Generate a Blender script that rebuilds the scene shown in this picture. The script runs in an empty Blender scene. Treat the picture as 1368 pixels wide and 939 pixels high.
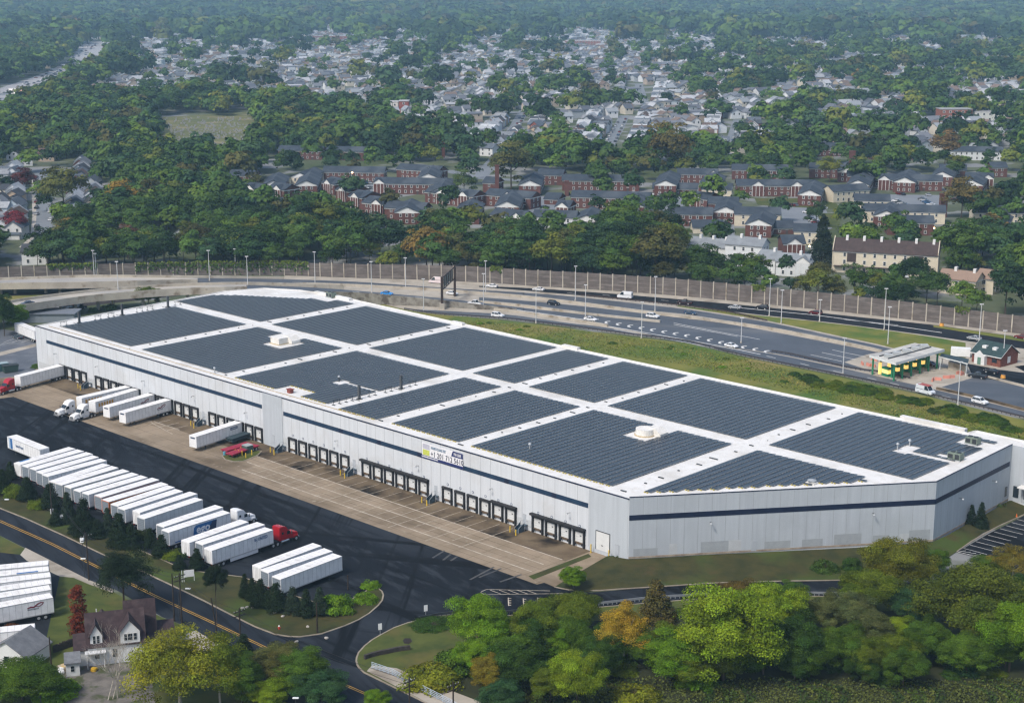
import bpy, bmesh, math, random, re
import numpy as np
from mathutils import Vector, Matrix
from mathutils.geometry import tessellate_polygon
from math import radians as R, sin, cos, pi, atan2, hypot

S = bpy.context.scene
COL = S.collection
# ---------------------------------------------------------------- camera, sky, sun, exposure
F = 2080.0                       # focal length in pixels of a 1368 px wide picture
TH = math.atan(495.5 / F)        # downward pitch
CH = 116.0                       # camera height above the yard
cam = bpy.data.cameras.new('camera'); cam.sensor_width = 36; cam.lens = F / 1368 * 36
cam.clip_start = 1; cam.clip_end = 40000
co = bpy.data.objects.new('camera', cam); COL.objects.link(co)
co.location = (0, 0, CH); co.rotation_euler = (pi / 2 - TH, 0, 0); S.camera = co
SUN_EL, SUN_AZ = R(50), R(222)   # azimuth clockwise from +Y
w = bpy.data.worlds.new('World'); S.world = w; w.use_nodes = True
nt = w.node_tree; nt.nodes.clear()
sky = nt.nodes.new('ShaderNodeTexSky'); sky.sky_type = 'NISHITA'; sky.sun_disc = False
sky.sun_elevation = SUN_EL; sky.sun_rotation = SUN_AZ; sky.air_density = 1.0; sky.dust_density = 3.0; sky.ozone_density = 1.0
bg = nt.nodes.new('ShaderNodeBackground'); bg.inputs[1].default_value = 0.098
ow = nt.nodes.new('ShaderNodeOutputWorld')
nt.links.new(sky.outputs[0], bg.inputs[0]); nt.links.new(bg.outputs[0], ow.inputs[0])
sl = bpy.data.lights.new('sun', 'SUN'); sl.energy = 1.5; sl.angle = R(10); sl.color = (1.0, 0.95, 0.88)
so = bpy.data.objects.new('sun', sl); COL.objects.link(so)
sd = Vector((sin(SUN_AZ) * cos(SUN_EL), cos(SUN_AZ) * cos(SUN_EL), sin(SUN_EL)))
so.rotation_euler = sd.to_track_quat('Z', 'Y').to_euler()
S.view_settings.view_transform = 'Standard'; S.view_settings.look = 'None'
S.view_settings.exposure = 0.95; S.view_settings.gamma = 1.0; S.view_settings.use_curve_mapping = False
cy = S.cycles
cy.max_bounces = 5; cy.diffuse_bounces = 2; cy.glossy_bounces = 2; cy.transmission_bounces = 2; cy.volume_bounces = 1
cy.use_denoising = True; cy.denoiser = 'OPENIMAGEDENOISE'; cy.denoising_input_passes = 'RGB_ALBEDO_NORMAL'; cy.denoising_prefilter = 'NONE'; cy.use_adaptive_sampling = False; cy.filter_width = 1.35; cy.sample_clamp_indirect = 4; cy.caustics_reflective = False; cy.caustics_refractive = False

# ---------------------------------------------------------------- helpers
def gp(px, py, z=0.0):
    """the point of the plane z under a pixel of the photograph"""
    x = (px - 684) / F; v = (469.5 - py) / F
    dy = cos(TH) + v * sin(TH); dz = -sin(TH) + v * cos(TH)
    t = (z - CH) / dz
    return Vector((x * t, dy * t, z))
def pj(x, y, z=0.0):
    z = z - CH
    fw = y * cos(TH) - z * sin(TH); up = y * sin(TH) + z * cos(TH)
    return 684 + F * x / fw, 469.5 - F * up / fw
def mpp(x, y, z=0.0):
    """metres per photograph pixel at a point"""
    return (y * cos(TH) - (z - CH) * sin(TH)) / F
def topz(bx, by, ty, z=0.0):
    """height above z of something that stands at pixel (bx,by) and reaches up to pixel row ty"""
    b = gp(bx, by, z); v = (469.5 - ty) / F
    return CH + b.y / (cos(TH) + v * sin(TH)) * (-sin(TH) + v * cos(TH)) - z
B0 = gp(839.5, 745.7, 1.0); E_ = Vector((-0.72003, 0.69394)); N_ = Vector((0.69394, 0.72003))
def W(u, v, z=0.0):
    """warehouse frame (u along the dock wall away from the near corner, v into the building) to world"""
    return Vector((B0.x + E_.x * u + N_.x * v, B0.y + E_.y * u + N_.y * v, z))
def UV(px, py, z=0.0):
    g = gp(px, py, z); d = Vector((g.x - B0.x, g.y - B0.y)); return d.dot(E_), d.dot(N_)
WROT = atan2(-E_.y, -E_.x)       # local x = -u, local y = v

class MB:
    def __init__(s): s.v = []; s.f = []; s.m = []
    def add(s, vs, fs, m=0):
        o = len(s.v); s.v += [tuple(p) for p in vs]; s.f += [tuple(i + o for i in f) for f in fs]; s.m += [m] * len(fs); return s
    def box(s, x0, x1, y0, y1, z0, z1, m=0):
        return s.add([(x0, y0, z0), (x1, y0, z0), (x1, y1, z0), (x0, y1, z0), (x0, y0, z1), (x1, y0, z1), (x1, y1, z1), (x0, y1, z1)],
                     [(0, 3, 2, 1), (4, 5, 6, 7), (0, 1, 5, 4), (1, 2, 6, 5), (2, 3, 7, 6), (3, 0, 4, 7)], m)
    def prism(s, poly, z0, z1, m=0, cap=None):
        n = len(poly); z0 = z0 if isinstance(z0, (list, tuple)) else [z0] * n; z1 = z1 if isinstance(z1, (list, tuple)) else [z1] * n
        vs = [(p[0], p[1], z0[i]) for i, p in enumerate(poly)] + [(p[0], p[1], z1[i]) for i, p in enumerate(poly)]
        s.add(vs, [(i, (i + 1) % n, n + (i + 1) % n, n + i) for i in range(n)], m)
        tr = tessellate_polygon([[Vector((p[0], p[1], 0)) for p in poly]])
        s.add(vs[n:], [tuple(t) for t in tr], m if cap is None else cap)
        return s.add(vs[:n], [tuple(t) for t in tr], m)
    def side(s, prof, y0, y1, m=0, ax='x'):
        """a profile in x-z extruded along y"""
        n = len(prof); vs = [(p[0], y0, p[1]) for p in prof] + [(p[0], y1, p[1]) for p in prof]
        if ax == 'y': vs = [(b, a, c) for a, b, c in vs]
        s.add(vs, [(i, (i + 1) % n, n + (i + 1) % n, n + i) for i in range(n)], m)
        tr = tessellate_polygon([[Vector((p[0], p[1], 0)) for p in prof]])
        s.add(vs[:n], [tuple(t) for t in tr], m); return s.add(vs[n:], [tuple(t) for t in tr], m)
    def cyl(s, a, b, r0, r1=None, n=8, m=0, cap=True):
        r1 = r0 if r1 is None else r1; a = Vector(a); b = Vector(b); d = (b - a).normalized()
        t = d.orthogonal().normalized(); q = d.cross(t)
        vs = [a + (t * cos(2 * pi * i / n) + q * sin(2 * pi * i / n)) * r0 for i in range(n)] + [b + (t * cos(2 * pi * i / n) + q * sin(2 * pi * i / n)) * r1 for i in range(n)]
        fs = [(i, (i + 1) % n, n + (i + 1) % n, n + i) for i in range(n)]
        if cap: fs += [tuple(range(n))[::-1], tuple(range(n, 2 * n))]
        return s.add(vs, fs, m)
    def tube(s, pts, r, n=6, m=0):
        for a, b in zip(pts[:-1], pts[1:]): s.cyl(a, b, r, r, n, m)
        return s
    def quad(s, a, b, c, d, m=0): return s.add([a, b, c, d], [(0, 1, 2, 3)], m)
    def tf(s, M):
        s.v = [tuple(M @ Vector(p)) for p in s.v]; return s
    def mesh(s, name, mats, smooth=False, bev=0, fix=True):
        me = bpy.data.meshes.new(name); me.from_pydata(s.v, [], s.f); 
        for k in (mats if isinstance(mats, (list, tuple)) else [mats]): me.materials.append(k)
        me.polygons.foreach_set('material_index', s.m)
        if smooth: me.polygons.foreach_set('use_smooth', [True] * len(me.polygons))
        if bev or fix:
            bm = bmesh.new(); bm.from_mesh(me); bmesh.ops.recalc_face_normals(bm, faces=bm.faces)
            if bev:
                bmesh.ops.remove_doubles(bm, verts=bm.verts, dist=.0005); bmesh.ops.dissolve_limit(bm, angle_limit=.02, verts=bm.verts, edges=bm.edges); bmesh.ops.recalc_face_normals(bm, faces=bm.faces)
                bmesh.ops.bevel(bm, geom=bm.edges[:], offset=bev, segments=2, affect='EDGES', clamp_overlap=True)
            bm.to_mesh(me); bm.free()
        me.update(); return me
    def build(s, name, mats, parent=None, **k):
        return link(name, s.mesh(name, mats, **k), parent)
def link(name, me, parent=None, loc=None, rz=None):
    o = bpy.data.objects.new(name, me); COL.objects.link(o)
    if parent is not None: o.parent = parent
    if loc is not None: o.location = loc
    if rz is not None: o.rotation_euler = (0, 0, rz)
    return o
def tag(o, label=None, cat=None, group=None, kind=None):
    for k, v in (('label', label), ('category', cat), ('group', group), ('kind', kind)):
        if v: o[k] = v
    return o
def thing(name, label, cat, loc=(0, 0, 0), rz=0.0, group=None):
    o = bpy.data.objects.new(name, None); COL.objects.link(o); o.location = loc; o.rotation_euler = (0, 0, rz)
    o.empty_display_size = 0.5
    return tag(o, label, cat, group)
KIDS = {}
def dup(root, loc=None, rz=None, label=None, group=None, color=None, scale=None, only=None):
    """a copy of a thing with copies of its parts and sub-parts (mesh data shared)"""
    r = root.copy(); COL.objects.link(r)
    if loc is not None: r.location = loc
    if rz is not None: r.rotation_euler = (0, 0, rz)
    if scale is not None: r.scale = scale if hasattr(scale, '__len__') else (scale,) * 3
    if label: r['label'] = label
    if group: r['group'] = group
    if root.name not in KIDS: KIDS[root.name] = [(c, list(c.children)) for c in root.children]
    if color is not None and r.data is not None: r.color = color
    for ch, sub in KIDS[root.name]:
        c = ch.copy(); COL.objects.link(c); c.parent = r
        if color is not None: c.color = color
        for g in sub:
            d = g.copy(); COL.objects.link(d); d.parent = c
            if color is not None: d.color = color
    return r

# ---------------------------------------------------------------- materials
def _new(name):
    m = bpy.data.materials.new(name); m.use_nodes = True; n = m.node_tree; n.nodes.clear()
    o = n.nodes.new('ShaderNodeOutputMaterial'); p = n.nodes.new('ShaderNodeBsdfPrincipled'); n.links.new(p.outputs[0], o.inputs[0])
    return m, n, p
def _noise(n, coord, scale, detail=4, rough=.6, stretch=None):
    t = n.nodes.new('ShaderNodeTexNoise'); t.inputs['Scale'].default_value = scale; t.inputs['Detail'].default_value = detail; t.inputs['Roughness'].default_value = rough
    if stretch:
        mp = n.nodes.new('ShaderNodeMapping'); mp.vector_type = 'TEXTURE'; mp.inputs['Rotation'].default_value = (0, 0, stretch[2]); mp.inputs['Scale'].default_value = (1 / stretch[0], 1 / stretch[1], 1)
        n.links.new(coord, mp.inputs[0]); coord = mp.outputs[0]
    n.links.new(coord, t.inputs['Vector']); return t.outputs['Fac']
def _ramp(n, fac, stops):
    r = n.nodes.new('ShaderNodeValToRGB'); e = r.color_ramp.elements
    while len(e) < len(stops): e.new(.5)
    for k, (p, c) in enumerate(stops): e[k].position = p; e[k].color = (*c, 1) if len(c) == 3 else c
    n.links.new(fac, r.inputs[0]); return r.outputs[0]
def _mix(n, a, b, fac, mode='MIX'):
    x = n.nodes.new('ShaderNodeMix'); x.data_type = 'RGBA'; x.blend_type = mode
    for s_, v in ((x.inputs[0], fac), (x.inputs[6], a), (x.inputs[7], b)):
        if isinstance(v, (int, float)): s_.default_value = v
        elif isinstance(v, tuple): s_.default_value = (*v, 1) if len(v) == 3 else v
        else: n.links.new(v, s_)
    return x.outputs[2]
def mat(name, c1, c2=None, scale=.3, rough=.8, layers=None, coord='world', metal=0, spec=.3, stretch=None, lo=.35, hi=.65, detail=5, bump=0, tint=False, emit=None):
    """colour noise between c1 and c2; layers = [(colour, scale, lo, hi, stretch)] of further patches"""
    m, n, p = _new(name)
    if coord == 'world':
        g = n.nodes.new('ShaderNodeNewGeometry'); cd = g.outputs['Position']
    else:
        g = n.nodes.new('ShaderNodeTexCoord'); cd = g.outputs['Object']
    if c2 is None: c2 = tuple(x * .86 for x in c1)
    f = _noise(n, cd, scale, detail, .6, stretch)
    c = _ramp(n, f, [(lo, c1), (hi, c2)])
    for L in layers or []:
        col, sc, a, b = L[:4]; st = L[4] if len(L) > 4 else None
        k = _ramp(n, _noise(n, cd, sc, 4, .55, st), [(a, (0, 0, 0)), (b, (1, 1, 1))])
        c = _mix(n, c, col, k)
    if tint:
        oi = n.nodes.new('ShaderNodeObjectInfo'); c = _mix(n, c, oi.outputs['Color'], 1.0, 'MULTIPLY')
    n.links.new(c, p.inputs['Base Color'])
    p.inputs['Roughness'].default_value = rough; p.inputs['Metallic'].default_value = metal; p.inputs['Specular IOR Level'].default_value = spec
    if bump:
        b = n.nodes.new('ShaderNodeBump'); b.inputs['Strength'].default_value = bump; b.inputs['Distance'].default_value = .3
        n.links.new(f, b.inputs['Height']); n.links.new(b.outputs[0], p.inputs['Normal'])
    if emit:
        p.inputs['Emission Color'].default_value = (*emit[:3], 1); p.inputs['Emission Strength'].default_value = emit[3]
    return m
MT = {}
def simple(name, c, rough=.6, metal=0, spec=.4, var=.1):
    if name not in MT: MT[name] = mat(name, c, tuple(x * (1 - var) for x in c), scale=.8, rough=rough, metal=metal, spec=spec, coord='object')
    return MT[name]
white = simple('white_paint', (.74, .75, .75)); black = simple('black_rubber', (.015, .015, .017), .7); dark = simple('dark_steel', (.035, .04, .045), .5)
steel = simple('galvanised_steel', (.42, .44, .45), .4, .3); glass = simple('dark_glass', (.02, .028, .035), .08, 0, .6)
yellow = simple('yellow_paint', (.62, .42, .03)); chrome = simple('bright_metal', (.6, .6, .6), .25, .8)
# ---------------------------------------------------------------- setting: ground, roads, markings
def interp(pl, x):
    xs = [p[0] for p in pl]; ys = [p[1] for p in pl]
    return float(np.interp(x, xs, ys))
def ext(pl):
    """carry a line that leaves the frame well past its edges"""
    pl = list(pl)
    if pl[-1][0] >= 1418 and len(pl) > 1: (a, b), (c, d) = pl[-2:]; pl.append((c + 190, d + 190 * (d - b) / (c - a)))
    if pl[0][0] <= -69 and len(pl) > 1: (a, b), (c, d) = pl[:2]; pl.insert(0, (a - 130, b - 130 * (d - b) / (c - a)))
    return pl
def smooth(pl, step=8, k=3):
    x0, x1 = pl[0][0], pl[-1][0]; n = max(2, int((x1 - x0) / step)); X = np.linspace(x0, x1, n + 1); Y = np.interp(X, [p[0] for p in pl], [p[1] for p in pl])
    Z = Y.copy()
    for i in range(len(Y)):
        r = min(k, i, len(Y) - 1 - i); Z[i] = Y[i - r:i + r + 1].mean()
    return list(zip(X.tolist(), Z.tolist()))
def sheet(name, pts, z, m, px=True, kind='structure', zp=0.0):
    """flat sheet from pixel points (on plane zp) or world points, laid at height z"""
    P = [gp(p[0], p[1], zp) for p in pts] if px else [Vector((p[0], p[1], 0)) for p in pts]
    b = MB(); vs = [(p.x, p.y, z) for p in P]
    b.add(vs, [tuple(t) for t in tessellate_polygon([[Vector((p.x, p.y, 0)) for p in P]])])
    o = b.build(name, m, fix=False); fixup(o.data); 
    return tag(o, kind=kind)
def fixup(me):
    bm = bmesh.new(); bm.from_mesh(me)
    for f in bm.faces:
        f.normal_update()
        if f.normal.z < 0: f.normal_flip()
    bm.to_mesh(me); bm.free()
def band(name, top, bot, dz, m, zf=None, thick=0, kind='structure', mats=None):
    """road between two edge lines given as pixel polylines over x; zf(x) = deck height there"""
    top = ext(top); bot = ext(bot); x0 = max(top[0][0], bot[0][0]); x1 = min(top[-1][0], bot[-1][0]); st = smooth(top); sb = smooth(bot)
    X = np.linspace(x0, x1, max(2, int((x1 - x0) / 8)) + 1); b = MB(); vs = []
    for x in X:
        z = zf(x) if zf else 0.0
        for pl in (st, sb):
            p = gp(x, interp(pl, x), z); vs.append((p.x, p.y, z + dz))
    n = len(X); fs = [(2 * i, 2 * i + 1, 2 * i + 3, 2 * i + 2) for i in range(n - 1)]; b.add(vs, fs)
    if thick:
        lo = [(v[0], v[1], (v[2] - thick) if thick < 50 else -.2) for v in vs]; b.add(lo, fs)
        for k in (0, 1):
            b.add([vs[2 * i + k] for i in range(n)] + [lo[2 * i + k] for i in range(n)], [(i, i + 1, n + i + 1, n + i) for i in range(n - 1)])
    o = b.build(name, m, fix=bool(thick))
    if not thick: fixup(o.data)
    return tag(o, kind=kind)
def wallline(name, pl, h, t, m, zf=None, zb=0.0, label=None, cat=None, kind=None, parent=None, world=None, group=None):
    """low wall / barrier of height h, thickness t, along a pixel polyline"""
    if world is None:
        sp = smooth(ext(pl), 10); P = []
        for x, y in sp:
            z = zf(x) if zf else 0.0; q = gp(x, y, z); P.append(q)
    else: P = world
    b = MB(); A = []
    for i, p in enumerate(P):
        d = (P[min(i + 1, len(P) - 1)] - P[max(i - 1, 0)]); d.z = 0; d.normalize(); nn = Vector((-d.y, d.x, 0)) * t / 2
        A.append([(p - nn) + Vector((0, 0, zb)), (p + nn) + Vector((0, 0, zb)), (p + nn) + Vector((0, 0, h)), (p - nn) + Vector((0, 0, h))])
    vs = [q for a in A for q in a]
    fs = [(4 * i + k, 4 * i + (k + 1) % 4, 4 * i + 4 + (k + 1) % 4, 4 * i + 4 + k) for i in range(len(A) - 1) for k in range(4)]
    fs += [(0, 1, 2, 3), tuple(4 * (len(A) - 1) + k for k in (3, 2, 1, 0))]
    b.add(vs, fs); o = b.build(name, m, parent); return tag(o, label, cat, group, kind)

g_sub = mat('suburb_ground', (.10, .115, .06), (.06, .075, .04), .05, .95, [((.20, .205, .205), .035, .50, .56), ((.055, .075, .025), .012, .5, .6)])
g_grass = mat('dry_grass', (.085, .085, .022), (.04, .055, .012), .12, .95, [((.10, .075, .03), .05, .55, .75), ((.035, .06, .012), .9, .5, .7)], bump=.4)
g_olive = mat('verge_grass', (.050, .046, .011), (.024, .029, .007), .25, .95, [((.045, .070, .010), .06, .5, .65), ((.065, .042, .016), .12, .6, .75)], bump=.4)
g_lawn = mat('lawn_grass', (.075, .090, .016), (.04, .058, .010), .2, .95, [((.11, .09, .025), .08, .52, .72)], bump=.3)
g_bank = mat('bank_grass', (.17, .165, .030), (.085, .115, .018), .08, .95, [((.06, .115, .014), .04, .5, .66), ((.20, .16, .055), .03, .55, .72)], bump=.5)
a_yard = mat('yard_asphalt', (.0085, .011, .015), (.0055, .007, .010), .05, .8, [((.024, .029, .037), .03, .46, .66, (.6, 1.6, 2.38)), ((.024, .029, .036), .22, .5, .66, (.5, 2, 2.2)), ((.004, .005, .0065), .10, .55, .63, (.12, 2.6, 2.38)), ((.004, .005, .0065), .11, .56, .64, (.12, 2.4, 1.5)), ((.004, .005, .0065), .08, .56, .64, (.12, 2.8, 2.9))], spec=.12)
a_road = mat('street_asphalt', (.020, .0245, .031), (.012, .015, .020), .08, .75, [((.036, .041, .049), .05, .48, .66, (.3, 1.6, -1.02)), ((.009, .011, .014), .3, .52, .62, (.15, 2, -1.02))], spec=.15)
a_hwy = mat('highway_asphalt', (.088, .10, .118), (.062, .072, .086), .05, .6, [((.125, .132, .14), .03, .52, .72, (.3, 3, -.3))], spec=.2)
a_dark = mat('fresh_asphalt', (.016, .018, .022), (.010, .012, .015), .05, .8, spec=.12)
a_old = mat('grey_lot', (.12, .13, .15), (.08, .09, .105), .08, .6, [((.16, .17, .18), .2, .5, .7)])
conc = mat('tan_concrete', (.28, .222, .158), (.205, .162, .112), .12, .9, [((.125, .095, .062), .06, .52, .68, (.5, 1.2, 2.38)), ((.29, .25, .19), .5, .6, .75)], spec=.15)
conc_dirt = mat('dirty_concrete', (.16, .122, .078), (.095, .07, .045), .15, .9, [((.016, .013, .010), .1, .5, .65)], spec=.15)
conc_pale = mat('pale_concrete', (.40, .36, .30), (.30, .27, .22), .15, .85, [((.2, .17, .13), .1, .55, .7)])
conc_wall = mat('barrier_concrete', (.44, .40, .33), (.33, .295, .24), .2, .85, [((.2, .16, .11), .25, .55, .7)])
conc_deck = mat('bridge_concrete', (.36, .34, .31), (.28, .27, .25), .08, .8, [((.44, .40, .33), .05, .5, .65, (.4, 2, 0))])
line_w = mat('line_white', (.72, .72, .70), (.5, .49, .46), .8, .7)
line_w2 = mat('worn_line', (.50, .45, .37), (.28, .235, .18), .5, .8)
line_y = mat('line_yellow', (.50, .30, .045), (.38, .22, .03), .6, .7)
rust = mat('brown_steel', (.055, .035, .028), (.03, .022, .02), .8, .7)
kerbm = mat('kerb_concrete', (.30, .26, .20), (.2, .17, .13), .4, .85)

def hill(x, y):
    t = min(1, max(0, (y - 4200 - 250 * sin(x / 900.0)) / 3600)); t = t * t * (3 - 2 * t)
    return t * (175 + 30 * sin(x / 1300.0 + 1) + 14 * sin(x / 370.0)) + 6 * max(0, min(1, (y - 2500) / 1500)) * (sin(x / 310.0) * sin(y / 420.0))
ys = [-600, -300, 0, 200, 300, 400, 500, 600, 800, 1000, 1300, 1600, 2000, 2500] + list(range(2700, 8500, 150)) + [9200, 10400]
xs = [-5600, -4800] + list(range(-4200, 4201, 200)) + [4800, 5600]
gb = MB(); gb.add([(x, y, hill(x, y) - .03) for y in ys for x in xs], [(j * len(xs) + i, j * len(xs) + i + 1, (j + 1) * len(xs) + i + 1, (j + 1) * len(xs) + i) for j in range(len(ys) - 1) for i in range(len(xs) - 1)])
go = gb.build('ground', g_sub, fix=False); tag(go, kind='structure')

# yard, street and entrance road
yard_px = [(-90, 560), (-90, 500), (20, 500), (235, 560), (741, 772), (768, 790), (790, 791), (860, 785), (966, 778), (1090, 775), (1145, 774.7), (1230, 778), (1230, 802), (1091, 797), (974, 797), (833, 809), (737, 817), (679, 823), (613, 820), (580, 824), (545, 832.5), (510, 848), (488, 863), (477, 879), (479, 889), (487, 898), (571, 939), (680, 1000), (350, 1000), (300, 905), (262, 841), (217, 824), (153, 786), (120, 775), (34, 732), (0, 715), (-90, 680)]
sheet('yard', yard_px, .010, a_yard)
street_up = [(-90, 648), (0, 679.5), (34, 693), (136, 740.6), (238, 786.5), (306, 820.5), (340, 837.5), (367, 849), (450, 884), (520, 905), (640, 960), (700, 992)]
street_lo = [(-90, 680), (0, 715), (34, 732), (120, 775), (153, 786.5), (217, 824), (262, 841), (306, 868), (380, 920), (450, 968), (480, 990)]
sheet('road', street_up + street_lo[::-1], .016, a_road)
def pline(name, pl, wd, z, m, px=True, dash=None, kind='structure'):
    """painted line of width wd metres along pixel points"""
    P = [gp(x, y) for x, y in pl] if px else [Vector((p[0], p[1], 0)) for p in pl]; b = MB()
    for a, c in zip(P[:-1], P[1:]):
        L = (c - a).length; d = (c - a) / L; nn = Vector((-d.y, d.x, 0)) * wd / 2
        segs = [(0, L)] if not dash else [(s, min(s + dash[0], L)) for s in np.arange(0, L, dash[0] + dash[1])]
        for s0, s1 in segs:
            q = [a + d * s0 - nn, a + d * s1 - nn, a + d * s1 + nn, a + d * s0 + nn]
            b.quad(*[(p.x, p.y, z) for p in q])
    o = b.build(name, m, fix=False); fixup(o.data); return tag(o, kind=kind)
yl = [(-90, 664), (0, 697), (68, 727), (204, 795.5), (282, 831.5), (357, 867), (452, 912), (492, 929), (620, 990)]
pline('road_marking', yl, .16, .021, line_y); pline('road_marking', [(x + 2.0, y - 1.4) for x, y in yl], .16, .021, line_y)

# dock apron (warehouse frame)
def wsheet(name, uv, z, m): return sheet(name, [W(u, v) for u, v in uv], z, m, px=False)
wsheet('apron', [(231, -21.5), (231, 0), (3.5, 0), (2, -3.5), (5.5, -21.5)], .016, conc)
wsheet('apron_dirt', [(229, -8.2), (229, -.2), (10, -.2), (10, -8.2)], .021, conc_dirt)
def wline(name, uv, wd=.22, z=.027, m=line_w2, dash=None): return pline(name, [W(u, v) for u, v in uv], wd, z, m, px=False, dash=dash)
for v, u0, u1 in ((-8.0, 11, 116), (-12.6, 12, 112), (-17.2, 11, 108), (-8, 148, 160)): wline('apron_marking', [(u0, v), (u1, v)], .32)
for k in range(24):
    u = 15.4 + 4.0 * k
    if 30 < u < 108: wline('apron_marking', [(u, -1.5), (u, -20 + (k % 3) * 2)], .13, .028)
for u in (150, 154, 158): wline('apron_marking', [(u, -4), (u, -11)], .2, .028)
wline('apron_marking', [(146, -11.5), (160, -9)], .2, .029)
# expansion joints of the slab
jb = MB()
for k in range(46):
    u = 6 + k * 4.9; a, b_ = W(u, -21.4), W(u, -.3); d = (b_ - a).normalized() * 0; n2 = E_ * .04
    jb.quad((a.x - n2.x, a.y - n2.y, .024), (a.x + n2.x, a.y + n2.y, .024), (b_.x + n2.x, b_.y + n2.y, .024), (b_.x - n2.x, b_.y - n2.y, .024))
for v in (-5.2, -10.4, -15, -19.4):
    a, b_ = W(6, v), W(230, v); n2 = N_ * .05; jb.quad((a.x - n2.x, a.y - n2.y, .0245), (a.x + n2.x, a.y + n2.y, .0245), (b_.x + n2.x, b_.y + n2.y, .0245), (b_.x - n2.x, b_.y - n2.y, .0245))
tag(jb.build('apron_line', conc_dirt), kind='structure')
# repair marks on the yard
for a, c in (((578, 745), (594, 735)), ((592, 748), (602, 740)), ((602, 749), (611, 743)), ((628, 774), (660, 757)), ((668, 777), (697, 767)), ((640, 771), (670, 759))):
    pline('yard_marking', [a, c], .5, .020, mat('faded_mark', (.085, .08, .075), (.04, .042, .045), .6, .7) if 'faded_mark' not in bpy.data.materials else bpy.data.materials['faded_mark'])
pline('yard_marking', [(643, 790), (650, 787), (735, 789)], .16, .021, line_w2); pline('yard_marking', [(642, 791), (648, 794), (752, 792.5)], .16, .021, line_w2)
for x in (655, 667, 679, 691, 703): pline('yard_marking', [(x, 788), (x + 14, 793)], .16, .022, line_w2)
for x, y in ((681, 804), (701, 805), (720, 804)):
    for k in range(4): pline('yard_marking', [(x - 2, y - 5 + 3 * k), (x + 2, y - 5 + 3 * k)], .28, .021, line_w2)
    pline('yard_marking', [(x - 2, y - 6), (x - 1.4, y + 5)], .2, .0215, line_w2)

# grass islands with kerbs
def island(pts, z, m, name='lawn', kerb=True, kh=.14, px=True):
    P = [gp(*p) if px else Vector((p[0], p[1], 0)) for p in pts]
    sheet(name, [(p.x, p.y) for p in P], z, m, px=False)
    if kerb:
        b = MB(); n = len(P); c = sum(P, Vector((0, 0, 0))) / n
        A = []
        for i, p in enumerate(P):
            d = (P[(i + 1) % n] - P[i - 1]).normalized(); nn = Vector((-d.y, d.x, 0)); A.append((p, nn))
        for i in range(n):
            (p, pn), (q, qn) = A[i], A[(i + 1) % n]
            a0, a1, b0, b1 = p - pn * .02, p + pn * .28, q - qn * .02, q + qn * .28
            b.add([(a0.x, a0.y, -.02), (b0.x, b0.y, -.02), (b0.x, b0.y, kh), (a0.x, a0.y, kh), (a1.x, a1.y, -.02), (b1.x, b1.y, -.02), (b1.x, b1.y, kh), (a1.x, a1.y, kh)], [(0, 1, 2, 3), (4, 7, 6, 5), (3, 2, 6, 7)])
        tag(b.build('kerb', kerbm), kind='structure')
isl_low = [(-90, 648), (0, 679.5), (34, 693), (85, 716), (136, 740.6), (190, 764), (238, 786.5), (275, 804.5), (306, 820.5), (340, 837.5), (367, 847.7), (385, 850.5), (401, 851), (430, 847), (462, 836), (480, 828), (494, 819.6), (506, 809), (511.5, 802), (513, 795), (511, 790), (505, 785)]
up = [(497, 780), (488, 790), (470, 800), (440, 810), (398, 797), (324, 770.6)] + [pj(W(u, -65.2).x, W(u, -65.2).y) for u in (62, 90, 120, 150, 175)]
island(isl_low + up, .125, g_olive)
isl2 = [(487, 898), (481, 892), (478.6, 888.6), (477, 883), (477.4, 879), (480, 872), (488, 863), (498, 855), (510, 848), (527, 839), (545, 832.5), (580, 824), (613, 820), (679, 823), (737, 817), (833, 809), (974, 797), (1091, 797), (1200, 802), (1420, 780), (1420, 1000), (690, 1000), (571, 939)]
island(isl2, .125, g_lawn)
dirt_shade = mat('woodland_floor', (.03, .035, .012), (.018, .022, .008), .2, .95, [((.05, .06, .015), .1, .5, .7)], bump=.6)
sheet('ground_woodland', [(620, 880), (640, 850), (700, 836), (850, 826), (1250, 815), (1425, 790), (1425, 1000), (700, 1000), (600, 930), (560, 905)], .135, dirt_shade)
sheet('pavement', [(490, 897), (497, 889), (530, 893), (600, 922), (660, 945), (760, 1000), (690, 1000), (571, 939)], .14, conc_pale)
# grass between the facade and the entrance road, rising to the wall foot (a bank of 1 m)
kb = MB()
rim = [(741, 784), (775, 791.7), (800, 788.4), (860, 785), (966, 778), (1060, 776), (1145, 774.7), (1230, 770), (1278, 737), (1313, 712), (1367, 688), (1420, 665)]
foot = [W(4, -2.2), W(2.5, -1.2), W(-.3, -.3), W(-2, 1.8), W(-12, 15), W(-22, 27.5), W(-30, 37.5), W(-39.9, 51.8), W(-40.2, 58), W(-39.8, 66), W(-39.6, 76), W(-39, 88)]
ro = [gp(*p) for p in rim]; vs = [(p.x, p.y, .06) for p in ro] + [(p.x, p.y, .12) for p in ro] + [(p.x, p.y, 1.02) for p in foot]
n = len(rim); kb.add(vs, [(k * n + i, k * n + i + 1, (k + 1) * n + i + 1, (k + 1) * n + i) for k in (0, 1) for i in range(n - 1)])
o = kb.build('lawn', g_olive, fix=False); fixup(o.data); tag(o, kind='structure')
wallline('kerb', rim[:8], .14, .3, kerbm, zb=-.02, kind='structure'); wallline('kerb', rim[8:], .14, .3, kerbm, zb=-.02, kind='structure')
sheet('path', [(741, 784), (708, 770), (716, 767), (785, 738.5), (800, 735), (809, 739.5), (808, 746)], .034, conc)
sheet('lawn', [(706, 769.5), (713, 774), (790, 743.5), (786, 739.5)], .042, g_olive)
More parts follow.
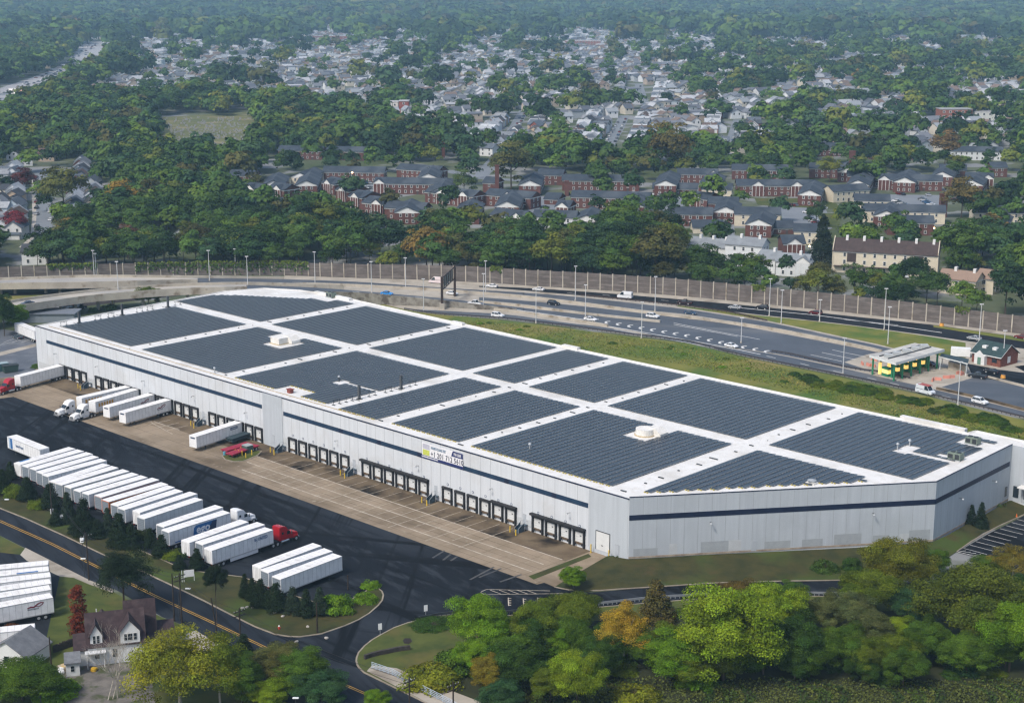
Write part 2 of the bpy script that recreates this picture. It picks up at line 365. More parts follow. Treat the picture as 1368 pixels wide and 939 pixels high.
# right car park
sheet('car_park', [(1278, 737.5), (1322, 712), (1367.5, 689), (1440, 660), (1440, 800), (1340, 752), (1313, 747)], .02, a_yard)
pk = [(1278, 737.5), (1367.5, 689)]
pa, pb = gp(*pk[0]), gp(*pk[1]); dn = (pb - pa).normalized(); ln = (pb - pa).length; per = Vector((dn.y, -dn.x, 0))
for k in range(int(ln / 2.75)):
    q = pa + dn * (k * 2.75 + .4); r = q + per * 5.2 + dn * 0.0; pline('parking_line', [(q.x, q.y), (r.x, r.y)], .14, .026, line_w, px=False)
for k in range(5):
    q = pa + dn * (.2 + k * .1) + per * (k * 1.1); r = q + dn * 1.9 + per * 1.0; pline('parking_line', [(q.x, q.y), (r.x, r.y)], .14, .027, line_w, px=False)
# left yard beside the white house, lawns, dirt
sheet('lawn', [(-90, 690), (0, 716), (34, 733), (34, 742), (-5, 737), (-90, 712)], .03, g_lawn)
sheet('lawn', [(80, 769), (100, 771), (150, 790), (217, 825), (262, 842), (300, 870), (330, 900), (420, 1000), (-90, 1000), (-90, 882), (30, 876), (60, 861)], .03, g_lawn)
sheet('car_park', [(-90, 713), (0, 738), (30, 741), (36, 748), (80, 769), (60, 862), (30, 877), (-90, 884)], .036, a_road)
sheet('pavement', [(34, 731.5), (120, 775), (152, 788), (150, 791.5), (118, 780), (98, 771.5), (80, 770), (36, 749), (27, 741)], .044, conc_pale)
sheet('dirt_yard', [(60, 905), (85, 893), (110, 890), (130, 880), (170, 878), (200, 895), (210, 950), (200, 1000), (40, 1000), (50, 940)], .05, mat('grey_dirt', (.17, .155, .135), (.10, .09, .08), .4, .95, [((.06, .07, .03), .3, .5, .6)]))
sheet('driveway', [(262, 842), (306, 869), (330, 886), (318, 905), (270, 900), (235, 870), (240, 850)], .052, conc_pale)
sheet('car_park', [(-90, 452), (-90, 436), (0, 440), (48, 444), (50, 489), (44, 497), (20, 503), (-90, 515)], .03, a_old)
sheet('path', [(-90, 489), (0, 470.5), (48, 459), (48, 463), (0, 475.5), (-90, 494)], .037, conc_pale)
sheet('apron_side', [(-90, 515), (20, 503), (44, 497), (52, 489), (60, 500), (40, 527), (-90, 545)], .034, conc)
for x in (4, 16, 28): pline('parking_line', [(x, 458), (x + 16, 452)], .14, .04, line_w)
pline('parking_line', [(-40, 470), (46, 450)], .14, .04, line_w)

# ---------------------------------------------------------------- highway
sheet('bank', [(36, 440), (200, 405), (330, 386), (400, 391), (500, 404), (560, 416), (640, 425), (700, 431), (769, 440), (813, 446), (920, 459), (988, 476), (1119, 503), (1220, 525), (1368, 561), (1440, 580), (1440, 640), (1300, 600), (1130, 560), (900, 525), (700, 480), (480, 425), (300, 400), (100, 430), (50, 445)], .012, g_bank)
wall_px = [(-70, 374), (16, 371), (123, 369), (249, 367.5), (301, 367.8), (390, 367.8), (423, 369.2), (476, 371.3), (544, 373), (612, 375.7), (677, 379), (694, 381), (761, 384.6), (827, 389), (895, 394), (912, 395.6), (981, 402), (1052, 409.3), (1125, 416.3), (1200, 425), (1277, 434.5), (1359, 445), (1420, 454)]
rail_px = [(540, 414), (584, 420.5), (680, 426.7), (769, 437.6), (813, 444), (920, 457), (988, 475), (1119, 501.4), (1132, 503.5), (1220, 522.7), (1368, 559), (1430, 575)]
band('road_shoulder', [(380, 368.2), *[(x, y + .3) for x, y in wall_px[6:]]], rail_px and [(380, 392), (460, 392), (540, 414), *rail_px[1:]], .014, conc_pale)
band('road', [(640, 382), (680, 383.6), (733, 386.4), (824, 392.8), (920, 401), (1023, 410.5), (1128, 421.5), (1247, 434), (1368, 451), (1430, 460)],
     [(640, 383.5), (680, 386.5), (733, 391), (778, 395), (920, 409), (995, 418.5), (1093, 429), (1140, 434.5), (1247, 449), (1300, 457), (1430, 474)], .02, a_dark)
def zM2(x): return float(np.interp(x, [0, 180, 300, 450], [4.0, 4.0, 2.2, 0.0]))
def zM3(x): return float(np.interp(x, [0, 300, 400, 474, 590, 690], [6.0, 6.0, 4.8, 3.4, 1.8, 0.0]))
band('bridge_deck', [(-90, 377), (123, 370), (240, 371), (264, 371.5)], [(-90, 385), (0, 381.5), (123, 380), (240, 376.6), (264, 377)], .0, conc_deck, zf=zM2, thick=1.3)
band('road', [(264, 371.5), (380, 373), (480, 376.6), (590, 384.5), (700, 391)], [(264, 377), (398, 378), (460, 381), (590, 388), (700, 396.5)], .024, a_hwy, zf=zM2, thick=99)
band('road', [(699, 391), (768, 396.3), (920, 413.5), (1030, 431), (1140, 455), (1180, 463), (1205, 470)], [(699, 396.5), (803, 409), (920, 420), (1023, 437), (1140, 459.5), (1180, 470), (1205, 477)], .024, a_hwy)
band('bridge_deck', [(-90, 427), (0, 407), (26, 402), (123, 389.5), (240, 381.6), (330, 379.5)], [(-90, 439), (0, 415), (26, 411), (123, 397), (240, 388), (330, 386)], .0, conc_deck, zf=zM3, thick=1.3)
band('road', [(329, 381), (398, 383), (460, 387), (592, 398.6), (700, 411.5)], [(329, 386.5), (398, 391.5), (460, 391.8), (590, 403), (644, 409.5), (700, 416)], .028, a_hwy, zf=zM3, thick=99)
band('road', [(699, 411.5), (770, 420), (820, 424.5), (884, 431.5), (900, 424), (1140, 463.5), (1163, 471.5), (1205, 478)] if 0 else [(699, 411.5), (820, 424.5), (884, 430), (905, 424), (960, 430.5), (1023, 441.5), (1140, 464), (1205, 477)],
     [(699, 416), (780, 428), (813, 436), (850, 442), (900, 456), (1031, 471), (1140, 493), (1174, 497.5), (1205, 503)], .028, a_hwy)
band('road', [(640, 397.2), (680, 400), (768, 408), (862, 419), (920, 426)], [(640, 402), (680, 406), (778, 418), (882, 430), (920, 438)], .026, a_hwy)
band('road', [(555, 413.5), (680, 420), (760, 432), (813, 437.5), (900, 456), (1031, 472), (1140, 495), (1251, 521), (1368, 549.5), (1430, 566)], [(555, 415.5), (579, 419.5), (680, 426), (769, 437), (813, 443), (920, 456.5), (988, 474), (1119, 500.5), (1220, 521.5), (1368, 557.5), (1430, 574)], .032, a_hwy)
# median of grass east of the overhead sign
band('bank', [(905, 408), (995, 419.5), (1093, 430), (1140, 435.3), (1247, 450.3), (1290, 458)], [(905, 409.5), (1030, 429), (1140, 453), (1180, 461), (1230, 476), (1290, 480)], .03, g_bank)
band('bank', [(1247, 434.5), (1368, 451.5), (1430, 461)], [(1247, 437), (1368, 456.5), (1430, 466)], .034, g_bank)
# toll apron and road beyond
sheet('toll_apron', [(1157, 474), (1128, 484), (1171, 498), (1258, 517), (1300, 504.5), (1268, 478), (1230, 470), (1190, 468)], .038, conc_pale)
sheet('road', [(1258, 517), (1300, 503), (1320, 505), (1368, 517.5), (1430, 532), (1430, 562), (1368, 546.5)], .036, a_hwy)
sheet('road', [(1290, 483), (1300, 503), (1368, 514), (1430, 527), (1430, 500), (1368, 488), (1334, 492)], .040, a_yard)
sheet('pavement', [(1288, 482), (1294, 486), (1334, 494), (1368, 498), (1368, 496), (1352, 488), (1334, 491)], .048, conc_pale)
def ml(pl, wd=.35, dash=None, m=line_w): return pline('road_marking', pl, wd, .046, m, dash=dash)
ml([(680, 412.6), (780, 427)], .5); ml([(900, 431.5), (950, 441.5), (1015, 453.5)], .35); ml([(900, 433.5), (950, 443), (985, 449.5)], .35)
ml([(813, 436), (905, 452), (960, 462), (1016, 473.5)], .5); ml([(820, 440), (905, 455.5), (960, 466)], .35)
for k in range(16):
    x = 800 + k * 15.2; y = np.interp(x, [800, 920, 1032], [428, 448, 470.5])
    ml([(x, y - 1.2), (x - 5, y - 1.0), (x - 6.5, y + .8), (x - 3.5, y + 1.8)], .8)
for x, y in ((1030, 477), (1075, 487), (1119, 497), (1165, 506), (1195, 513), (1264, 530)): ml([(x - 6, y - 1.4), (x + 6, y + 1.4)], .3)
for x, y in ((1112, 467.5), (1098, 471)): ml([(x, y), (x + 45, y + 9.5)], .3)
ml([(1083, 474), (1125, 483)], .3)
for x, y in ((763, 392), (810, 394.5), (888, 401.5)): ml([(x - 5, y - .5), (x + 5, y + .5)], .3)
ml([(990, 411.5), (1093, 421.5), (1200, 436), (1258, 444.5)], .6); ml([(1128, 427), (1200, 434.5)], .4)
def mz(pl, z, wd=.3, dash=None):
    P = [gp(x, y, z) for x, y in pl]
    b = MB()
    for a, c in zip(P[:-1], P[1:]):
        d = (c - a).normalized(); nn = Vector((-d.y, d.x, 0)) * wd / 2; b.quad(*[(p.x, p.y, z + .05) for p in (a - nn, c - nn, c + nn, a + nn)])
    o = b.build('road_marking', line_w, fix=False); fixup(o.data); tag(o, kind='structure')
for x, y, z in ((475, 390, 3.45), (560, 397.5, 2.3), (603, 402.5, 1.7)): mz([(x - 5, y - .4), (x + 5, y + .4)], z)
# ---------------------------------------------------------------- warehouse
def streak(name, c1, c2, c3, rough=.7):
    m, n, p = _new(name); g = n.nodes.new('ShaderNodeTexCoord'); mp = n.nodes.new('ShaderNodeMapping'); mp.inputs['Scale'].default_value = (1, 1, .05)
    n.links.new(g.outputs['Object'], mp.inputs[0]); f = _noise(n, mp.outputs[0], .9, 5, .65); c = _ramp(n, f, [(.35, c1), (.66, c2)])
    k = _ramp(n, _noise(n, g.outputs['Object'], .12, 4, .6), [(.52, (0, 0, 0)), (.72, (1, 1, 1))]); c = _mix(n, c, c3, k)
    n.links.new(c, p.inputs['Base Color']); p.inputs['Roughness'].default_value = rough; p.inputs['Specular IOR Level'].default_value = .25; return m
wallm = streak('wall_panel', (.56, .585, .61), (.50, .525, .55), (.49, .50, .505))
wallm2 = streak('wall_panel_grey_shaded', (.44, .475, .505), (.385, .415, .445), (.38, .41, .435))  # wall panel colour toned down for the less lit right facades; pilasters share it
seam = simple('wall_joint', (.33, .35, .37)); navy = mat('navy_band', (.012, .02, .05), (.010, .016, .038), .4, .5, coord='object')
navy2 = mat('blue_band', (.018, .045, .085), (.012, .028, .06), .3, .5, coord='object')
memb = mat('roof_membrane', (.70, .69, .665), (.63, .62, .59), .25, .6, [((.50, .48, .44), .09, .55, .75), ((.58, .56, .52), .7, .5, .7)], coord='object'); foot_m = mat('stained_foot', (.42, .36, .28), (.25, .2, .15), .6, .9, coord='object')
RZ = 13.5
wh = thing('warehouse', 'huge white distribution warehouse with a navy stripe and a solar covered roof', 'warehouse', B0.to_3d() * 1 if 0 else (B0.x, B0.y, 0), WROT)
FP = [(0, 0), (234.8, 0), (238.3, 72), (233, 85), (221, 91.5), (205, 94.5), (192, 93.5), (100, 91.8), (-26, 91.5), (-26.5, 94.5), (-39, 94.5), (-62, 95), (-62, 88.9), (-38.5, 88.6), (-39.7, 52.4)]
def L(u, v): return (-u, v)
fp = [L(*p) for p in FP]
b = MB(); n = len(fp)
b.prism(fp, -.1, RZ, 0, 1)
wl = b.build('wall', [wallm, memb], wh)
# right hand facades, their weaker light put into a greyer tone: thin cladding sheets 4 cm proud
def facade(a, c, out, z0, z1, m, name, nsp=None, d=.04):
    """clad a wall from local point a to c with panels and joints"""
    a = Vector(a); c = Vector(c); dr = (c - a).normalized(); nn = Vector((dr.y, -dr.x)) * out; Lg = (c - a).length
    q = MB(); p = [a, c, c + nn * d, a + nn * d]; q.prism([tuple(t) for t in p], z0, z1, 0)
    k = nsp; pos = k
    while pos < Lg - .5:
        s = a + dr * pos; w2 = dr * .045; q.prism([tuple(s - w2 + nn * d), tuple(s + w2 + nn * d), tuple(s + w2 + nn * (d + .012)), tuple(s - w2 + nn * (d + .012))], z0, z1 - .1, 1); pos += k
    o = q.build(name, [m, seam], wh); return o, a, dr, nn
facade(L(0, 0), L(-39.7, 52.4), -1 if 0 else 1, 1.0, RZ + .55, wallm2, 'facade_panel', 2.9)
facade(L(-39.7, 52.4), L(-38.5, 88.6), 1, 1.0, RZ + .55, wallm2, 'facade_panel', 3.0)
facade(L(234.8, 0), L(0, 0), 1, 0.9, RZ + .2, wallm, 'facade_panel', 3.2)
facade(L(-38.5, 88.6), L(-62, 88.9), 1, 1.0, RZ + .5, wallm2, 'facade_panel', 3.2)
def wbox(bm, u0, u1, v0, v1, z0, z1, m=0): return bm.box(-u1, -u0, v0, v1, z0, z1, m)
# pilaster, stripes, coping, foot
b = MB(); wbox(b, 113.6, 121.6, -.16, -.045, 0, RZ + .22); b.build('pilaster', wallm2, wh)
b = MB(); wbox(b, 0.2, 10.6, -.12, -.045, 0, RZ + .22); b.build('pilaster', wallm2, wh)
b = MB(); wbox(b, 11, 113.2, -.09, -.045, 9.2, 10.25, 0); wbox(b, 122, 228.6, -.09, -.045, 9.3, 10.3, 0)
for u in range(20, 113, 14): wbox(b, u, u + 1.3, -.13, -.092, 9.2, 10.25, 1)
b.build('stripe', [navy2, navy], wh)
def along(a, c, out, d0, d1, z0, z1, q, m=0, s0=0, s1=None):
    a = Vector(L(*a)); c = Vector(L(*c)); dr = (c - a).normalized(); nn = Vector((dr.y, -dr.x)) * out; s1 = (c - a).length if s1 is None else s1
    q.prism([tuple(a + dr * s0 + nn * d0), tuple(a + dr * s1 + nn * d0), tuple(a + dr * s1 + nn * d1), tuple(a + dr * s0 + nn * d1)], z0, z1, m)
b = MB(); along((0, 0), (-39.7, 52.4), 1, .045, .1, 9.2, 10.3, b); along((-39.7, 52.4), (-38.5, 88.6), 1, .045, .1, 9.2, 10.3, b, s1=35.4); b.build('stripe', navy, wh)
b = MB()
segs = list(zip(FP, FP[1:] + FP[:1]))
for a, c in segs:
    if (a, c) == (FP[-1], FP[0]): continue
    if a == (0, 0): continue
    along(a, c, -1, -.25, .0, RZ, RZ + .28, b)
along((0, 0), (234.8, 0), -1, -.7, .05, RZ, RZ + .2, b)
along((0, 0), (-39.7, 52.4), 1, -.6, -.01, RZ, RZ + .5, b); 
b.build('parapet', memb, wh)
b = MB(); along((0, 0), (234.8, 0), -1, -.1, .14, RZ + .12, RZ + .34, b); along((0, 0), (-39.7, 52.4), 1, -.12, .09, RZ + .56, RZ + .72, b); along((-39.7, 52.4), (-38.5, 88.6), 1, -.12, .09, RZ + .56, RZ + .72, b)
b.build('coping', navy, wh)
b = MB(); along((0, 3), (232, 3), -1, -.06, .06, RZ, RZ + .12, b, s0=88); b.build('roof_pipe', simple('rusty_pipe', (.32, .22, .09)), wh)
b = MB(); along((0, 0), (-39.7, 52.4), 1, .045, .09, .95, 1.35, b); along((-39.7, 52.4), (-38.5, 88.6), 1, .045, .09, .95, 1.35, b); b.build('plinth', foot_m, wh)
pt1 = simple('repaint_grey', (.33, .355, .37), .8); pt2 = simple('repaint_pale', (.46, .48, .49), .8); rr = random.Random(6)
s0 = 1.0
while s0 < 64:
    s1 = s0 + rr.uniform(1.5, 6); b = MB(); along((0, 0), (-39.7, 52.4), 1, .045, .062, 1.4, 1.4 + rr.choice((1.6, 2.3, 2.3, 2.8)), b, rr.choice((0, 0, 1)), s0, min(s1, 65)); s0 = s1 + rr.choice((0.02, .05, 2.5, 5)); b.build('repaint_patch', [pt1, pt2], wh)
for u0, u1, z1 in ((112, 122.5, 3.4), (144.6, 150.5, 3.1), (84, 88, 2.6), (26.8, 31.5, 2.4), (202, 207, 2.6), (225, 234, 2.7)): b = MB(); wbox(b, u0, u1, -.062, -.045, .9, z1); b.build('repaint_patch', pt2, wh)
# docks
doorw = simple('dock_door_white', (.62, .63, .62)); seal = mat('dock_seal', (.018, .019, .02), (.03, .03, .032), 1.5, .8, coord='object'); lev = simple('leveler_brown', (.11, .075, .045))
plate = simple('number_plate', (.03, .06, .13)); trim_w = simple('bumper_white', (.6, .6, .6))
def dock(canopy):
    t = bpy.data.objects.new('dock_door', None)
    q = MB(); q.box(-1.25, 1.25, -.10, -.05, 1.15, 3.75, 0); 
    for z in (1.7, 2.25, 2.8, 3.3): q.box(-1.25, 1.25, -.115, -.10, z, z + .03, 1)
    q.box(.1, .55, -.125, -.115, 2.5, 2.72, 2)
    d = q.mesh('dock_door', [doorw, seam, dark])
    q = MB(); q.box(-1.62, -1.2, -.5, -.05, .15, 4.0); q.box(1.2, 1.62, -.5, -.05, .15, 4.0); q.box(-1.62, 1.62, -.55, -.05, 3.55, 4.05)
    s_ = q.mesh('dock_seal', seal, bev=.04)
    q = MB(); q.box(-1.18, 1.18, -.32, -.05, .75, 1.12, 0); q.box(-1.1, -.75, -.45, -.32, .55, 1.0, 1); q.box(.75, 1.1, -.45, -.32, .55, 1.0, 1); l_ = q.mesh('dock_leveler', [lev, black])
    q = MB(); q.box(-.26, .26, -.09, -.045, 4.45, 4.95, 0); q.box(-.13, .13, -.1, -.09, 4.55, 4.85, 1); n_ = q.mesh('number_plate', [plate, white])
    return d, s_, l_, n_
DM = dock(False)
DOORS = [219.9, 215.9, 211.9, 208.0] + [200.0, 196.0, 191.9, 187.9, 183.8, 179.8] + [171.9, 167.9, 163.8, 159.7, 155.7, 151.8] + [143.8, 139.8, 135.7, 131.6, 127.6, 123.6] + [109.6, 105.6, 101.5, 97.4, 93.4, 89.3] + [81.3, 77.2, 73.2, 69.2, 65.2, 61.2] + [53.3, 49.2, 45.2, 41.2, 37.2, 33.2] + [25.2, 21.3, 17.3, 13.3]
for u in DOORS:
    d = link('dock_door', DM[0], wh, (-u, 0, 0)); s_ = link('dock_seal', DM[1], d); l_ = link('dock_leveler', DM[2], d)
    if u < 112: link('number_plate', DM[3], d)
for u0, u1 in ((59.4, 83.2), (31.4, 39.2), (11.5, 27.1)):
    b = MB(); wbox(b, u0, u1, -.95, -.05, 4.0, 4.45); b.build('dock_canopy', seal, wh, bev=.05)
# drive-in door and person doors
b = MB(); wbox(b, 5.0, 8.6, -.2, -.165 + .04, .9, 4.9, 0); wbox(b, 4.85, 5.0, -.22, -.12, .9, 5.05, 1); wbox(b, 8.6, 8.75, -.22, -.12, .9, 5.05, 1); wbox(b, 5.0, 8.6, -.22, -.12, 4.9, 5.05, 1); wbox(b, 6.7, 7.2, -.21, -.2, 1.9, 2.1, 1); b.build('drive_in_door', [doorw, dark], wh)
for u, z in ((2.9, 1.0), (225.4, .9), (117.5, .9), (148.2, 1.2), (86, 1.2), (57.3, 1.2), (29.3, 1.2)):
    b = MB(); o_ = -.16 if u < 10 or 113 < u < 121 else -.045; wbox(b, u - .5, u + .5, o_ - .05, o_, z, z + 2.15, 0); wbox(b, u - .56, u + .56, o_ - .03, o_ , z + 2.15, z + 2.25, 1); b.build('door', [simple('grey_door', (.40, .43, .46)), seam], wh)
b = MB(); a = Vector(L(0, 0)); c = Vector(L(-39.7, 52.4)); dr = (c - a).normalized(); nn = Vector((dr.y, -dr.x)); s0 = a + dr * 26
b.prism([tuple(s0 + nn * .045), tuple(s0 + dr * 1.1 + nn * .045), tuple(s0 + dr * 1.1 + nn * .1), tuple(s0 + nn * .1)], 1.1, 3.3); b.build('door', simple('grey_door', (.42, .45, .48)), wh)
# wall lamps
def wlamp(x, y, nn, z):
    q = MB(); q.cyl((x, y, z), (x + nn.x * .9, y + nn.y * .9, z + .15), .05, m=0); e = Vector((x + nn.x * 1.0, y + nn.y * 1.0, z + .1)); q.cyl(e, e + Vector((0, 0, -.25)), .16, .28, m=1); q.build('wall_lamp', [dark, steel], wh)
for u in (16, 39, 63, 92, 118.5 + 10, 152, 176, 200, 223): wlamp(-u, -.05, Vector((0, -1)), 7.0)
for s_ in (17, 52): p = a + dr * s_; wlamp(p.x, p.y, nn, 8.0)
a2 = Vector(L(-39.7, 52.4)); c2 = Vector(L(-38.5, 88.6)); dr2 = (c2 - a2).normalized(); nn2 = Vector((dr2.y, -dr2.x))
for s_ in (11, 27): p = a2 + dr2 * s_; wlamp(p.x, p.y, nn2, 7.8)
# windows and entrance at the office corner
for s_, w_, h_ in ((34.0, 1.1, 2.3),):
    b = MB(); p = a2 + dr2 * s_; b.prism([tuple(p + nn2 * .045), tuple(p + dr2 * w_ + nn2 * .045), tuple(p + dr2 * w_ + nn2 * .09), tuple(p + nn2 * .09)], 2.2, 2.2 + h_); b.build('window', glass, wh)
for x in (39.6, 42.2, 45.0): b = MB(); b.box(x, x + 1.3, 88.4, 88.56, 2.0, 4.6); b.build('window', glass, wh)
b = MB(); b.box(41.5, 48, 86.2, 88.5, 5.0, 5.25); b.build('entrance_canopy', memb, wh)
# roof kerb strips near the back (white raised expansion joints)
for u0, u1, v in ((196, 214, 92.3), (142, 147, 91.6), (95, 101, 91.6), (-25, -8, 92.4)):
    b = MB(); wbox(b, u0, u1, v - .6, v + .8, RZ if v < 92 else RZ - .5, RZ + .7); b.build('roof_hood', memb, wh)
# dock stairs
def stairs(u):
    q = MB()
    for k in range(6): q.box(-.55, .55, -3.0 + k * .3, -2.7 + k * .3, .0 if k < 1 else .2 * k - .06, .2 * (k + 1))
    q.box(-.55, .55, -1.2, -.06, 1.12, 1.24)
    for x in (-.58, .58):
        q.tube([(x, -3.0, .0), (x, -3.0, 1.1), (x, -1.2, 2.2), (x, -.1, 2.2)], .035, 6, 1); q.cyl((x, -1.2, 0), (x, -1.2, 2.2), .035, m=1)
        q.side([(0, 0)] * 0 or [(x - .03, .0), (x + .03, .0), (x + .03, .1), (x - .03, .1)], -3.0, -.1, 0)
        q.add([(x, -3.0, .05), (x, -1.2, .2), (x, -1.2, 2.0), (x, -3.0, .95)], [(0, 1, 2, 3)], 0)
    o = q.build('dock_stairs', [simple('blue_stair', (.045, .075, .10)), steel], wh); o.location = (-u, 0, 0)
for u in (204.4, 147.6, 113.0, 85.6, 56.8, 28.8): stairs(u)

# banner on the dock wall
bn = thing('banner', 'long white phone number banner hung above the navy stripe on the dock wall', 'banner', W(61.6, -.1, 9.4), WROT)
bnw = simple('banner_vinyl', (.72, .72, .74)); bnn = simple('banner_navy', (.02, .03, .12)); bny = simple('banner_lime', (.50, .55, .10)); bng = simple('banner_grey', (.45, .45, .52))
BW, BH = 13.4, 3.6
b = MB(); b.box(0, BW, -.08, -.03, 0, BH, 0); b.build('banner_sheet', bnw, bn)
b = MB(); b.box(0, BW, -.10, -.082, 0, .62, 0); b.box(-.4, 5.8, -.11, -.082, -.1, .62, 0); b.add([(9.6, -.1, 2.3), (BW, -.1, 2.3), (BW, -.1, BH), (10.2, -.1, BH)], [(0, 1, 2, 3)], 0); b.build('banner_panel', bnn, bn)
b = MB(); b.box(.25, 2.5, -.10, -.082, .75, 2.05, 0); b.box(.25, 2.5, -.10, -.082, 2.2, 3.4, 1); b.build('banner_logo', [bny, bng], bn)
def text(txt, size, loc, m, parent, rot=(pi / 2, 0, 0), name='lettering', ext=.01, sx=1.0, bold=0.02, font_space=1.0):
    c = bpy.data.curves.new(name, 'FONT'); c.body = txt; c.size = size; c.extrude = ext; c.offset = bold; c.resolution_u = 2; c.space_character = font_space
    t = bpy.data.objects.new(name, c); COL.objects.link(t); bpy.context.view_layer.update()
    me = bpy.data.meshes.new_from_object(t.evaluated_get(bpy.context.evaluated_depsgraph_get())); bpy.data.objects.remove(t)
    me.materials.clear(); me.materials.append(m); o = link(name, me, parent); o.location = loc; o.rotation_euler = rot; o.scale = (sx, 1, 1); return o
inkn = simple('ink_navy', (.015, .02, .05))
text('+1 201 712 5610', 1.75, (2.9, -.11, .85), inkn, bn, sx=.80, bold=.022, font_space=1.1)
text('100,000 SQUARE FEET', .85, (2.9, -.11, 2.6), simple('ink_blue', (.12, .2, .3)), bn, sx=.62)
text('FOR LEASE', .9, (10.5, -.12, 2.65), bnw, bn, sx=.55)
b = MB(); b.box(-.1, 5.3, -.125, -.112, .2, .42, 0); b.build('banner_strip', bnw, bn)

# ---------------------------------------------------------------- solar arrays
pv = mat('solar_glass', (.005, .013, .026), (.009, .020, .036), .9, .34, coord='object', spec=.4)
pvf = simple('panel_frame', (.32, .35, .38), .4, .4); ball = simple('ballast_yellow', (.42, .34, .08))
EDGE = [(0, 0), (-39.7, 52.4)]
def right_v(u):     # front limit of the roof at u<0
    return 0 if u >= 0 else -u * 52.4 / 39.7
def in_cut(u, v, cuts): return any(a0 <= u <= a1 and b0 <= v <= b1 for a0, a1, b0, b1 in cuts)
CUTS = [(158, 166.5, 33.5, 42.5), (162, 172, 40, 47.5), (112, 122, 0, 9.5), (113.8, 117.6, 19, 22.6), (100, 114, 20.8, 22), (23, 31.5, 34.5, 46.5), (-24, -20, 66, 73.5), (-34, -22, 67.5, 69.6), (-36, -28, 82.5, 87.2), (198.5, 206, 85.5, 95), (36.5, 36.6, 0, 0)]
ARR = [(190.6, 229.3, 5.2, 46.6, 'rear left corner block of panels beside the dark roof masts'), (190.6, 236, 51.4, 90, 'rear block of panels narrowing to the curved roof corner'),
       (145, 186.2, 5.2, 46.6, 'block of panels with a large white roof housing in it'), (145, 186.2, 51.4, 89.8, 'back row block of panels, second from the curved roof corner'),
       (101.3, 141.2, 4.6, 46.8, 'block of panels with the small red vent at its front edge'), (101.3, 141.2, 51.4, 89.8, 'back row block of panels in the middle of the roof'),
       (81.8, 97.2, 3.6, 47, 'narrow block of panels behind the two tall roof masts'), (81.8, 97.6, 51.4, 89.8, 'narrow back row block of panels facing the highway'),
       (54.2, 78.2, 4.2, 47, 'block of panels above the phone number banner'), (54.2, 78.2, 51.4, 90.2, 'back row block of panels between two wide white aisles'),
       (8.2, 50, 4.2, 47, 'largest front block of panels around a round white roof drum'), (8.2, 50, 51.4, 90.2, 'large back row block of panels left of the toll plaza'),
       (-30, 1.8, 5.2, 46.8, 'wedge shaped block of panels with a stepped front edge'), (-34.6, 2.0, 51.4, 89.6, 'corner block of panels with two green rooftop units beside it')]
tl = R(5)
for ai, (u0, u1, v0, v1, lab) in enumerate(ARR):
    rt = thing('solar_array', lab, 'solar panels', W(0, 0, RZ), WROT, 'solar arrays on the warehouse roof'); first = {}
    nr = int((u1 - u0) / 1.74); bl = MB()
    for r in range(nr):
        uc = u0 + .87 + r * 1.74; q = MB(); v = v0 + (.0 if r % 2 else .0)
        while v + 1.0 <= v1:
            vc = v + .5; ok = not in_cut(uc, vc, CUTS)
            if uc < 3: ok = ok and vc > right_v(uc - .9) + 5.5
            if ai == 1 and uc > 199: ok = ok and vc < 90 - (uc - 199) * .62 and (uc < 229 or vc < 84 - (uc - 229) * 3)
            if ai == 12 and uc < -26 and vc > 44: ok = False
            if ai == 13: ok = ok and not (uc < -26.5 and 80.5 < vc < 83 and 0) and (uc > -30 or not 70 < vc < 72)
            if ok:
                h0, h1 = .18, .18 + 1.62 * sin(tl); x0, x1 = -uc - .79, -uc + .79
                q.add([(x0, v + .06, h0), (x1, v + .06, h1), (x1, v + .94, h1), (x0, v + .94, h0)], [(0, 1, 2, 3)], 0)
                q.add([(x0, v + .06, h0), (x1, v + .06, h1), (x1, v + .94, h1), (x0, v + .94, h0), (x0, v + .06, h0 - .05), (x1, v + .06, h1 - .05), (x1, v + .94, h1 - .05), (x0, v + .94, h0 - .05)], [(0, 4, 5, 1), (1, 5, 6, 2), (2, 6, 7, 3), (3, 7, 4, 0)], 1)
                q.add([(x1 + .005, v, h1 - .02), (x1 + .09, v, h1 - .02), (x1 + .09, v + 1, h1 - .02), (x1 + .005, v + 1, h1 - .02)], [(0, 1, 2, 3)], 1)
                first.setdefault(r, v)
            v += 1.0
        if q.v: q.build('panel_row', [pv, pvf], rt, fix=False)
        if r in first and v0 < 30 and ai > 3:
            x = -uc; fv = first[r]
            for dx in (-.55, .1): bl.box(x + dx, x + dx + .3, fv - .42, fv - .12, .02, .22)
    if bl.v: bl.build('ballast_block', ball, rt)

# ---------------------------------------------------------------- rooftop things
def rthing(name, label, cat, u, v, group=None, rz=0): return thing(name, label, cat, W(u, v, RZ), WROT + rz, group)
whs = mat('duct_white', (.72, .70, .66), (.6, .58, .53), .8, .6, coord='object'); hvg = simple('unit_green', (.17, .21, .17)); 
def hvac(lab, u, v):
    t = rthing('rooftop_unit', lab, 'air conditioner', u, v, 'green rooftop units')
    b = MB(); b.box(-1.5, 1.5, -1.0, 1.0, .25, 1.7); b.build('unit_housing', hvg, t, bev=.04)
    b = MB(); b.box(-1.3, -.2, -1.05, -1.0, .5, 1.4); b.box(.3, 1.3, -1.04, -1.0, .4, 1.5); b.build('unit_grille', dark, t)
    b = MB(); b.cyl((-.7, 0, 1.7), (-.7, 0, 1.85), .55, n=14); b.cyl((.7, 0, 1.7), (.7, 0, 1.85), .55, n=14); b.build('unit_fan', dark, t)
    b = MB(); b.box(-1.6, 1.6, -1.1, -.9, 0, .25); b.box(-1.6, 1.6, .9, 1.1, 0, .25); b.build('unit_base', steel, t)
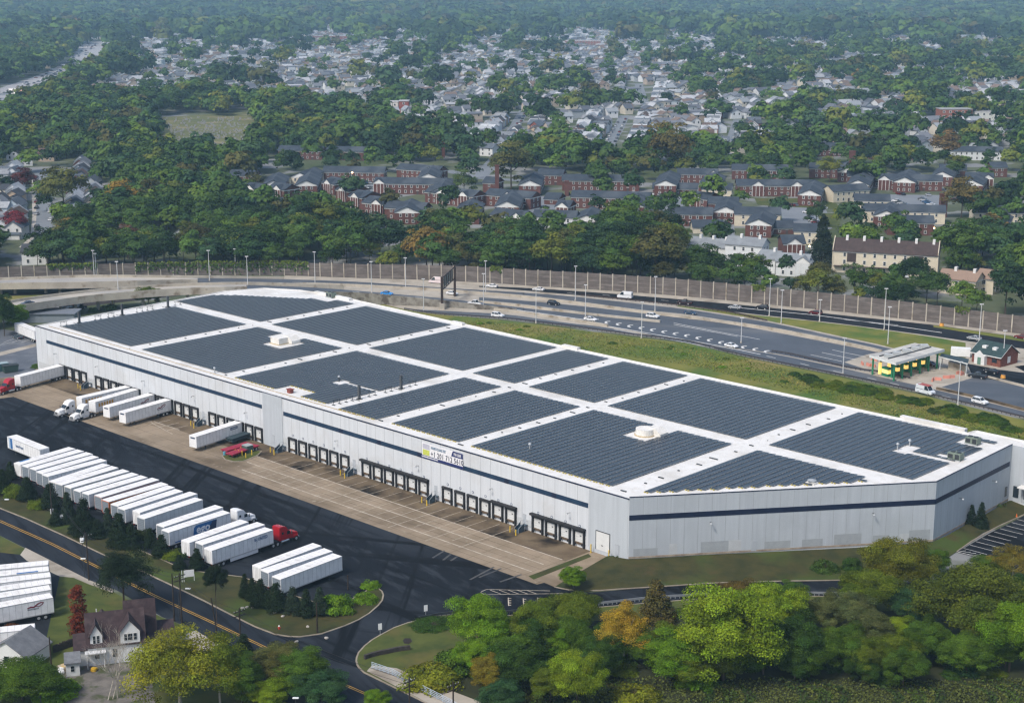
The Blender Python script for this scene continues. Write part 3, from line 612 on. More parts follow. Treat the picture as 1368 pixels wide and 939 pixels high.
hvac('green rooftop unit closest to the highway bank at the roof corner', -31, 84.5); hvac('green rooftop unit closest to the grey facade, beside the panel gap', -34, 71)
hvac('green rooftop unit at the back edge by the curved roof corner', 204.5, 91.2)
t = rthing('roof_housing', 'boxy white roof housing with a slanted duct among the panels', 'roof housing', 163, 38.2)
b = MB(); b.box(-2.0, 2.0, -2.4, 2.4, 0, 1.9); b.build('housing_box', whs, t, bev=.08); b = MB(); b.side([(-.2, .5), (2.2, 0.1), (3.6, .1), (3.6, .9), (2.0, 2.1), (-.2, 2.1)], 1.0, 4.2, ax='x'); b.build('duct', whs, t)
b = MB(); b.box(-2.2, 2.2, -2.6, 2.6, -.02, .25); b.build('housing_curb', simple('rusty_curb', (.45, .36, .22)), t)
t = rthing('roof_drum', 'round white roof drum with a slanted duct in the front block', 'roof housing', 27.4, 38.6)
b = MB(); b.cyl((0, 0, .1), (0, 0, 1.6), 2.3, 2.2, 24); b.build('drum', whs, t); b = MB(); b.side([(0, .4), (2.6, .1), (4.3, .1), (4.3, .8), (2.4, 1.9), (0, 1.7)], .3, 3.2); b.build('duct', whs, t); b = MB(); b.cyl((0, 0, 0), (0, 0, .25), 2.5, 2.5, 24); b.build('housing_curb', simple('rusty_curb', (.45, .36, .22)), t)
t = rthing('roof_vent', 'rusty red roof vent on a white patch near the dock edge', 'roof vent', 116.6, 5.0); b = MB(); b.box(-.7, .7, -.5, .5, 0, .9); b.build('vent_body', simple('rusty_red', (.22, .05, .035)), t); b = MB(); b.box(-.9, .9, -.7, .7, .9, 1.05); b.build('vent_cap', simple('rusty_red', (.22, .05, .035)), t)
for i, (u, v, lab) in enumerate([(147.6, 3.8, 'slim white vent standing at the dock edge beside a white aisle'), (116.4, 21.0, 'small dark vent at the dead end of a narrow white strip'), (38.4, 11.3, 'small vent standing among the panels of the largest front block'), (-21, 68.6, 'dark two armed vent in the white notch of the corner block'), (-21.5, 73, 'white flag shaped vent at the top of the white notch')]):
    t = rthing('roof_vent', lab, 'roof vent', u, v); b = MB(); b.cyl((0, 0, 0), (0, 0, 1.3), .18, .16, 10); b.build('vent_pipe', steel if i != 1 else dark, t); b = MB(); b.cyl((0, 0, 1.3), (0, 0, 1.6), .42, .3, 10); b.cyl((0, 0, 1.6), (0, 0, 1.75), .3, .05, 10); b.build('vent_cap', steel, t)
t = rthing('roof_hatch', 'low round exhaust fan on the white strip above the grey facade', 'roof vent', -20.6, 34.8); b = MB(); b.box(-1, 1, -.8, .8, 0, .35); b.build('fan_base', whs, t); b = MB(); b.cyl((0, 0, .35), (0, 0, .8), .8, .95, 14); b.cyl((0, 0, .8), (0, 0, 1.0), .9, .2, 14); b.build('fan_hood', steel, t)
grit = simple('dark_grating', (.07, .075, .08))
for i, (u, v) in enumerate([(229.5, 12.0), (230, 27.5), (230.2, 44.6), (99.2, 13.2), (99.2, 27.4)]):
    lab = ['rear end wall, the one closest to the dock edge', 'rear end wall, between its two neighbours', 'rear end wall, beside the long white aisle', 'aisle behind the narrow block, closest to the dock edge', 'aisle behind the narrow block, further from the dock edge'][i]
    t = rthing('roof_mast', 'tall dark louvred mast on the ' + lab, 'roof mast', u, v, 'dark masts on the roof'); b = MB(); b.box(-.28, .28, -.28, .28, 0, 3.6); b.build('mast_body', grit, t); b = MB(); b.box(-.6, .6, -.6, .6, 0, .2); b.box(-1.6, 1.4, -1.2, -1.0, .0, .08); b.build('mast_base', dark, t)
for i, (u, v) in enumerate([(229.2, 6.5), (229.6, 18.6), (230, 23.5), (230.2, 34), (230.4, 38), (230.6, 48.6), (99.4, 6), (99.3, 10), (99.2, 17.5), (99.2, 23), (99.2, 31.5)]):
    t = rthing('pipe_stand', 'low dark pipe frame on the rear end strip of the roof' if i < 6 else 'low dark pipe frame in the aisle beside the two tall masts', 'pipe stand', u, v, 'pipe frames on the roof rear end' if i < 6 else 'pipe frames in the roof aisle')
    b = MB()
    for y in (-1.0, 1.0): b.cyl((0, y, 0), (0, y, 1.35), .06); 
    b.cyl((0, -1.3, 1.3), (0, 1.3, 1.3), .06); b.cyl((-.7, .3, 1.1), (.7, .3, 1.1), .06); b.build('pipe_frame', dark, t)
    b = MB(); b.box(-.5, .5, -1.2, -.8, 0, .12); b.box(-.5, .5, .8, 1.2, 0, .12); b.build('stand_base', dark, t)
# walkway ballast dots along the aisles: tiny dark drain covers
dots = MB()
rng = random.Random(3)
for u in (188.4, 143.2, 80, 52.1, 4.6):
    for k in range(14):
        v = 4 + k * 6.2 + rng.uniform(-1, 1); dots.box(-u - 1.2 + rng.uniform(0, 2), -u - 1.0 + rng.uniform(.1, 2.2), v, v + .35, RZ, RZ + .18)
dots.build('drain_cover', dark, wh)

# ---------------------------------------------------------------- highway walls, rails, bridges
nwm = mat('noise_wall_panel', (.135, .115, .103), (.10, .085, .076), .3, .9, [((.17, .15, .135), .8, .5, .65, (.2, .2, 1))])
nw = thing('noise_wall', 'long brown concrete noise wall with pale posts along the far side of the highway', 'noise wall', gp(650, 378))
def addw(o): o.matrix_parent_inverse = Matrix.Translation(-nw.location); return o
P = [gp(x, y, 0) for x, y in smooth(ext(wall_px), 6)]
# resample every 5.0 m
acc = [P[0]]; d_ = 0
for a, c in zip(P[:-1], P[1:]):
    Lg = (c - a).length; s_ = 5.0 - d_
    while s_ <= Lg: acc.append(a + (c - a) * (s_ / Lg)); s_ += 5.0
    d_ = (d_ + Lg) % 5.0
WALLP = acc
def wh_at(p):
    x, y = pj(p.x, p.y, 0); return float(np.interp(x, [0, 100, 300, 420, 600, 900, 1400], [4.6, 5.0, 5.4, 5.6, 6.3, 6.6, 6.1]))
b = MB()
for i, (a, c) in enumerate(zip(acc[:-1], acc[1:])):
    d = (c - a).normalized(); nn = Vector((-d.y, d.x, 0)) * .1; h = wh_at(a); st = .12 * (i % 2)
    b.add([a - nn, c - nn, c + nn, a + nn] + [q + Vector((0, 0, h - .25 + st)) for q in (a - nn, c - nn, c + nn, a + nn)], [(0, 1, 5, 4), (1, 2, 6, 5), (2, 3, 7, 6), (3, 0, 4, 7), (4, 5, 6, 7)])
    for z in (1.5, 3.0, 4.5):
        q0, q1 = a - nn * 1.15, c - nn * 1.15; b.add([q0 + Vector((0, 0, z)), q1 + Vector((0, 0, z)), q1 + Vector((0, 0, z + .08)), q0 + Vector((0, 0, z + .08))], [(0, 1, 2, 3)], 1)
addw(b.build('wall_panel', [nwm, rust], nw, fix=False))
pm = MB(); pm.box(-.2, .2, -.24, .2, 0, 1); pmesh = pm.mesh('wall_post', conc_wall)
vis = [i for i in range(len(acc)) if -20 < pj(*acc[i])[0] < 1390]; step_posts = vis[-100:] if len(vis) > 100 else vis
extra = MB()
for i in vis:
    a = acc[i]; c = acc[min(i + 1, len(acc) - 1)]; h = wh_at(a) + .1
    if i in step_posts:
        o = link('wall_post', pmesh, nw, a - nw.location, atan2(c.y - a.y, c.x - a.x)); o.scale = (1, 1, h)
    else: extra.box(a.x - .2, a.x + .2, a.y - .22, a.y + .2, 0, h)
if extra.v: e_ = addw(extra.build('wall_posts', conc_wall, nw)); tag(e_, kind='stuff')
def barrier(lab, pl, h=.85, t=.45, m=conc_wall, zf=None, zb=0, cat='barrier', name='concrete_barrier', group=None):
    return wallline(name, pl, h, t, m, zf=zf, zb=zb, label=lab, cat=cat, group=group)
barrier('pale concrete barrier on the near side of the upper bridge', [(-90, 385.3), (0, 381.8), (123, 380.3), (240, 376.8), (264, 377.2)], 1.1, .4, zf=zM2, zb=-1.4, name='bridge_parapet', cat='parapet')
barrier('pale concrete parapet on the far side of the upper bridge', [(-90, 377), (123, 370), (240, 371), (380, 372.6)], .9, .4, zf=zM2, zb=-1.2, name='bridge_parapet', cat='parapet')
barrier('stained concrete parapet on the near side of the lower curving bridge', [(-90, 439.5), (0, 415.5), (26, 411.5), (123, 397.5), (240, 388.5), (330, 386.5)], 1.1, .4, zf=zM3, zb=-1.5, name='bridge_parapet', cat='parapet')
barrier('pale concrete parapet on the far side of the lower curving bridge', [(-90, 427), (0, 407), (26, 402), (123, 389.5), (240, 381.6), (330, 379.5), (460, 384)], .9, .4, zf=zM3, zb=-1.2, name='bridge_parapet', cat='parapet')
barrier('weathered retaining wall below the road with the blue car', [(400, 392), (474, 393), (590, 404), (645, 410.5), (690, 415.5)], .9, .4, zf=zM3, zb=-3.4, name='retaining_wall', cat='wall', m=mat('stained_wall', (.27, .255, .22), (.15, .135, .11), .5, .9, [((.09, .075, .06), .3, .5, .62, (1, 1, 0))]))
barrier('concrete barrier between the two far carriageways', [(300, 378.2), (460, 381.8), (590, 388.6), (700, 397.3), (803, 410), (862, 418.4), (920, 425), (1023, 439), (1140, 462), (1178, 471)], .9, .5)
barrier('tan concrete barrier ending where the toll lanes widen', [(640, 404.5), (680, 407.2), (778, 420), (882, 430.8)], .8, .8)
barrier('tan concrete barrier between the toll lanes and the outer ramp', [(600, 406), (646, 412.5), (690, 417.3), (770, 429), (812, 436.5)], .8, .8)
barrier('brown kerb barrier between the toll road and the outer ramp', [(1251, 520), (1300, 530.5), (1368, 548.5), (1430, 565)], .7, .5, m=conc_dirt)
barrier('low pale barrier beside the two black cars past the toll booths', [(1320, 504.5), (1368, 516.8), (1430, 531)], .6, .4)
railm = simple('guard_rail_dark', (.05, .045, .05), .6)
def guard(lab, pl, m=railm, zf=None):
    P = [gp(x, y, zf(x) if zf else 0) for x, y in smooth(ext(pl), 6, 2)]; b = MB(); r = thing('guard_rail', lab, 'guard rail', P[0])
    Z = P[0]
    P = [p - Z for p in P]
    for a, c in zip(P[:-1], P[1:]):
        d = (c - a).normalized(); nn = Vector((-d.y, d.x, 0)) * .06
        for z0, z1 in ((.35, .78),): b.add([a - nn + Vector((0, 0, z0)), c - nn + Vector((0, 0, z0)), c - nn + Vector((0, 0, z1)), a - nn + Vector((0, 0, z1)), a + nn + Vector((0, 0, z0)), c + nn + Vector((0, 0, z0)), c + nn + Vector((0, 0, z1)), a + nn + Vector((0, 0, z1))], [(0, 1, 2, 3), (5, 4, 7, 6), (3, 2, 6, 7)])
    b.build('rail', m, r)
    q = MB(); tot = 0; 
    for a, c in zip(P[:-1], P[1:]):
        n_ = max(1, int((c - a).length / 2.4))
        for k in range(n_): p = a + (c - a) * (k / n_); q.box(p.x - .08, p.x + .08, p.y - .08, p.y + .08, 0, .75)
    o = q.build('rail_posts', m, r); tag(o, kind='stuff'); return r
guard('dark guard rail along the outer ramp above the grassy bank', rail_px)
guard('dark guard rail between the toll lanes and the outer ramp', [(1031, 470.5), (1055, 474), (1140, 494), (1174, 498)]); guard('short dark guard rail beside the nearest toll booth', [(1176, 499), (1216, 506.5)])
guard('rusty guard rail below the far dark carriageway', [(776, 395.5), (850, 403), (920, 410.5), (980, 419), (1025, 430)], m=rust)
guard('steel guard rail along the entrance road above the trees', [(740, 813.5), (800, 809), (870, 801), (974, 795), (1091, 795), (1160, 797)], m=simple('rail_grey', (.2, .22, .24)))
guard('steel guard rail at the yard entrance behind the hedge', [(560, 828), (600, 821), (660, 821.5), (735, 815)], m=dark)
# viaduct ground shadow side: piers under the bridges
for k, (x, zf, top, bot) in enumerate([(x, zM2, 377, 383) for x in (10, 70, 130)] + [(x, zM3, 0, 0) for x in (45, 90, 140, 200, 260)]):
    z = zf(x); y = interp([(-90, 381), (240, 374)], x) if zf is zM2 else interp([(0, 411), (26, 406.5), (123, 393), (240, 385), (330, 383)], x)
    p = gp(x, y, z); t = thing('bridge_pier', ('stout concrete pier under the upper bridge' if zf is zM2 else 'stout concrete pier under the lower curving bridge'), 'bridge pier', (p.x, p.y, 0), .2, 'piers of the upper bridge' if zf is zM2 else 'piers of the lower bridge')
    b = MB(); b.box(-4, 4, -.6, .6, z - 2.0, z - 1.3); b.build('pier_cap', conc_wall, t); b = MB(); b.cyl((-2.6, 0, 0), (-2.6, 0, z - 2.0), .6, n=10); b.cyl((2.6, 0, 0), (2.6, 0, z - 2), .6, n=10); b.build('pier_column', conc_wall, t)
sheet('ground_underpass', [(-90, 395), (0, 393), (150, 384), (320, 377), (330, 386), (240, 395), (123, 408), (60, 416), (-90, 440)], .02, mat('underpass_shade_soil', (.035, .028, .026), (.02, .016, .016), .1, .95))  # ground colour darkened to carry the shade under the bridges
sheet('bank', [(-90, 396), (0, 396), (70, 393.5), (60, 399), (0, 408), (-90, 425)], .03, g_bank)
# long grey storage roof and trucks behind the far corner
t = thing('storage_shed', 'low grey roofed shed behind the far corner of the warehouse', 'shed', gp(58, 428)); b = MB(); b.box(-13, 12, -4, 4, 0, 3.0); b.build('shed_wall', simple('grey_shed', (.2, .23, .26)), t); b = MB(); b.box(-13.5, 12.5, -4.5, 4.5, 3.0, 3.35); b.build('shed_roof', simple('slate_roof_grey', (.16, .18, .21)), t)
# light poles
def pole(bx, by, ty, lab, z=0.0, arm=0.0, group='tall light poles along the highway'):
    h = topz(bx, by, ty, z); t = thing('light_pole', lab, 'light pole', gp(bx, by, z), 0, group)
    b = MB(); b.cyl((0, 0, 0), (0, 0, h), .17, .10, 8); b.build('pole', simple('pole_grey', (.55, .56, .56)), t)
    b = MB(); b.box(-.6 + arm, .6 + arm, -.25, .25, h - .05, h + .2); 
    if arm: b.cyl((0, 0, h - .2), (arm, 0, h), .05)
    b.build('lamp_head', simple('lamp_grey', (.6, .6, .6)), t)
    b = MB(); b.cyl((0, 0, 0), (0, 0, .5), .35, .3, 8); b.build('pole_base', conc_wall, t)
PL = [(126, 370.5, 335, 0, 'at the left end of the noise wall, taller one'), (128.8, 370, 339, 0, 'at the left end of the noise wall, shorter one'), (158, 389, 350, 5.6, 'on the lower curving bridge'), (280, 375.5, 335, 2.4, 'where the upper bridge ends'), (315, 367, 333, 0, 'behind the ivy covered stretch of noise wall'), (331, 382, 343, 5.5, 'above the peak of the warehouse roof'), (421, 380, 337, 0, 'right of the warehouse roof peak'), (496.5, 392, 350, 3.0, 'left of the blue car'), (542, 386, 345, 0, 'right of the blue car'), (566, 417, 373, 0, 'below the retaining wall left of the sign gantry'), (646, 411, 366, 0, 'in front of a taller pole right of the sign gantry'), (648.8, 391.5, 349, 0, 'behind another pole right of the sign gantry'), (716, 432, 386, 0, 'on the bank below the white sedan and black car'), (768.6, 402, 356, 0, 'right of the black car on the middle lanes'), (782, 424, 381, 0, 'beside the white sedan entering the toll lanes'), (857, 452, 404, 0, 'on the bank below the white van with dark windows'), (875, 416, 370, 0, 'behind the white sport utility car'), (990, 458, 425, 0, 'in the zigzag lane markings right of a white sedan'), (1027.5, 422.5, 373, 0, 'on the far edge of the grass median, taller of two'), (1043.5, 432.5, 388, 0, 'on the grass median, right of a taller pole'), (1094.7, 430, 401, 0, 'beside the dark red car on the far lanes'), (1126, 500, 452, 0, 'on the outer ramp left of the toll booths'), (1181, 441, 386, 0, 'thick one behind the toll canopy'), (1186, 459.5, 410.5, 0, 'at the back of the toll canopy'), (1308, 455.6, 406.7, 0, 'behind the brick toll office'), (1339.5, 488, 442, 0, 'in front of the brick toll office'), (1279.5, 541, 484, 0, 'between the white van and the white car on the ramp')]
for bx, by, ty, z, l in PL: pole(bx, by, ty, 'tall grey light pole ' + l, z)
# overhead sign gantry
t = thing('sign_gantry', 'dark overhead road sign frame standing over the highway lanes', 'sign gantry', gp(590.7, 413)); p1 = gp(607.7, 396) - gp(590.7, 413); h1 = topz(590.7, 413, 372)
for p in (Vector((0, 0, 0)), p1): b = MB(); b.box(p.x - .45, p.x + .45, p.y - .45, p.y + .45, 0, h1 + .6); b.build('gantry_post', rust, t)
b = MB(); d = p1.normalized(); nn = Vector((-d.y, d.x, 0)); 
for z in (h1 - 4.4, h1): b.cyl(Vector((0, 0, z)) - d * 0, p1 + Vector((0, 0, z)), .2)
for k in range(7): q = p1 * (k / 6); b.cyl(q + Vector((0, 0, h1 - 4.4)), q + Vector((0, 0, h1)), .14)
b.build('gantry_beam', rust, t)
b = MB(); 
for k in range(5):
    q0 = p1 * (.08 + k * .18); q1 = p1 * (.18 + k * .18); b.add([q0 + nn * .3 + Vector((0, 0, h1 - 4.2)), q1 + nn * .3 + Vector((0, 0, h1 - 4.2)), q1 + nn * .3 + Vector((0, 0, h1 - .3)), q0 + nn * .3 + Vector((0, 0, h1 - .3)), q0 + nn * .36 + Vector((0, 0, h1 - 4.2)), q1 + nn * .36 + Vector((0, 0, h1 - 4.2)), q1 + nn * .36 + Vector((0, 0, h1 - .3)), q0 + nn * .36 + Vector((0, 0, h1 - .3))], [(0, 1, 2, 3), (7, 6, 5, 4), (0, 4, 5, 1), (2, 6, 7, 3)])
b.build('sign_panel', simple('sign_back_grey', (.22, .24, .22)), t); b = MB(); b.box(-.9, .9, -.9, .9, 0, 2.2); b.build('gantry_base', conc_wall, t)
# ---------------------------------------------------------------- vehicles
def tinted(name, rough=.35, spec=.5, var=.04):
    m, n, p = _new(name); oi = n.nodes.new('ShaderNodeObjectInfo'); g = n.nodes.new('ShaderNodeTexCoord')
    f = _ramp(n, _noise(n, g.outputs['Object'], .7, 5), [(.3, (1 - var * 3,) * 3), (.6, (1, 1, 1))]); c = _mix(n, oi.outputs['Color'], f, 1.0, 'MULTIPLY')
    n.links.new(c, p.inputs['Base Color']); p.inputs['Roughness'].default_value = rough; p.inputs['Specular IOR Level'].default_value = spec; return m
paint = tinted('vehicle_paint', .25); trw = tinted('trailer_skin', .5, .3, .05); trs = mat('trailer_seam', (.42, .43, .43), coord='object'); trroof = mat('trailer_roof', (.76, .75, .735), (.68, .67, .65), .5, .6, [((.55, .52, .48), .4, .55, .75)], coord='object')
hub = simple('wheel_hub', (.55, .55, .53), .4, .3); lampw = simple('lamp_clear', (.7, .7, .68), .2); lampr = simple('lamp_red', (.3, .01, .01), .3); doorgrey = simple('roller_door_grey', (.20, .235, .27)); 
def wheel_mesh(name, r, wd, hr=.55):
    q = MB(); q.cyl((-wd / 2, 0, 0), (wd / 2, 0, 0), r, r, 16, 0); q.cyl((-wd / 2 - .01, 0, 0), (wd / 2 + .01, 0, 0), r * hr, r * hr, 12, 1); return q.mesh(name, [black, hub])
WT = wheel_mesh('wheel', .52, .55); WC = wheel_mesh('wheel', .34, .24, .6)
TL = 16.15
def trailer_meshes():
    q = MB(); q.box(-1.3, 1.3, 0, TL, 1.12, 4.08, 0); body = q
    bm = {}
    b = MB(); b.box(-1.3, 1.3, 0, TL, 1.12, 4.06, 0); b.box(-1.3, 1.3, 0, TL, 4.06, 4.11, 1)
    for k in range(1, 14):
        y = k * TL / 14
        b.box(-1.315, -1.3, y - .025, y + .025, 1.3, 3.95, 2); b.box(1.3, 1.315, y - .025, y + .025, 1.3, 3.95, 2)
        b.box(-1.28, 1.28, y - .02, y + .02, 4.11, 4.118, 2)
    for s in (-1, 1): b.box(s * 1.32 - .02, s * 1.32 + .02, -.01, TL + .01, 3.98, 4.1, 2); b.box(s * 1.31 - .02, s * 1.31 + .02, -.01, TL + .01, 1.1, 1.28, 2)
    bm['body'] = b.mesh('trailer_body', [trw, trroof, trs], fix=True)
    b = MB(); b.box(-1.2, 1.2, -.05, -.0, 1.2, 3.95, 0); b.box(-.03, .03, -.07, -.05, 1.2, 3.95, 1)
    for x in (-.9, -.35, .35, .9): b.cyl((x, -.08, 1.2), (x, -.08, 3.9), .025, m=1, n=5)
    bm['doors'] = b.mesh('rear_door', [trw, trs])
    b = MB(); b.box(-1.18, 1.18, -.04, -.0, 1.2, 3.9, 0)
    for z in np.arange(1.6, 3.9, .4): b.box(-1.18, 1.18, -.055, -.04, z, z + .03, 1)
    b.box(-1.3, -1.18, -.06, 0, 1.15, 4.0, 2); b.box(1.18, 1.3, -.06, 0, 1.15, 4.0, 2); b.box(-1.3, 1.3, -.06, 0, 3.9, 4.05, 2)
    bm['roller'] = b.mesh('rear_door', [doorgrey, dark, trw])
    b = MB()
    for x in (-.9, .9): b.box(x - .09, x + .09, TL - 3.4, TL - 3.2, 0, 1.12); b.box(x - .22, x + .22, TL - 3.5, TL - 3.1, 0, .06)
    b.cyl((-.9, TL - 3.3, .7), (.9, TL - 3.3, .7), .05); bm['gear'] = b.mesh('landing_gear', dark)
    b = MB(); b.box(-.5, .5, .4, TL - .6, .85, 1.12); b.box(-1.1, 1.1, .9, 3.6, .72, 1.0); b.box(-1.1, 1.1, -.02, .1, .5, .62); b.box(-.6, -.5, 0, .1, .5, 1.1); b.box(.5, .6, 0, .1, .5, 1.1); bm['frame'] = b.mesh('chassis', dark)
    b = MB(); b.box(-1.27, -1.24, 4.6, TL - 4.2, .35, 1.12, 0); b.box(1.24, 1.27, 4.6, TL - 4.2, .35, 1.12, 0); bm['skirt'] = b.mesh('side_skirt', trw)
    b = MB(); b.box(-1.1, -.9, -.06, .0, .9, 1.08); b.box(.9, 1.1, -.06, 0, .9, 1.08); bm['lamps'] = b.mesh('tail_lamp', lampr)
    return bm
TM = trailer_meshes()
WHITE = (.74, .745, .745, 1)
def trailer(lab, pos, ang, color=WHITE, roller=True, skirt=False, group='parked white box trailers', z=0.0):
    """rear end at pos, nose towards ang (radians from +Y, clockwise)"""
    t = thing('box_trailer', lab, 'trailer', (pos.x, pos.y, z), -ang, group)
    for k, nm in (('body', 'trailer_body'), ('roller' if roller else 'doors', 'rear_door'), ('gear', 'landing_gear'), ('frame', 'chassis')):
        o = link(nm, TM[k], t); o.color = color
    if skirt: link('side_skirt', TM['skirt'], t).color = color
    for y in (1.6, 2.85):
        for x in (-.95, .95): link('wheel', WT, t, (x, y, .52))
    link('tail_lamp', TM['lamps'], t)
    return t
def fw(e): return atan2(e[0], e[1])
AN = fw(N_)            # heading straight at the dock wall
LOT = [(17.3, 618.5), (27.8, 621.7), (38.3, 625.2), (47, 630), (54.6, 633.8), (64.2, 642.5), (72.5, 645.3), (84.4, 649.2), (96.8, 654), (108, 657.8), (124.6, 661.6), (134.2, 667.4), (146.7, 673.1), (155.7, 678), (175.5, 681.8), (181.4, 690), (207.2, 700.5), (214.2, 707.5), (240.5, 721.6), (259, 724), (270.4, 732), (335.3, 755), (345.8, 761), (361.6, 769.8)]
FRR = [(100.6, 599.3), (111.8, 602.6), (124.6, 606), (131, 610.8), (141, 615.6), (147.6, 621), (158.2, 624.8), (172.6, 629.4), (185, 633.8), (196.5, 637.7), (213.4, 640.5), (223.4, 647.2), (235.8, 650.1), (244.5, 655.9), (264.2, 659.3), (271, 667.2), (297, 677.7), (305.4, 685.6), (331.8, 697), (351.6, 701.4), (362.5, 708.4), (428, 729.4), (440.7, 737.2), (456.3, 743)]
LL = ['white box trailer ending the yard row at the left, blue patch on its roof edge', 'second white trailer of the yard row, beside the one with a blue roof patch', 'third white trailer of the yard row counting from the far left end', 'fourth white trailer of the yard row counting from the far left end', 'white trailer just left of a wide dark gap in the yard row', 'greyish white trailer just right of the wide dark gap in the yard row', 'greyish white trailer two places right of the wide dark gap', 'white trailer with a cream rear post, third after the wide dark gap', 'white trailer with a grey roller door, fourth after the wide dark gap', 'white trailer with a grey roller door, fifth after the wide dark gap', 'bright white trailer with a brownish side, left of the orange sided one', 'grey roofed trailer with an orange side', 'white trailer directly right of the orange sided one', 'white trailer two places right of the orange sided one', 'white trailer left of a ribbed grey trailer with a tapered rear', 'ribbed grey sided trailer left of a paved gap', 'grey roofed trailer beside the trailer with the blue round letter logo', 'white trailer with a blue logo panel, coupled to a white tractor', 'white trailer parked behind the noses of the white tractor group', 'white trailer next to the long one with the red tractor', 'long white trailer with blue lettering, coupled to a red tractor', 'rearmost of the three trailers standing apart near the kerb end', 'middle one of the three trailers standing apart near the kerb end', 'closest of the three trailers standing apart near the kerb end']
COLS = {5: (.62, .62, .60, 1), 6: (.60, .60, .58, 1), 10: (.5, .38, .36, 1), 11: (.48, .13, .03, 1), 15: (.58, .60, .60, 1), 7: (.70, .69, .63, 1), 17: (.72, .73, .74, 1)}
TR = []
for i, (a, c) in enumerate(zip(LOT, FRR)):
    ua, va = UV(*a, 4.1); uc, vc = UV(*c, 4.1); ua -= 1.3; uc += 1.3
    va += .4
    rear = W(ua, va); nose = W(uc, vc); d = nose - rear; ang = atan2(d.x, d.y)
    t = trailer(LL[i], rear, ang, COLS.get(i, WHITE), roller=i not in (0, 14, 18, 20, 21), skirt=i in (20, 19, 13)); TR.append((t, rear, ang))
DOCKT = [((15.3, 502.7), 219.9, 'white trailer docked at the far end door behind a red tractor', False), ((102, 530), 183.8, 'white docked trailer with orange lettering, coupled to the left white tractor', True), ((114, 536.7), 179.8, 'white docked trailer with orange lettering, coupled to the right white tractor', True), ((134, 543), 171.9, 'white trailer with a dark red wing logo docked beside the orange lettered pair', True), ((155, 550.4), 163.8, 'white trailer with a dark red wing logo, docked right of its twin', True), ((247.7, 582.7), 131.6, 'lone white trailer with a dark blue name plate docked beside the red flatbeds', True)]
DT = []
for a, u, lab, orange in DOCKT:
    ua, va = UV(*a, 4.1); nose = W(ua - 1.3, va); rear = W(u, -.75); d = nose - rear; d = d.normalized(); ang = atan2(d.x, d.y)
    t = trailer(lab, rear, ang, WHITE, roller=False, group='white trailers backed up to the dock doors'); DT.append((t, rear, ang))
# tractors
def tractor(lab, pos, ang, color, z=0):
    t = thing('truck_tractor', lab, 'truck', (pos.x, pos.y, z), -ang, 'highway tractors')
    b = MB(); b.box(-.45, .45, -3.6, 3.0, .55, .9); b.box(-1.15, 1.15, -.9, 1.4, .45, .95, 0); b.build('chassis', dark, t)
    b = MB()
    b.side([(-1.3, .95), (1.9, .95), (1.9, 2.3), (1.2, 2.95), (.6, 3.75), (-.3, 4.0), (-1.3, 4.0)], -1.18, 1.18, ax='y'); c = b.build('cab', paint, t, bev=.12); c.color = color
    # hood
    b = MB(); b.side([(1.85, .75), (4.0, .6), (4.15, 1.3), (3.8, 1.85), (1.85, 2.2)], -.95, .95, ax='y'); c = b.build('bonnet', paint, t, bev=.14); c.color = color
    b = MB(); b.box(-1.22, -.8, 2.5, 3.8, .75, 1.35); b.box(.8, 1.22, 2.5, 3.8, .75, 1.35); c = b.build('mudguard', paint, t, bev=.12); c.color = color
    b = MB(); b.add([(-1.0, 1.93, 2.25), (1.0, 1.93, 2.25), (.95, 1.24, 2.98), (-.95, 1.24, 2.98)], [(0, 1, 2, 3)]); b.add([(-1.0, 1.96, 2.25), (1.0, 1.96, 2.25), (.95, 1.27, 2.98), (-.95, 1.27, 2.98)], [(0, 1, 2, 3)]); b.build('windscreen', glass, t, fix=False)
    for s in (-1, 1): b = MB(); b.box(s * 1.19 - .012, s * 1.19 + .012, .7, 1.55, 2.0, 2.75); b.box(s * 1.19 - .012, s * 1.19 + .012, -.7, -.2, 2.3, 2.8); b.build('side_window', glass, t)
    b = MB(); b.box(-.6, .6, 4.08, 4.14, .75, 1.6); b.build('grille', chrome, t); b = MB(); b.box(-1.2, 1.2, 4.0, 4.25, .4, .75); b.build('bumper', chrome, t, bev=.05)
    for s in (-1, 1):
        b = MB(); b.box(s * .9 - .16, s * .9 + .16, 3.78, 3.85, 1.0, 1.25); b.build('headlight', lampw, t)
        b = MB(); b.box(s * 1.42 - .1, s * 1.42 + .1, 1.8, 1.9, 1.9, 2.7); b.cyl((s * 1.15, 1.8, 2.3), (s * 1.4, 1.85, 2.3), .03); b.build('mirror', dark, t)
        b = MB(); b.cyl((s * 1.0, -.9, .7), (s * 1.0, 1.2, .7), .32, n=14); b.build('fuel_tank', chrome, t)
        link('wheel', WT, t, (s * 1.0, 3.2, .52)); link('wheel', WT, t, (s * .9, -1.9, .52)); link('wheel', WT, t, (s * .9, -3.1, .52))
    b = MB(); b.box(-.5, .5, -2.9, -1.9, .95, 1.12); b.build('fifth_wheel', dark, t)
    return t
def nosept(rear, ang, dist): return Vector((rear.x + sin(ang) * dist, rear.y + cos(ang) * dist, 0))
r_, a_ = DT[0][1:]; tractor('red truck tractor at the far left edge of the yard', nosept(r_, a_, 19.3), a_, (.35, .012, .018, 1))
r_, a_ = DT[1][1:]; tractor('white tractor coupled at the docks, left one of a pair', nosept(r_, a_, 19.5), a_, (.75, .75, .74, 1))
r_, a_ = DT[2][1:]; tractor('white tractor coupled at the docks, right one of a pair', nosept(r_, a_, 19.5), a_, (.75, .75, .74, 1))
r_, a_ = TR[17][1:]; tractor('white tractor in the trailer row beside the blue logo trailer', nosept(r_, a_, 19.3), a_, (.76, .77, .78, 1))
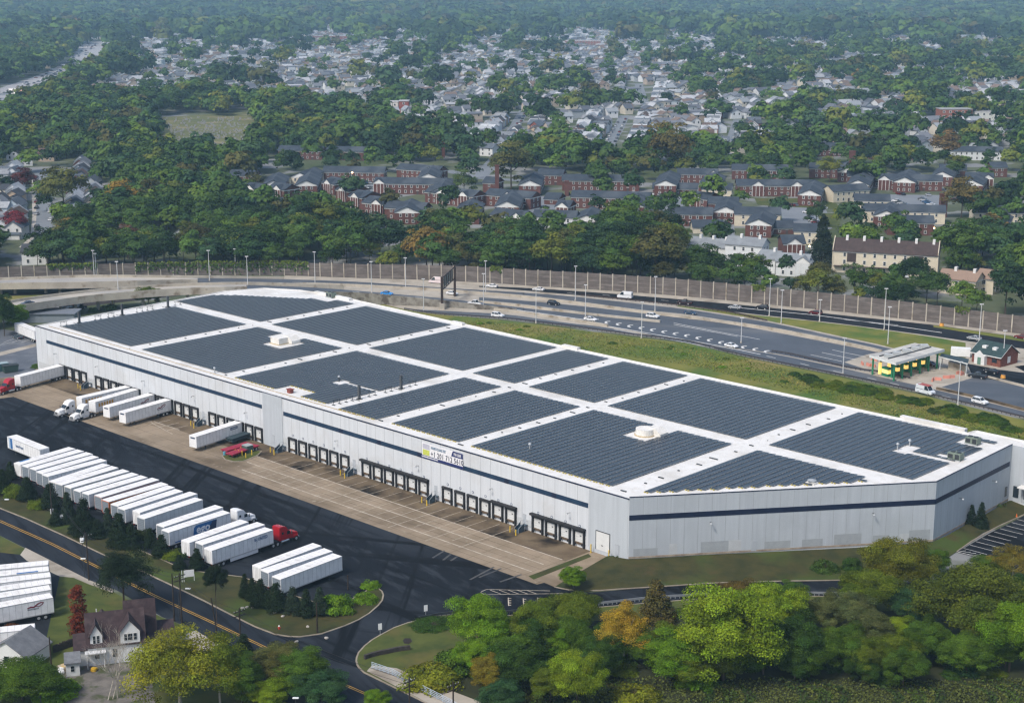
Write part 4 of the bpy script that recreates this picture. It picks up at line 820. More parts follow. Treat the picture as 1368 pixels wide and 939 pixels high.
r_, a_ = TR[20][1:]; tractor('red tractor coupled to the trailer with blue lettering', nosept(r_, a_, 19.3), a_, (.38, .01, .018, 1))
# side marks on trailers: +x side faces the camera end (right side when looking towards the nose)
def mark(t, y0, y1, z0, z1, m, side=1, off=.03, name='side_panel'):
    b = MB(); x = side * (1.3 + off); b.add([(x, y0, z0), (x, y1, z0), (x, y1, z1), (x, y0, z1)], [(0, 1, 2, 3)]); return b.build(name, m, t, fix=False)
bl1 = simple('logo_blue', (.02, .13, .34)); bl2 = simple('logo_navy', (.02, .04, .10)); lw = simple('logo_white', (.75, .77, .8)); lblue = simple('letter_blue', (.05, .12, .25)); lor = simple('letter_orange', (.50, .28, .06)); lred = simple('wing_red', (.20, .03, .05)); ldk = simple('letter_dark', (.09, .09, .11))
def sidetext(t, txt, size, y, z, m, side=1, sx=1.0, off=.045, bold=.01):
    # lettering on the +x side reads from the rear to the nose
    o = text(txt, size, (side * (1.3 + off), y, z), m, t, rot=(pi / 2, 0, pi / 2 * side), sx=sx, bold=bold); return o
t = TR[17][0]; b = MB(); x = 1.335
b.add([(x, 6.0, 1.45), (x, 10.6, 1.45), (x, 12.4, 3.75), (x, 6.9, 3.75), (x, 6.3, 3.3)], [(0, 1, 2, 3, 4)], 0); b.add([(x + .01, 9.6, 1.45), (x + .01, 12.0, 1.45), (x + .01, 12.4, 3.6), (x + .01, 11.2, 3.6)], [(0, 1, 2, 3)], 1); b.build('logo_panel', [bl1, bl2], t, fix=False)
sidetext(t, 'ego', 2.5, 6.9, 1.95, lw, off=.06, bold=.06); mark(t, 1.3, 5.0, 1.35, 1.6, bl1)
sidetext(TR[20][0], 'B-J UNITED', .95, 11.0, 2.9, lblue, sx=.75, bold=.02)
mark(TR[21][0], 3.0, 4.2, 1.4, 1.5, ldk); mark(TR[23][0], 2.4, 3.6, 1.45, 1.52, ldk)
b = MB(); b.box(-1.25, -.6, 1.4, 4.2, 4.118, 4.135); b.build('roof_patch', bl1, TR[0][0])
def wing(t, y, z, side, s=1.0, flip=1):
    b = MB(); x = side * 1.34
    pts = [(0, .45), (.5, .62), (1.0, .5), (1.5, .75), (2.1, .95), (2.6, .8), (2.2, .55), (1.75, .35), (1.45, .45), (1.9, .7), (2.2, .75), (2.35, .72), (2.1, .8), (1.6, .55), (1.1, .25), (.5, .3)]
    n_ = len(pts)
    top = [(0, .30), (.6, .52), (1.1, .42), (1.7, .82), (2.3, 1.0), (2.75, .85)]; low = [(.1, .18), (.6, .24), (1.15, .18), (1.75, .58), (2.25, .80), (2.7, .78)]
    vs = [(x, y + flip * p[0] * s, z + p[1] * s) for p in top + low]; m_ = len(top); b.add(vs, [(i, i + 1, m_ + i + 1, m_ + i) for i in range(m_ - 1)])
    b.add([(x, y + flip * s * q[0], z + s * q[1]) for q in ((1.2, .35), (1.9, .2), (2.5, .45), (2.75, .8), (2.6, .8), (2.3, .5), (1.9, .32), (1.4, .42))], [(0, 1, 6, 7), (1, 2, 5, 6), (2, 3, 4, 5)])
    b.build('wing_logo', lred, t, fix=False)
    b = MB(); rr = random.Random(5)
    for k in range(9): y0 = y + flip * s * (.1 + k * .2); b.add([(x, y0, z - .12 * s), (x, y0 + flip * s * .13, z - .12 * s), (x, y0 + flip * s * .13, z + rr.choice([.06, .12]) * s), (x, y0, z + rr.choice([.06, .1]) * s)], [(0, 1, 2, 3)])
    b.build('lettering', ldk, t, fix=False)
for k in (3, 4): wing(DT[k][0], 5.2, 2.35, -1, 1.15, -1)
for k in (1, 2): sidetext(DT[k][0], 'COVENA', 1.35, 15.3, 2.55, lor, side=-1, sx=1.0, bold=.05) if 0 else [mark(DT[k][0], 9.6 + j * .95, 10.3 + j * .95, 2.5, 3.5, lor, side=-1, name='lettering') for j in range(6)]
mark(DT[5][0], 1.6, 4.2, 2.9, 3.6, bl2, side=-1); mark(DT[5][0], 1.9, 3.9, 3.1, 3.4, simple('logo_pale', (.4, .45, .5)), side=-1, off=.04)
def frontplate(t): b = MB(); b.box(-.8, .8, TL, TL + .02, 3.4, 3.75); b.build('name_plate', bl2, t)
for k in (3, 4, 5): frontplate(DT[k][0])
# blue logo trailer standing crosswise, nose at left
p0 = W(146.2, -48.3); d = W(162, -48.2) - p0; t = trailer('white trailer with blue stripes parked crosswise at the left of the yard row', p0, atan2(d.x, d.y), WHITE, roller=False, group='parked white box trailers')
mark(t, TL - 2.6, TL - 1.5, 1.3, 4.0, bl1, side=-1); mark(t, TL - 1.3, TL - .9, 1.3, 4.0, simple('logo_sky', (.25, .42, .6)), side=-1); sidetext(t, 'InterPower'[0:0] or 'InterFreer', 1.1, TL - 4.2, 2.3, lblue, side=-1, sx=.85)
sidetext(t, 'a', .1, 0, 0, lblue) if 0 else None
# left yard trailers
LY = [(64.6, 748), (64.6, 756), (66.6, 764), (66, 773), (65, 781), (66.3, 791.6)]
LYL = ['rearmost white trailer in the left yard, closest to the street', 'white trailer in the left yard with a blue mark on its roof edge', 'third white trailer of the left yard stack from the street', 'fourth white trailer of the left yard stack from the street', 'white trailer right behind the winged logo one in the left yard', 'white trailer with a dark red wing logo and wheels in view in the left yard']
for i, (x, y) in enumerate(LY):
    p = gp(x, y, 4.1); e = gp(0, y + (6, 7, 8, 9.5, 10.5, 12.5)[i], 4.1) - p; a = atan2(e.x, e.y); e.normalize()
    o = Vector((p.x, p.y, 0)) + Vector((e.y, -e.x, 0)) * -1.3; t = trailer(LYL[i], o, a, WHITE, roller=False, group='white trailers in the left yard')
    if i == 5: wing(t, 4.9, 2.6, -1, 1.15, -1)
    if i == 1: b = MB(); b.box(-1.25, -.7, 2, 6, 4.118, 4.135); b.build('roof_patch', bl1, t)
p = gp(48.5, 833, 4.1); e = gp(0, 838, 4.1) - p; t = trailer('lone white trailer with a wing logo in front of the left yard stack', Vector((p.x, p.y - 1, 0)), atan2(e.x, e.y), WHITE, roller=False, group='white trailers in the left yard'); wing(t, 4.9, 2.4, -1, 1.15, -1)
p = gp(24, 431, 4.1); q = gp(49, 441, 4.1); d = p - q; d.normalize(); t = trailer('white trailer half hidden behind the far warehouse corner', Vector((p.x, p.y, 0)) - d * TL + Vector((0, 0, 0)), atan2(d.x, d.y), WHITE, roller=False, group=None); 

# flatbeds, bins and bollards at the docks
fred = simple('flatbed_red', (.28, .012, .04)); fdk = simple('flatbed_dark', (.03, .05, .06))
def flatbed(lab, a, c, m, z=0, nlay=1):
    A = gp(*a, 1.0); C = gp(*c, 1.0); d = C - A; Lg = d.length; t = thing('flatbed_trailer', lab, 'trailer', (A.x, A.y, z), atan2(d.y, d.x) - pi / 2, 'flatbeds at the dock')
    for k in range(nlay): b = MB(); b.box(-1.25, 1.25, 0, Lg, .95 + k * .55, 1.2 + k * .55); b.box(-.9, -.7, .2, Lg - .2, .6 + k * .5, .95 + k * .5); b.box(.7, .9, .2, Lg - .2, .6 + k * .5, .95 + k * .5); b.build('deck', m, t, bev=.02)
    for y in (1.2, 2.4):
        for x in (-.95, .95): link('wheel', WT, t, (x, Lg - y, .52))
    b = MB(); b.box(-.8, -.6, 2.2, 2.4, 0, .95); b.box(.6, .8, 2.2, 2.4, 0, .95); b.build('landing_gear', dark, t)
flatbed('dark empty flatbed backed beside the lone docked trailer', (306, 589), (342, 577), fdk, nlay=2); flatbed('crimson flatbed, the upper one of two by the grass patch', (299, 602), (333, 592), fred); flatbed('crimson flatbed, the lower one of two by the grass patch', (306, 607), (342, 594.5), fred)
isl = [gp(296, 609), gp(300, 614), gp(312, 617), gp(325, 616.5), gp(334, 613), gp(345, 608), gp(350, 603), gp(343, 602), gp(325, 605), gp(305, 605)]
island([(p.x, p.y) for p in isl], .125, g_lawn, px=False)
def bollard(px, py, lab, group='yellow bollards by the docks', z=0):
    t = thing('bollard', lab, 'bollard', gp(px, py, z), 0, group); b = MB(); b.cyl((0, 0, 0), (0, 0, 1.3), .13, .13, 10); b.build('post', yellow, t); b = MB(); b.cyl((0, 0, 1.3), (0, 0, 1.38), .13, .05, 10); b.build('post_cap', yellow, t)
for x, y in ((314.5, 607), (319, 608), (323.5, 609), (328.5, 612), (336.5, 608), (322, 604)): bollard(x, y, 'yellow bollard around the green transformer on the grass patch', 'bollards around the transformer')
for i, u in enumerate((204.4, 147.6, 113.0, 85.6, 56.8, 28.8)):
    for dx, dv in ((1.4, -3.6), (-1.0, -4.3)):
        p = W(u + dx, dv); t = thing('bollard', 'yellow bollard guarding a blue stair of the dock wall', 'bollard', p, 0, 'bollards at the dock stairs'); b = MB(); b.cyl((0, 0, 0), (0, 0, 1.3), .13, .13, 10); b.build('post', yellow, t); b = MB(); b.cyl((0, 0, 1.3), (0, 0, 1.38), .13, .05, 10); b.build('post_cap', yellow, t)
    b = MB(); a1 = W(u + 1.4, -3.6, 1.0); a3 = W(u - 1.0, -4.3, 1.0); 
for u in (4.4, 9.3): 
    p = W(u, -1.0, .6); t = thing('bollard', 'yellow bollard beside the tall drive-in door', 'bollard', p, 0, 'bollards at the drive-in door'); b = MB(); b.cyl((0, 0, -.6), (0, 0, 1.3), .13, .13, 10); b.build('post', yellow, t); b = MB(); b.cyl((0, 0, 1.3), (0, 0, 1.38), .13, .05, 10); b.build('post_cap', yellow, t)
t = thing('transformer', 'green pad mounted transformer on the small grass patch', 'transformer', gp(331, 604), WROT); b = MB(); b.box(-1.1, 1.1, -1, 1, .12, 1.9); b.build('cabinet', simple('transformer_green', (.06, .10, .09)), t, bev=.06); b = MB(); b.box(-1.15, 1.15, -1.05, 1.05, 1.9, 2.0); b.build('cabinet_lid', simple('lid_grey', (.3, .34, .34)), t)
t = thing('barrel', 'small light blue barrel at the tip of the crimson flatbeds', 'barrel', gp(300, 608)); b = MB(); b.cyl((0, 0, 0), (0, 0, .9), .35, .35, 12); b.build('drum', simple('barrel_blue', (.1, .3, .4)), t); b = MB(); b.cyl((0, 0, .9), (0, 0, .95), .37, .37, 12); b.build('drum_lid', simple('barrel_blue', (.1, .3, .4)), t)
t = thing('dumpster', 'dark green dumpster at the left edge beside the red tractor', 'dumpster', gp(14, 497), .6); b = MB(); b.side([(-2, .2), (2, .2), (2.3, 2.2), (-2.3, 2.2)], -1.2, 1.2); b.build('bin', simple('bin_green', (.03, .06, .05)), t); b = MB(); b.box(-2.4, 0, -1.3, 1.3, 2.2, 2.32); b.box(.05, 2.4, -1.3, 1.3, 2.2, 2.32); b.build('bin_lid', simple('bin_black', (.03, .035, .035)), t)
t = thing('container', 'teal container at the left edge behind the dumpster', 'container', gp(-2, 496), .6); b = MB(); b.box(-3, 3, -1.2, 1.2, .1, 2.4); b.build('container_box', simple('container_teal', (.05, .12, .13)), t, bev=.03); b = MB(); b.box(-3, 3, -1.2, 1.2, 2.4, 2.5); b.build('container_roof', simple('container_pale', (.3, .38, .4)), t)

# ---------------------------------------------------------------- cars
def car_meshes(kind):
    Lg, wd, h, hood, trunk = dict(sedan=(4.7, 1.82, 1.42, 1.2, .75), suv=(4.7, 1.9, 1.72, 1.15, .12), van=(5.8, 2.05, 2.5, .75, .05), pickup=(5.7, 1.98, 1.85, 1.35, 1.75))[kind]
    hx = wd / 2; f = Lg / 2; belt = .98 if kind == 'sedan' else 1.1 if kind != 'van' else 1.35
    b = MB(); prof = [(-f, .38), (-f, belt - .12), (-f + .12, belt), (f - hood - .2, belt), (f - .3, belt - .16), (f, belt - .38), (f, .36), (f - .3, .25), (-f + .3, .25)]
    b.side([(y, z) for y, z in prof], -hx, hx, ax='y')
    body = b.mesh('car_body', paint, bev=.09)
    r0 = -f + trunk + .05; r1 = f - hood - .15; sl_ = .55 if kind in ('sedan',) else .28 if kind != 'van' else .12; fs = .75 if kind != 'van' else .9; top = h - .04
    if kind == 'pickup': r0 = -f + 2.05
    lo = [(-hx + .06, r0), (hx - .06, r0), (hx - .06, r1), (-hx + .06, r1)]; hi = [(-hx + .22, r0 + sl_), (hx - .22, r0 + sl_), (hx - .22, r1 - fs), (-hx + .22, r1 - fs)]
    b = MB(); vs = [(*p, belt - .03) for p in lo] + [(*p, top) for p in hi]; b.add(vs, [(0, 1, 5, 4), (1, 2, 6, 5), (2, 3, 7, 6), (3, 0, 4, 7)]); gl = b.mesh('car_windows', glass)
    b = MB(); b.add([(*p, top - .01) for p in hi] + [(p[0] * .93, p[1] * .97 + (hi[0][1] + hi[2][1]) * .015, h + .03) for p in hi], [(0, 1, 5, 4), (1, 2, 6, 5), (2, 3, 7, 6), (3, 0, 4, 7), (4, 5, 6, 7)])
    # pillars
    for i in range(4):
        p, q = Vector((*lo[i], belt - .03)), Vector((*hi[i], top)); b.cyl(p, q, .06, .05, 5)
    for s in (-1, 1):
        for fr in (.42,): ym = r0 + (r1 - r0) * fr; b.cyl((s * (hx - .055), ym, belt), (s * (hx - .215), ym, top), .045, .04, 5)
    if kind == 'van': b.box(-hx + .08, hx - .08, r0 + .05, r1 - 1.75, belt - .05, h - .02)
    roof = b.mesh('car_roof', paint)
    b = MB(); b.box(-hx + .08, -hx + .5, f - .06, f + .015, belt - .42, belt - .26); b.box(hx - .5, hx - .08, f - .06, f + .015, belt - .42, belt - .26); hl = b.mesh('headlights', lampw)
    b = MB(); b.box(-hx + .05, -hx + .4, -f - .015, -f + .05, belt - .35, belt - .18); b.box(hx - .4, hx - .05, -f - .015, -f + .05, belt - .35, belt - .18); tlm = b.mesh('tail_lights', lampr)
    ax_ = Lg * .29; wh_ = [(s * (hx - .12), y, .34) for s in (-1, 1) for y in (-ax_, ax_)]
    bed = None
    if kind == 'pickup': b = MB(); b.box(-hx + .15, hx - .15, -f + .12, -f + 1.95, belt - .02, belt + .012); bed = b.mesh('pickup_bed', dark)
    return dict(body=body, glass=gl, roof=roof, hl=hl, tl=tlm, wheels=wh_, bed=bed)
CM = {k: car_meshes(k) for k in ('sedan', 'suv', 'van', 'pickup')}
def car(kind, lab, px, py, tx, ty, color, z=0.0, group=None, pos=None, heading=None):
    """car at a pixel, heading towards pixel (tx,ty)"""
    p = gp(px, py, z) if pos is None else pos
    if heading is None: q = gp(tx, ty, z); heading = atan2(q.y - p.y, q.x - p.x) - pi / 2
    t = thing('car' if kind != 'van' else 'van', lab, {'van': 'van', 'pickup': 'pickup truck'}.get(kind, 'car'), (p.x, p.y, p.z + .05 if pos is None else p.z), heading, group); m = CM[kind]
    for k, nm in (('body', 'car_body'), ('roof', 'car_roof'), ('glass', 'car_windows'), ('hl', 'headlights'), ('tl', 'tail_lights'), ('bed', 'pickup_bed')):
        if m[k]: o = link(nm, m[k], t); o.color = (*color, 1)
    for w_ in m['wheels']: link('wheel', WC, t, w_)
    return t
cw, cb, cs = (.72, .73, .74), (.015, .016, .02), (.38, .40, .42)
car('sedan', 'bright blue sedan on the raised road above the retaining wall', 517, 394.2, 560, 398.7, (.03, .24, .6), z=2.85)
car('pickup', 'white pickup truck right of the sign gantry', 635, 407.5, 600, 403.5, cw, z=1.1)
car('suv', 'white sport utility car on the outer ramp right of the sign gantry', 665, 423.5, 700, 428, cw)
car('sedan', 'white sedan on the far lanes below the noise wall', 719.5, 388.5, 690, 386, cw)
car('suv', 'black sport utility car between the two concrete barriers', 739.6, 407.5, 780, 412, cb)
car('van', 'white cargo van on the dark far lanes', 835, 398.5, 800, 395.5, cw)
car('pickup', 'black pickup truck on the dark far lanes', 915, 406.5, 880, 403, (.03, .015, .02))
car('suv', 'white sport utility car at the tip of the tan barrier', 872, 424.5, 900, 428, cw)
car('sedan', 'white sedan beside the start of the white zigzag lane', 789, 428.5, 820, 432.5, cw)
car('sedan', 'dark blue sedan below the grass median', 922, 420, 960, 424, (.03, .06, .11))
car('sedan', 'silver sedan on the dark far lanes', 981.6, 412.5, 950, 409.5, cs)
car('suv', 'black sport utility car ahead of the dark red one on the far lanes', 1018, 413, 990, 410, cb)
car('suv', 'dark red sport utility car behind a light pole on the far lanes', 1089.5, 420, 1060, 417, (.10, .012, .015))
car('sedan', 'white sedan driving inside the zigzag markings', 977, 464, 1010, 471, cw)
v = car('van', 'white van with a ladder rack on the outer ramp below the toll booths', 1236, 526, 1270, 534.5, (.62, .66, .7)); b = MB(); b.box(-.8, .8, -1.8, 1.6, 2.6, 2.66); b.box(-.85, -.78, -2, 1.8, 2.53, 2.7); b.box(.78, .85, -2, 1.8, 2.53, 2.7); b.build('ladder_rack', simple('rack_red', (.35, .08, .07)), v)
car('suv', 'white sport utility car alone on the outer ramp past the toll booths', 1309, 539, 1350, 549, cw)
car('pickup', 'black pickup truck leaving the toll booths', 1306, 505, 1275, 499.5, cb)
car('sedan', 'black sedan with red tail lights behind the black pickup', 1324.5, 498.5, 1300, 494, cb)
car('sedan', 'silver car on the ramp behind the brick toll office', 1301.5, 454, 1270, 449, cs)
car('sedan', 'dark red car at the right end of the far lanes', 1364, 452.5, 1340, 449, (.14, .015, .015))
car('sedan', 'dark car passing under the toll canopy', 1243, 489, 1260, 493, (.06, .02, .02))
car('sedan', 'dark silver car on the lower curving bridge', 37, 407.5, 0, 412.5, (.08, .09, .12), z=6.0)
car('sedan', 'small white car on the middle lanes behind the gantry', 604, 393.8, 640, 398, cw)
car('sedan', 'white car far right of the gantry under the noise wall', 657, 384, 630, 382, cw)
t_ = car('van', 'white delivery truck with red trim close to the noise wall', 583, 378.5, 560, 377, (.7, .6, .6))
car('sedan', 'dark grey car parked in the lot behind the far warehouse corner', 24, 452.5, 10, 448, (.06, .08, .10))
for i, (x, y) in enumerate(((84, 411), (92, 409), (103, 408), (96, 416), (106, 413))): car(['suv', 'van', 'sedan', 'suv', 'pickup'][i], ['grey car', 'pale van', 'dark sedan', 'dark teal car', 'dark pickup truck'][i] + ' parked under the lower curving bridge', x, y, x + 20, y - 4, [(.3, .33, .36), (.4, .45, .48), (.05, .06, .07), (.04, .08, .09), (.04, .05, .06)][i])

# ---------------------------------------------------------------- toll plaza
tg = simple('toll_green', (.02, .20, .09)); twh = simple('canopy_white', (.66, .68, .66)); troof = mat('canopy_roof', (.52, .51, .47), (.44, .43, .40), .3, .8, [((.25, .25, .25), .2, .5, .7)])
tc = [gp(1161.5, 474, 6.0), gp(1197, 484.5, 6.0), gp(1262, 466.5, 6.0), gp(1222, 458, 6.0)]
tp = thing('toll_canopy', 'flat grey toll plaza canopy with a white edge on green columns', 'toll plaza', (tc[0].x, tc[0].y, 0)); o0 = Vector((tc[0].x, tc[0].y, 0))
q_ = [(p.x - o0.x, p.y - o0.y) for p in tc]; b = MB(); b.prism(q_, 5.2, 6.0, 0, 1); b.build('canopy_slab', [twh, troof], tp)
cx = sum(p[0] for p in q_) / 4; cyy = sum(p[1] for p in q_) / 4
b = MB()
def lerp2(s, t_): 
    a = Vector(q_[0]).lerp(Vector(q_[3]), t_); c = Vector(q_[1]).lerp(Vector(q_[2]), t_); return a.lerp(c, s)
for t_ in (.12, .3, .5, .7, .88):
    p = lerp2(.5, t_); b.box(p.x - 1.2, p.x + 1.2, p.y - .9, p.y + .9, 6.0, 7.0)
b.build('roof_equipment', simple('unit_grey', (.42, .44, .44)), tp, bev=.04)
b = MB()
for s in (.3, .62): p = lerp2(s, .05); r = lerp2(s, .95); b.cyl((p.x, p.y, 6.15), (r.x, r.y, 6.15), .22, n=6)
b.build('roof_duct', dark, tp)
for t_ in (.03, .2, .38, .56, .74, .92):
    for s in (.1, .9):
        p = lerp2(s, t_); b = MB(); b.cyl((p.x, p.y, 0), (p.x, p.y, 5.2), .3, n=10); b.build('column', tg, tp)
wm = mat('booth_light', (.75, .6, .25), (.6, .45, .15), 1, .5, coord='object', emit=(1.0, .62, .16, .55)); 
for k, t_ in enumerate((.1, .29, .47, .65, .83)):
    p = lerp2(.5, t_); t = thing('toll_booth', 'lit toll booth under the flat canopy', 'toll booth', (o0.x + p.x, o0.y + p.y, 0), 0, 'toll booths under the canopy')
    dd = (Vector(q_[1]) - Vector(q_[0])).normalized(); an = atan2(dd.y, dd.x); t.rotation_euler = (0, 0, an)
    b = MB(); b.box(-6, 6, -.8, .8, 0, .3); b.build('booth_island', conc_pale, t); b = MB(); b.box(-1.4, 1.4, -.75, .75, .3, 1.2); b.box(-1.4, 1.4, -.75, .75, 2.4, 3.0); b.build('booth_body', tg, t); b = MB(); b.box(-1.35, 1.35, -.7, .7, 1.2, 2.4); b.build('booth_window', wm, t)
    b = MB(); b.box(2.2, 2.8, -.4, .4, .3, 4.2); b.build('lane_sign', tg, t); b = MB(); b.box(-3.2, -2.6, -.4, .4, .3, 3.8); b.build('booth_lamp', wm, t)
tc2 = [gp(1255, 476, 4.2), gp(1293, 485.5, 4.2), gp(1294.5, 479.5, 4.2), gp(1258, 472, 4.2)]; o1 = Vector((tc2[0].x, tc2[0].y, 0)); t = thing('walkway_canopy', 'small dark roofed canopy with a white edge beside the toll booths', 'canopy', o1)
q2 = [(p.x - o1.x, p.y - o1.y) for p in tc2]; b = MB(); b.prism(q2, 3.9, 4.2, 0, 1); b.build('canopy_slab', [twh, simple('dark_shingle', (.03, .05, .055))], t)
b = MB(); 
for p in q2: b.cyl((p[0] * .92 + .4, p[1] * .9 + (.0), 0), (p[0] * .92 + .4, p[1] * .9, 3.9), .12, n=8)
b.build('canopy_post', twh, t); b = MB(); m_ = [(p[0] * .6 + 3, p[1] * .6 + .4) for p in q2]; b.prism(m_, 0, 2.4); b.build('low_wall', conc_wall, t)
# brick toll office
brick = mat('red_brick', (.21, .075, .05), (.14, .045, .032), 1.2, .9, [((.25, .12, .09), 2.5, .55, .7)], coord='object'); greenroof = mat('green_shingle', (.035, .065, .065), (.022, .042, .045), 1.0, .9, coord='object'); trimw = simple('trim_white', (.68, .68, .66))
A = gp(1298, 483); Bq = gp(1336, 491); d = Bq - A; Lg = d.length; t = thing('toll_office', 'single storey brick office with a dark green roof and white dormers', 'office', A, atan2(d.y, d.x)); D = 9.5
b = MB(); b.box(0, Lg, 0, D, 0, 3.3); b.add([(0, 0, 3.3), (0, D, 3.3), (0, D / 2, 6.2)], [(0, 1, 2)]); b.add([(Lg, 0, 3.3), (Lg, D, 3.3), (Lg, D / 2, 6.2)], [(0, 1, 2)]); b.build('wall', brick, t)
b = MB()
def slope(b, x0, x1, y0, y1, z0, z1, th=.18, m=0):
    b.add([(x0, y0, z0), (x1, y0, z0), (x1, y1, z1), (x0, y1, z1), (x0, y0, z0 + th), (x1, y0, z0 + th), (x1, y1, z1 + th), (x0, y1, z1 + th)], [(0, 1, 5, 4), (1, 2, 6, 5), (2, 3, 7, 6), (3, 0, 4, 7), (4, 5, 6, 7), (0, 3, 2, 1)], m)
slope(b, -.5, Lg + .5, -.6, D / 2, 3.0, 6.3); slope(b, -.5, Lg + .5, D + .6, D / 2, 3.0, 6.3); rf = b.build('roof', greenroof, t)
for x in (Lg * .3, Lg * .66): b = MB(); b.box(x - .7, x + .7, 1.6, 3.2, 4.6, 5.4); b.build('dormer', trimw, rf)
b = MB(); b.box(-.55, Lg + .55, -.72, -.6, 2.95, 3.2); 
for x in (-.55, Lg + .5): slope(b, x, x + .06, -.6, D / 2, 3.0, 6.45, .12); slope(b, x, x + .06, D + .6, D / 2, 3.0, 6.45, .12)
b.build('fascia', trimw, t)
b = MB(); x0 = Lg * .36; b.box(x0 - 1.8, x0 + 1.8, -1.6, 0, 0, 3.0); b.add([(x0 - 1.8, -1.62, 3.0), (x0 + 1.8, -1.62, 3.0), (x0, -1.62, 4.6)], [(0, 1, 2)]); b.build('porch', trimw, t); b = MB(); b.box(x0 - .6, x0 + .6, -1.66, -1.6, 0, 2.3); b.build('door', simple('door_green', (.12, .22, .16)), t)
b = MB(); b.box(x0 + 3.5, x0 + 5.2, -.05, 0, 1.1, 2.4); b.build('window', glass, t); b = MB(); b.box(Lg, Lg + .05, 3.8, 5.4, .8, 2.8); b.build('window', trimw, t)
t = thing('white_container', 'small white storage container behind the toll booths', 'container', gp(1283, 476), -.3); b = MB(); b.box(-3, 3, -1.3, 1.3, .2, 2.8); b.build('container_box', white, t, bev=.05); b = MB(); b.box(-3.02, -3.0, -.9, .9, .4, 2.5); b.build('container_door', steel, t)
for i, (x, y) in enumerate(((1152, 487), (1160, 489), (1166, 490), (1168, 482), (1253, 508), (1264, 505.5), (1271, 505), (1281, 499.5), (1285, 501), (1246, 509))): 
    t = thing('lane_barrel', 'faded pink lane barrier on the toll apron', 'barrier', gp(x, y), .3 * i, 'pink lane barriers at the toll booths'); b = MB(); b.side([(-.3, 0), (.3, 0), (.12, .95), (-.12, .95)], -1.0, 1.0, ax='x'); b.build('barrier_body', simple('barrier_pink', (.55, .22, .16)), t)
for x, y, l in ((1340, 505, 'orange crash barrel beside the black sedan'), (1258, 435.5, 'orange barrel on the far kerb strip under the noise wall')): t = thing('crash_barrel', l, 'barrel', gp(x, y)); b = MB(); b.cyl((0, 0, 0), (0, 0, 1.1), .8, .6, 12); b.build('barrel_body', simple('barrel_orange', (.65, .30, .05)), t); b = MB(); b.cyl((0, 0, 1.1), (0, 0, 1.2), .62, .4, 12); b.build('barrel_lid', dark, t)
# ---------------------------------------------------------------- trees
def leafmat(name, rough=.6, trans=.25, attr=False):
    m, n, p = _new(name); out = [x for x in n.nodes if x.type == 'OUTPUT_MATERIAL'][0]
    at = n.nodes.new('ShaderNodeAttribute'); at.attribute_name = 'tint'
    if attr: c = at.outputs['Color']
    else:
        oi = n.nodes.new('ShaderNodeObjectInfo'); c = _mix(n, oi.outputs['Color'], at.outputs['Color'], 1.0, 'MULTIPLY')
    n.links.new(c, p.inputs['Base Color']); p.inputs['Roughness'].default_value = rough; p.inputs['Specular IOR Level'].default_value = .06
    tr = n.nodes.new('ShaderNodeBsdfTranslucent'); n.links.new(c, tr.inputs[0]); ms = n.nodes.new('ShaderNodeMixShader'); ms.inputs[0].default_value = trans
    n.links.new(p.outputs[0], ms.inputs[1]); n.links.new(tr.outputs[0], ms.inputs[2]); n.links.new(ms.outputs[0], out.inputs[0]); return m
leafm = leafmat('foliage', trans=.2); leafstuff = leafmat('far_foliage', trans=.1, attr=True)
bark = mat('bark', (.085, .065, .05), (.04, .03, .024), 3, .95, coord='object', stretch=(1, 1, 0)); birchbark = mat('pale_bark', (.45, .42, .36), (.26, .23, .19), 2, .9, coord='object')
def leaf_cloud(pos, nrm, size, tint, rs, aspect=1.0):
    """quads of the given size at pos facing nrm; returns verts (4n,3)"""
    n = len(pos); a = rs.normal(size=(n, 3)); t = np.cross(nrm, a); t /= np.linalg.norm(t, axis=1)[:, None] + 1e-9; b = np.cross(nrm, t)
    s = (size * (.6 + .8 * rs.rand(n)))[:, None] * .5; t = t * s; b = b * s * aspect
    return np.stack([pos - t - b * .3, pos + b, pos + t - b * .2, pos - b * .9 + nrm * s * .3], axis=1).reshape(-1, 3)
def np_mesh(name, V, per, tint, m):
    me = bpy.data.meshes.new(name); n = len(V) // per
    me.vertices.add(len(V)); me.vertices.foreach_set('co', V.astype(np.float32).ravel())
    me.loops.add(len(V)); me.loops.foreach_set('vertex_index', np.arange(len(V), dtype=np.int32))
    me.polygons.add(n); me.polygons.foreach_set('loop_start', np.arange(n, dtype=np.int32) * per); me.polygons.foreach_set('loop_total', np.full(n, per, dtype=np.int32))
    me.materials.append(m); at = me.color_attributes.new('tint', 'FLOAT_COLOR', 'CORNER')
    c = np.ones((n, per, 4), dtype=np.float32); c[:, :, :3] = tint[:, None, :]; at.data.foreach_set('color', c.ravel()); me.update(calc_edges=True); return me
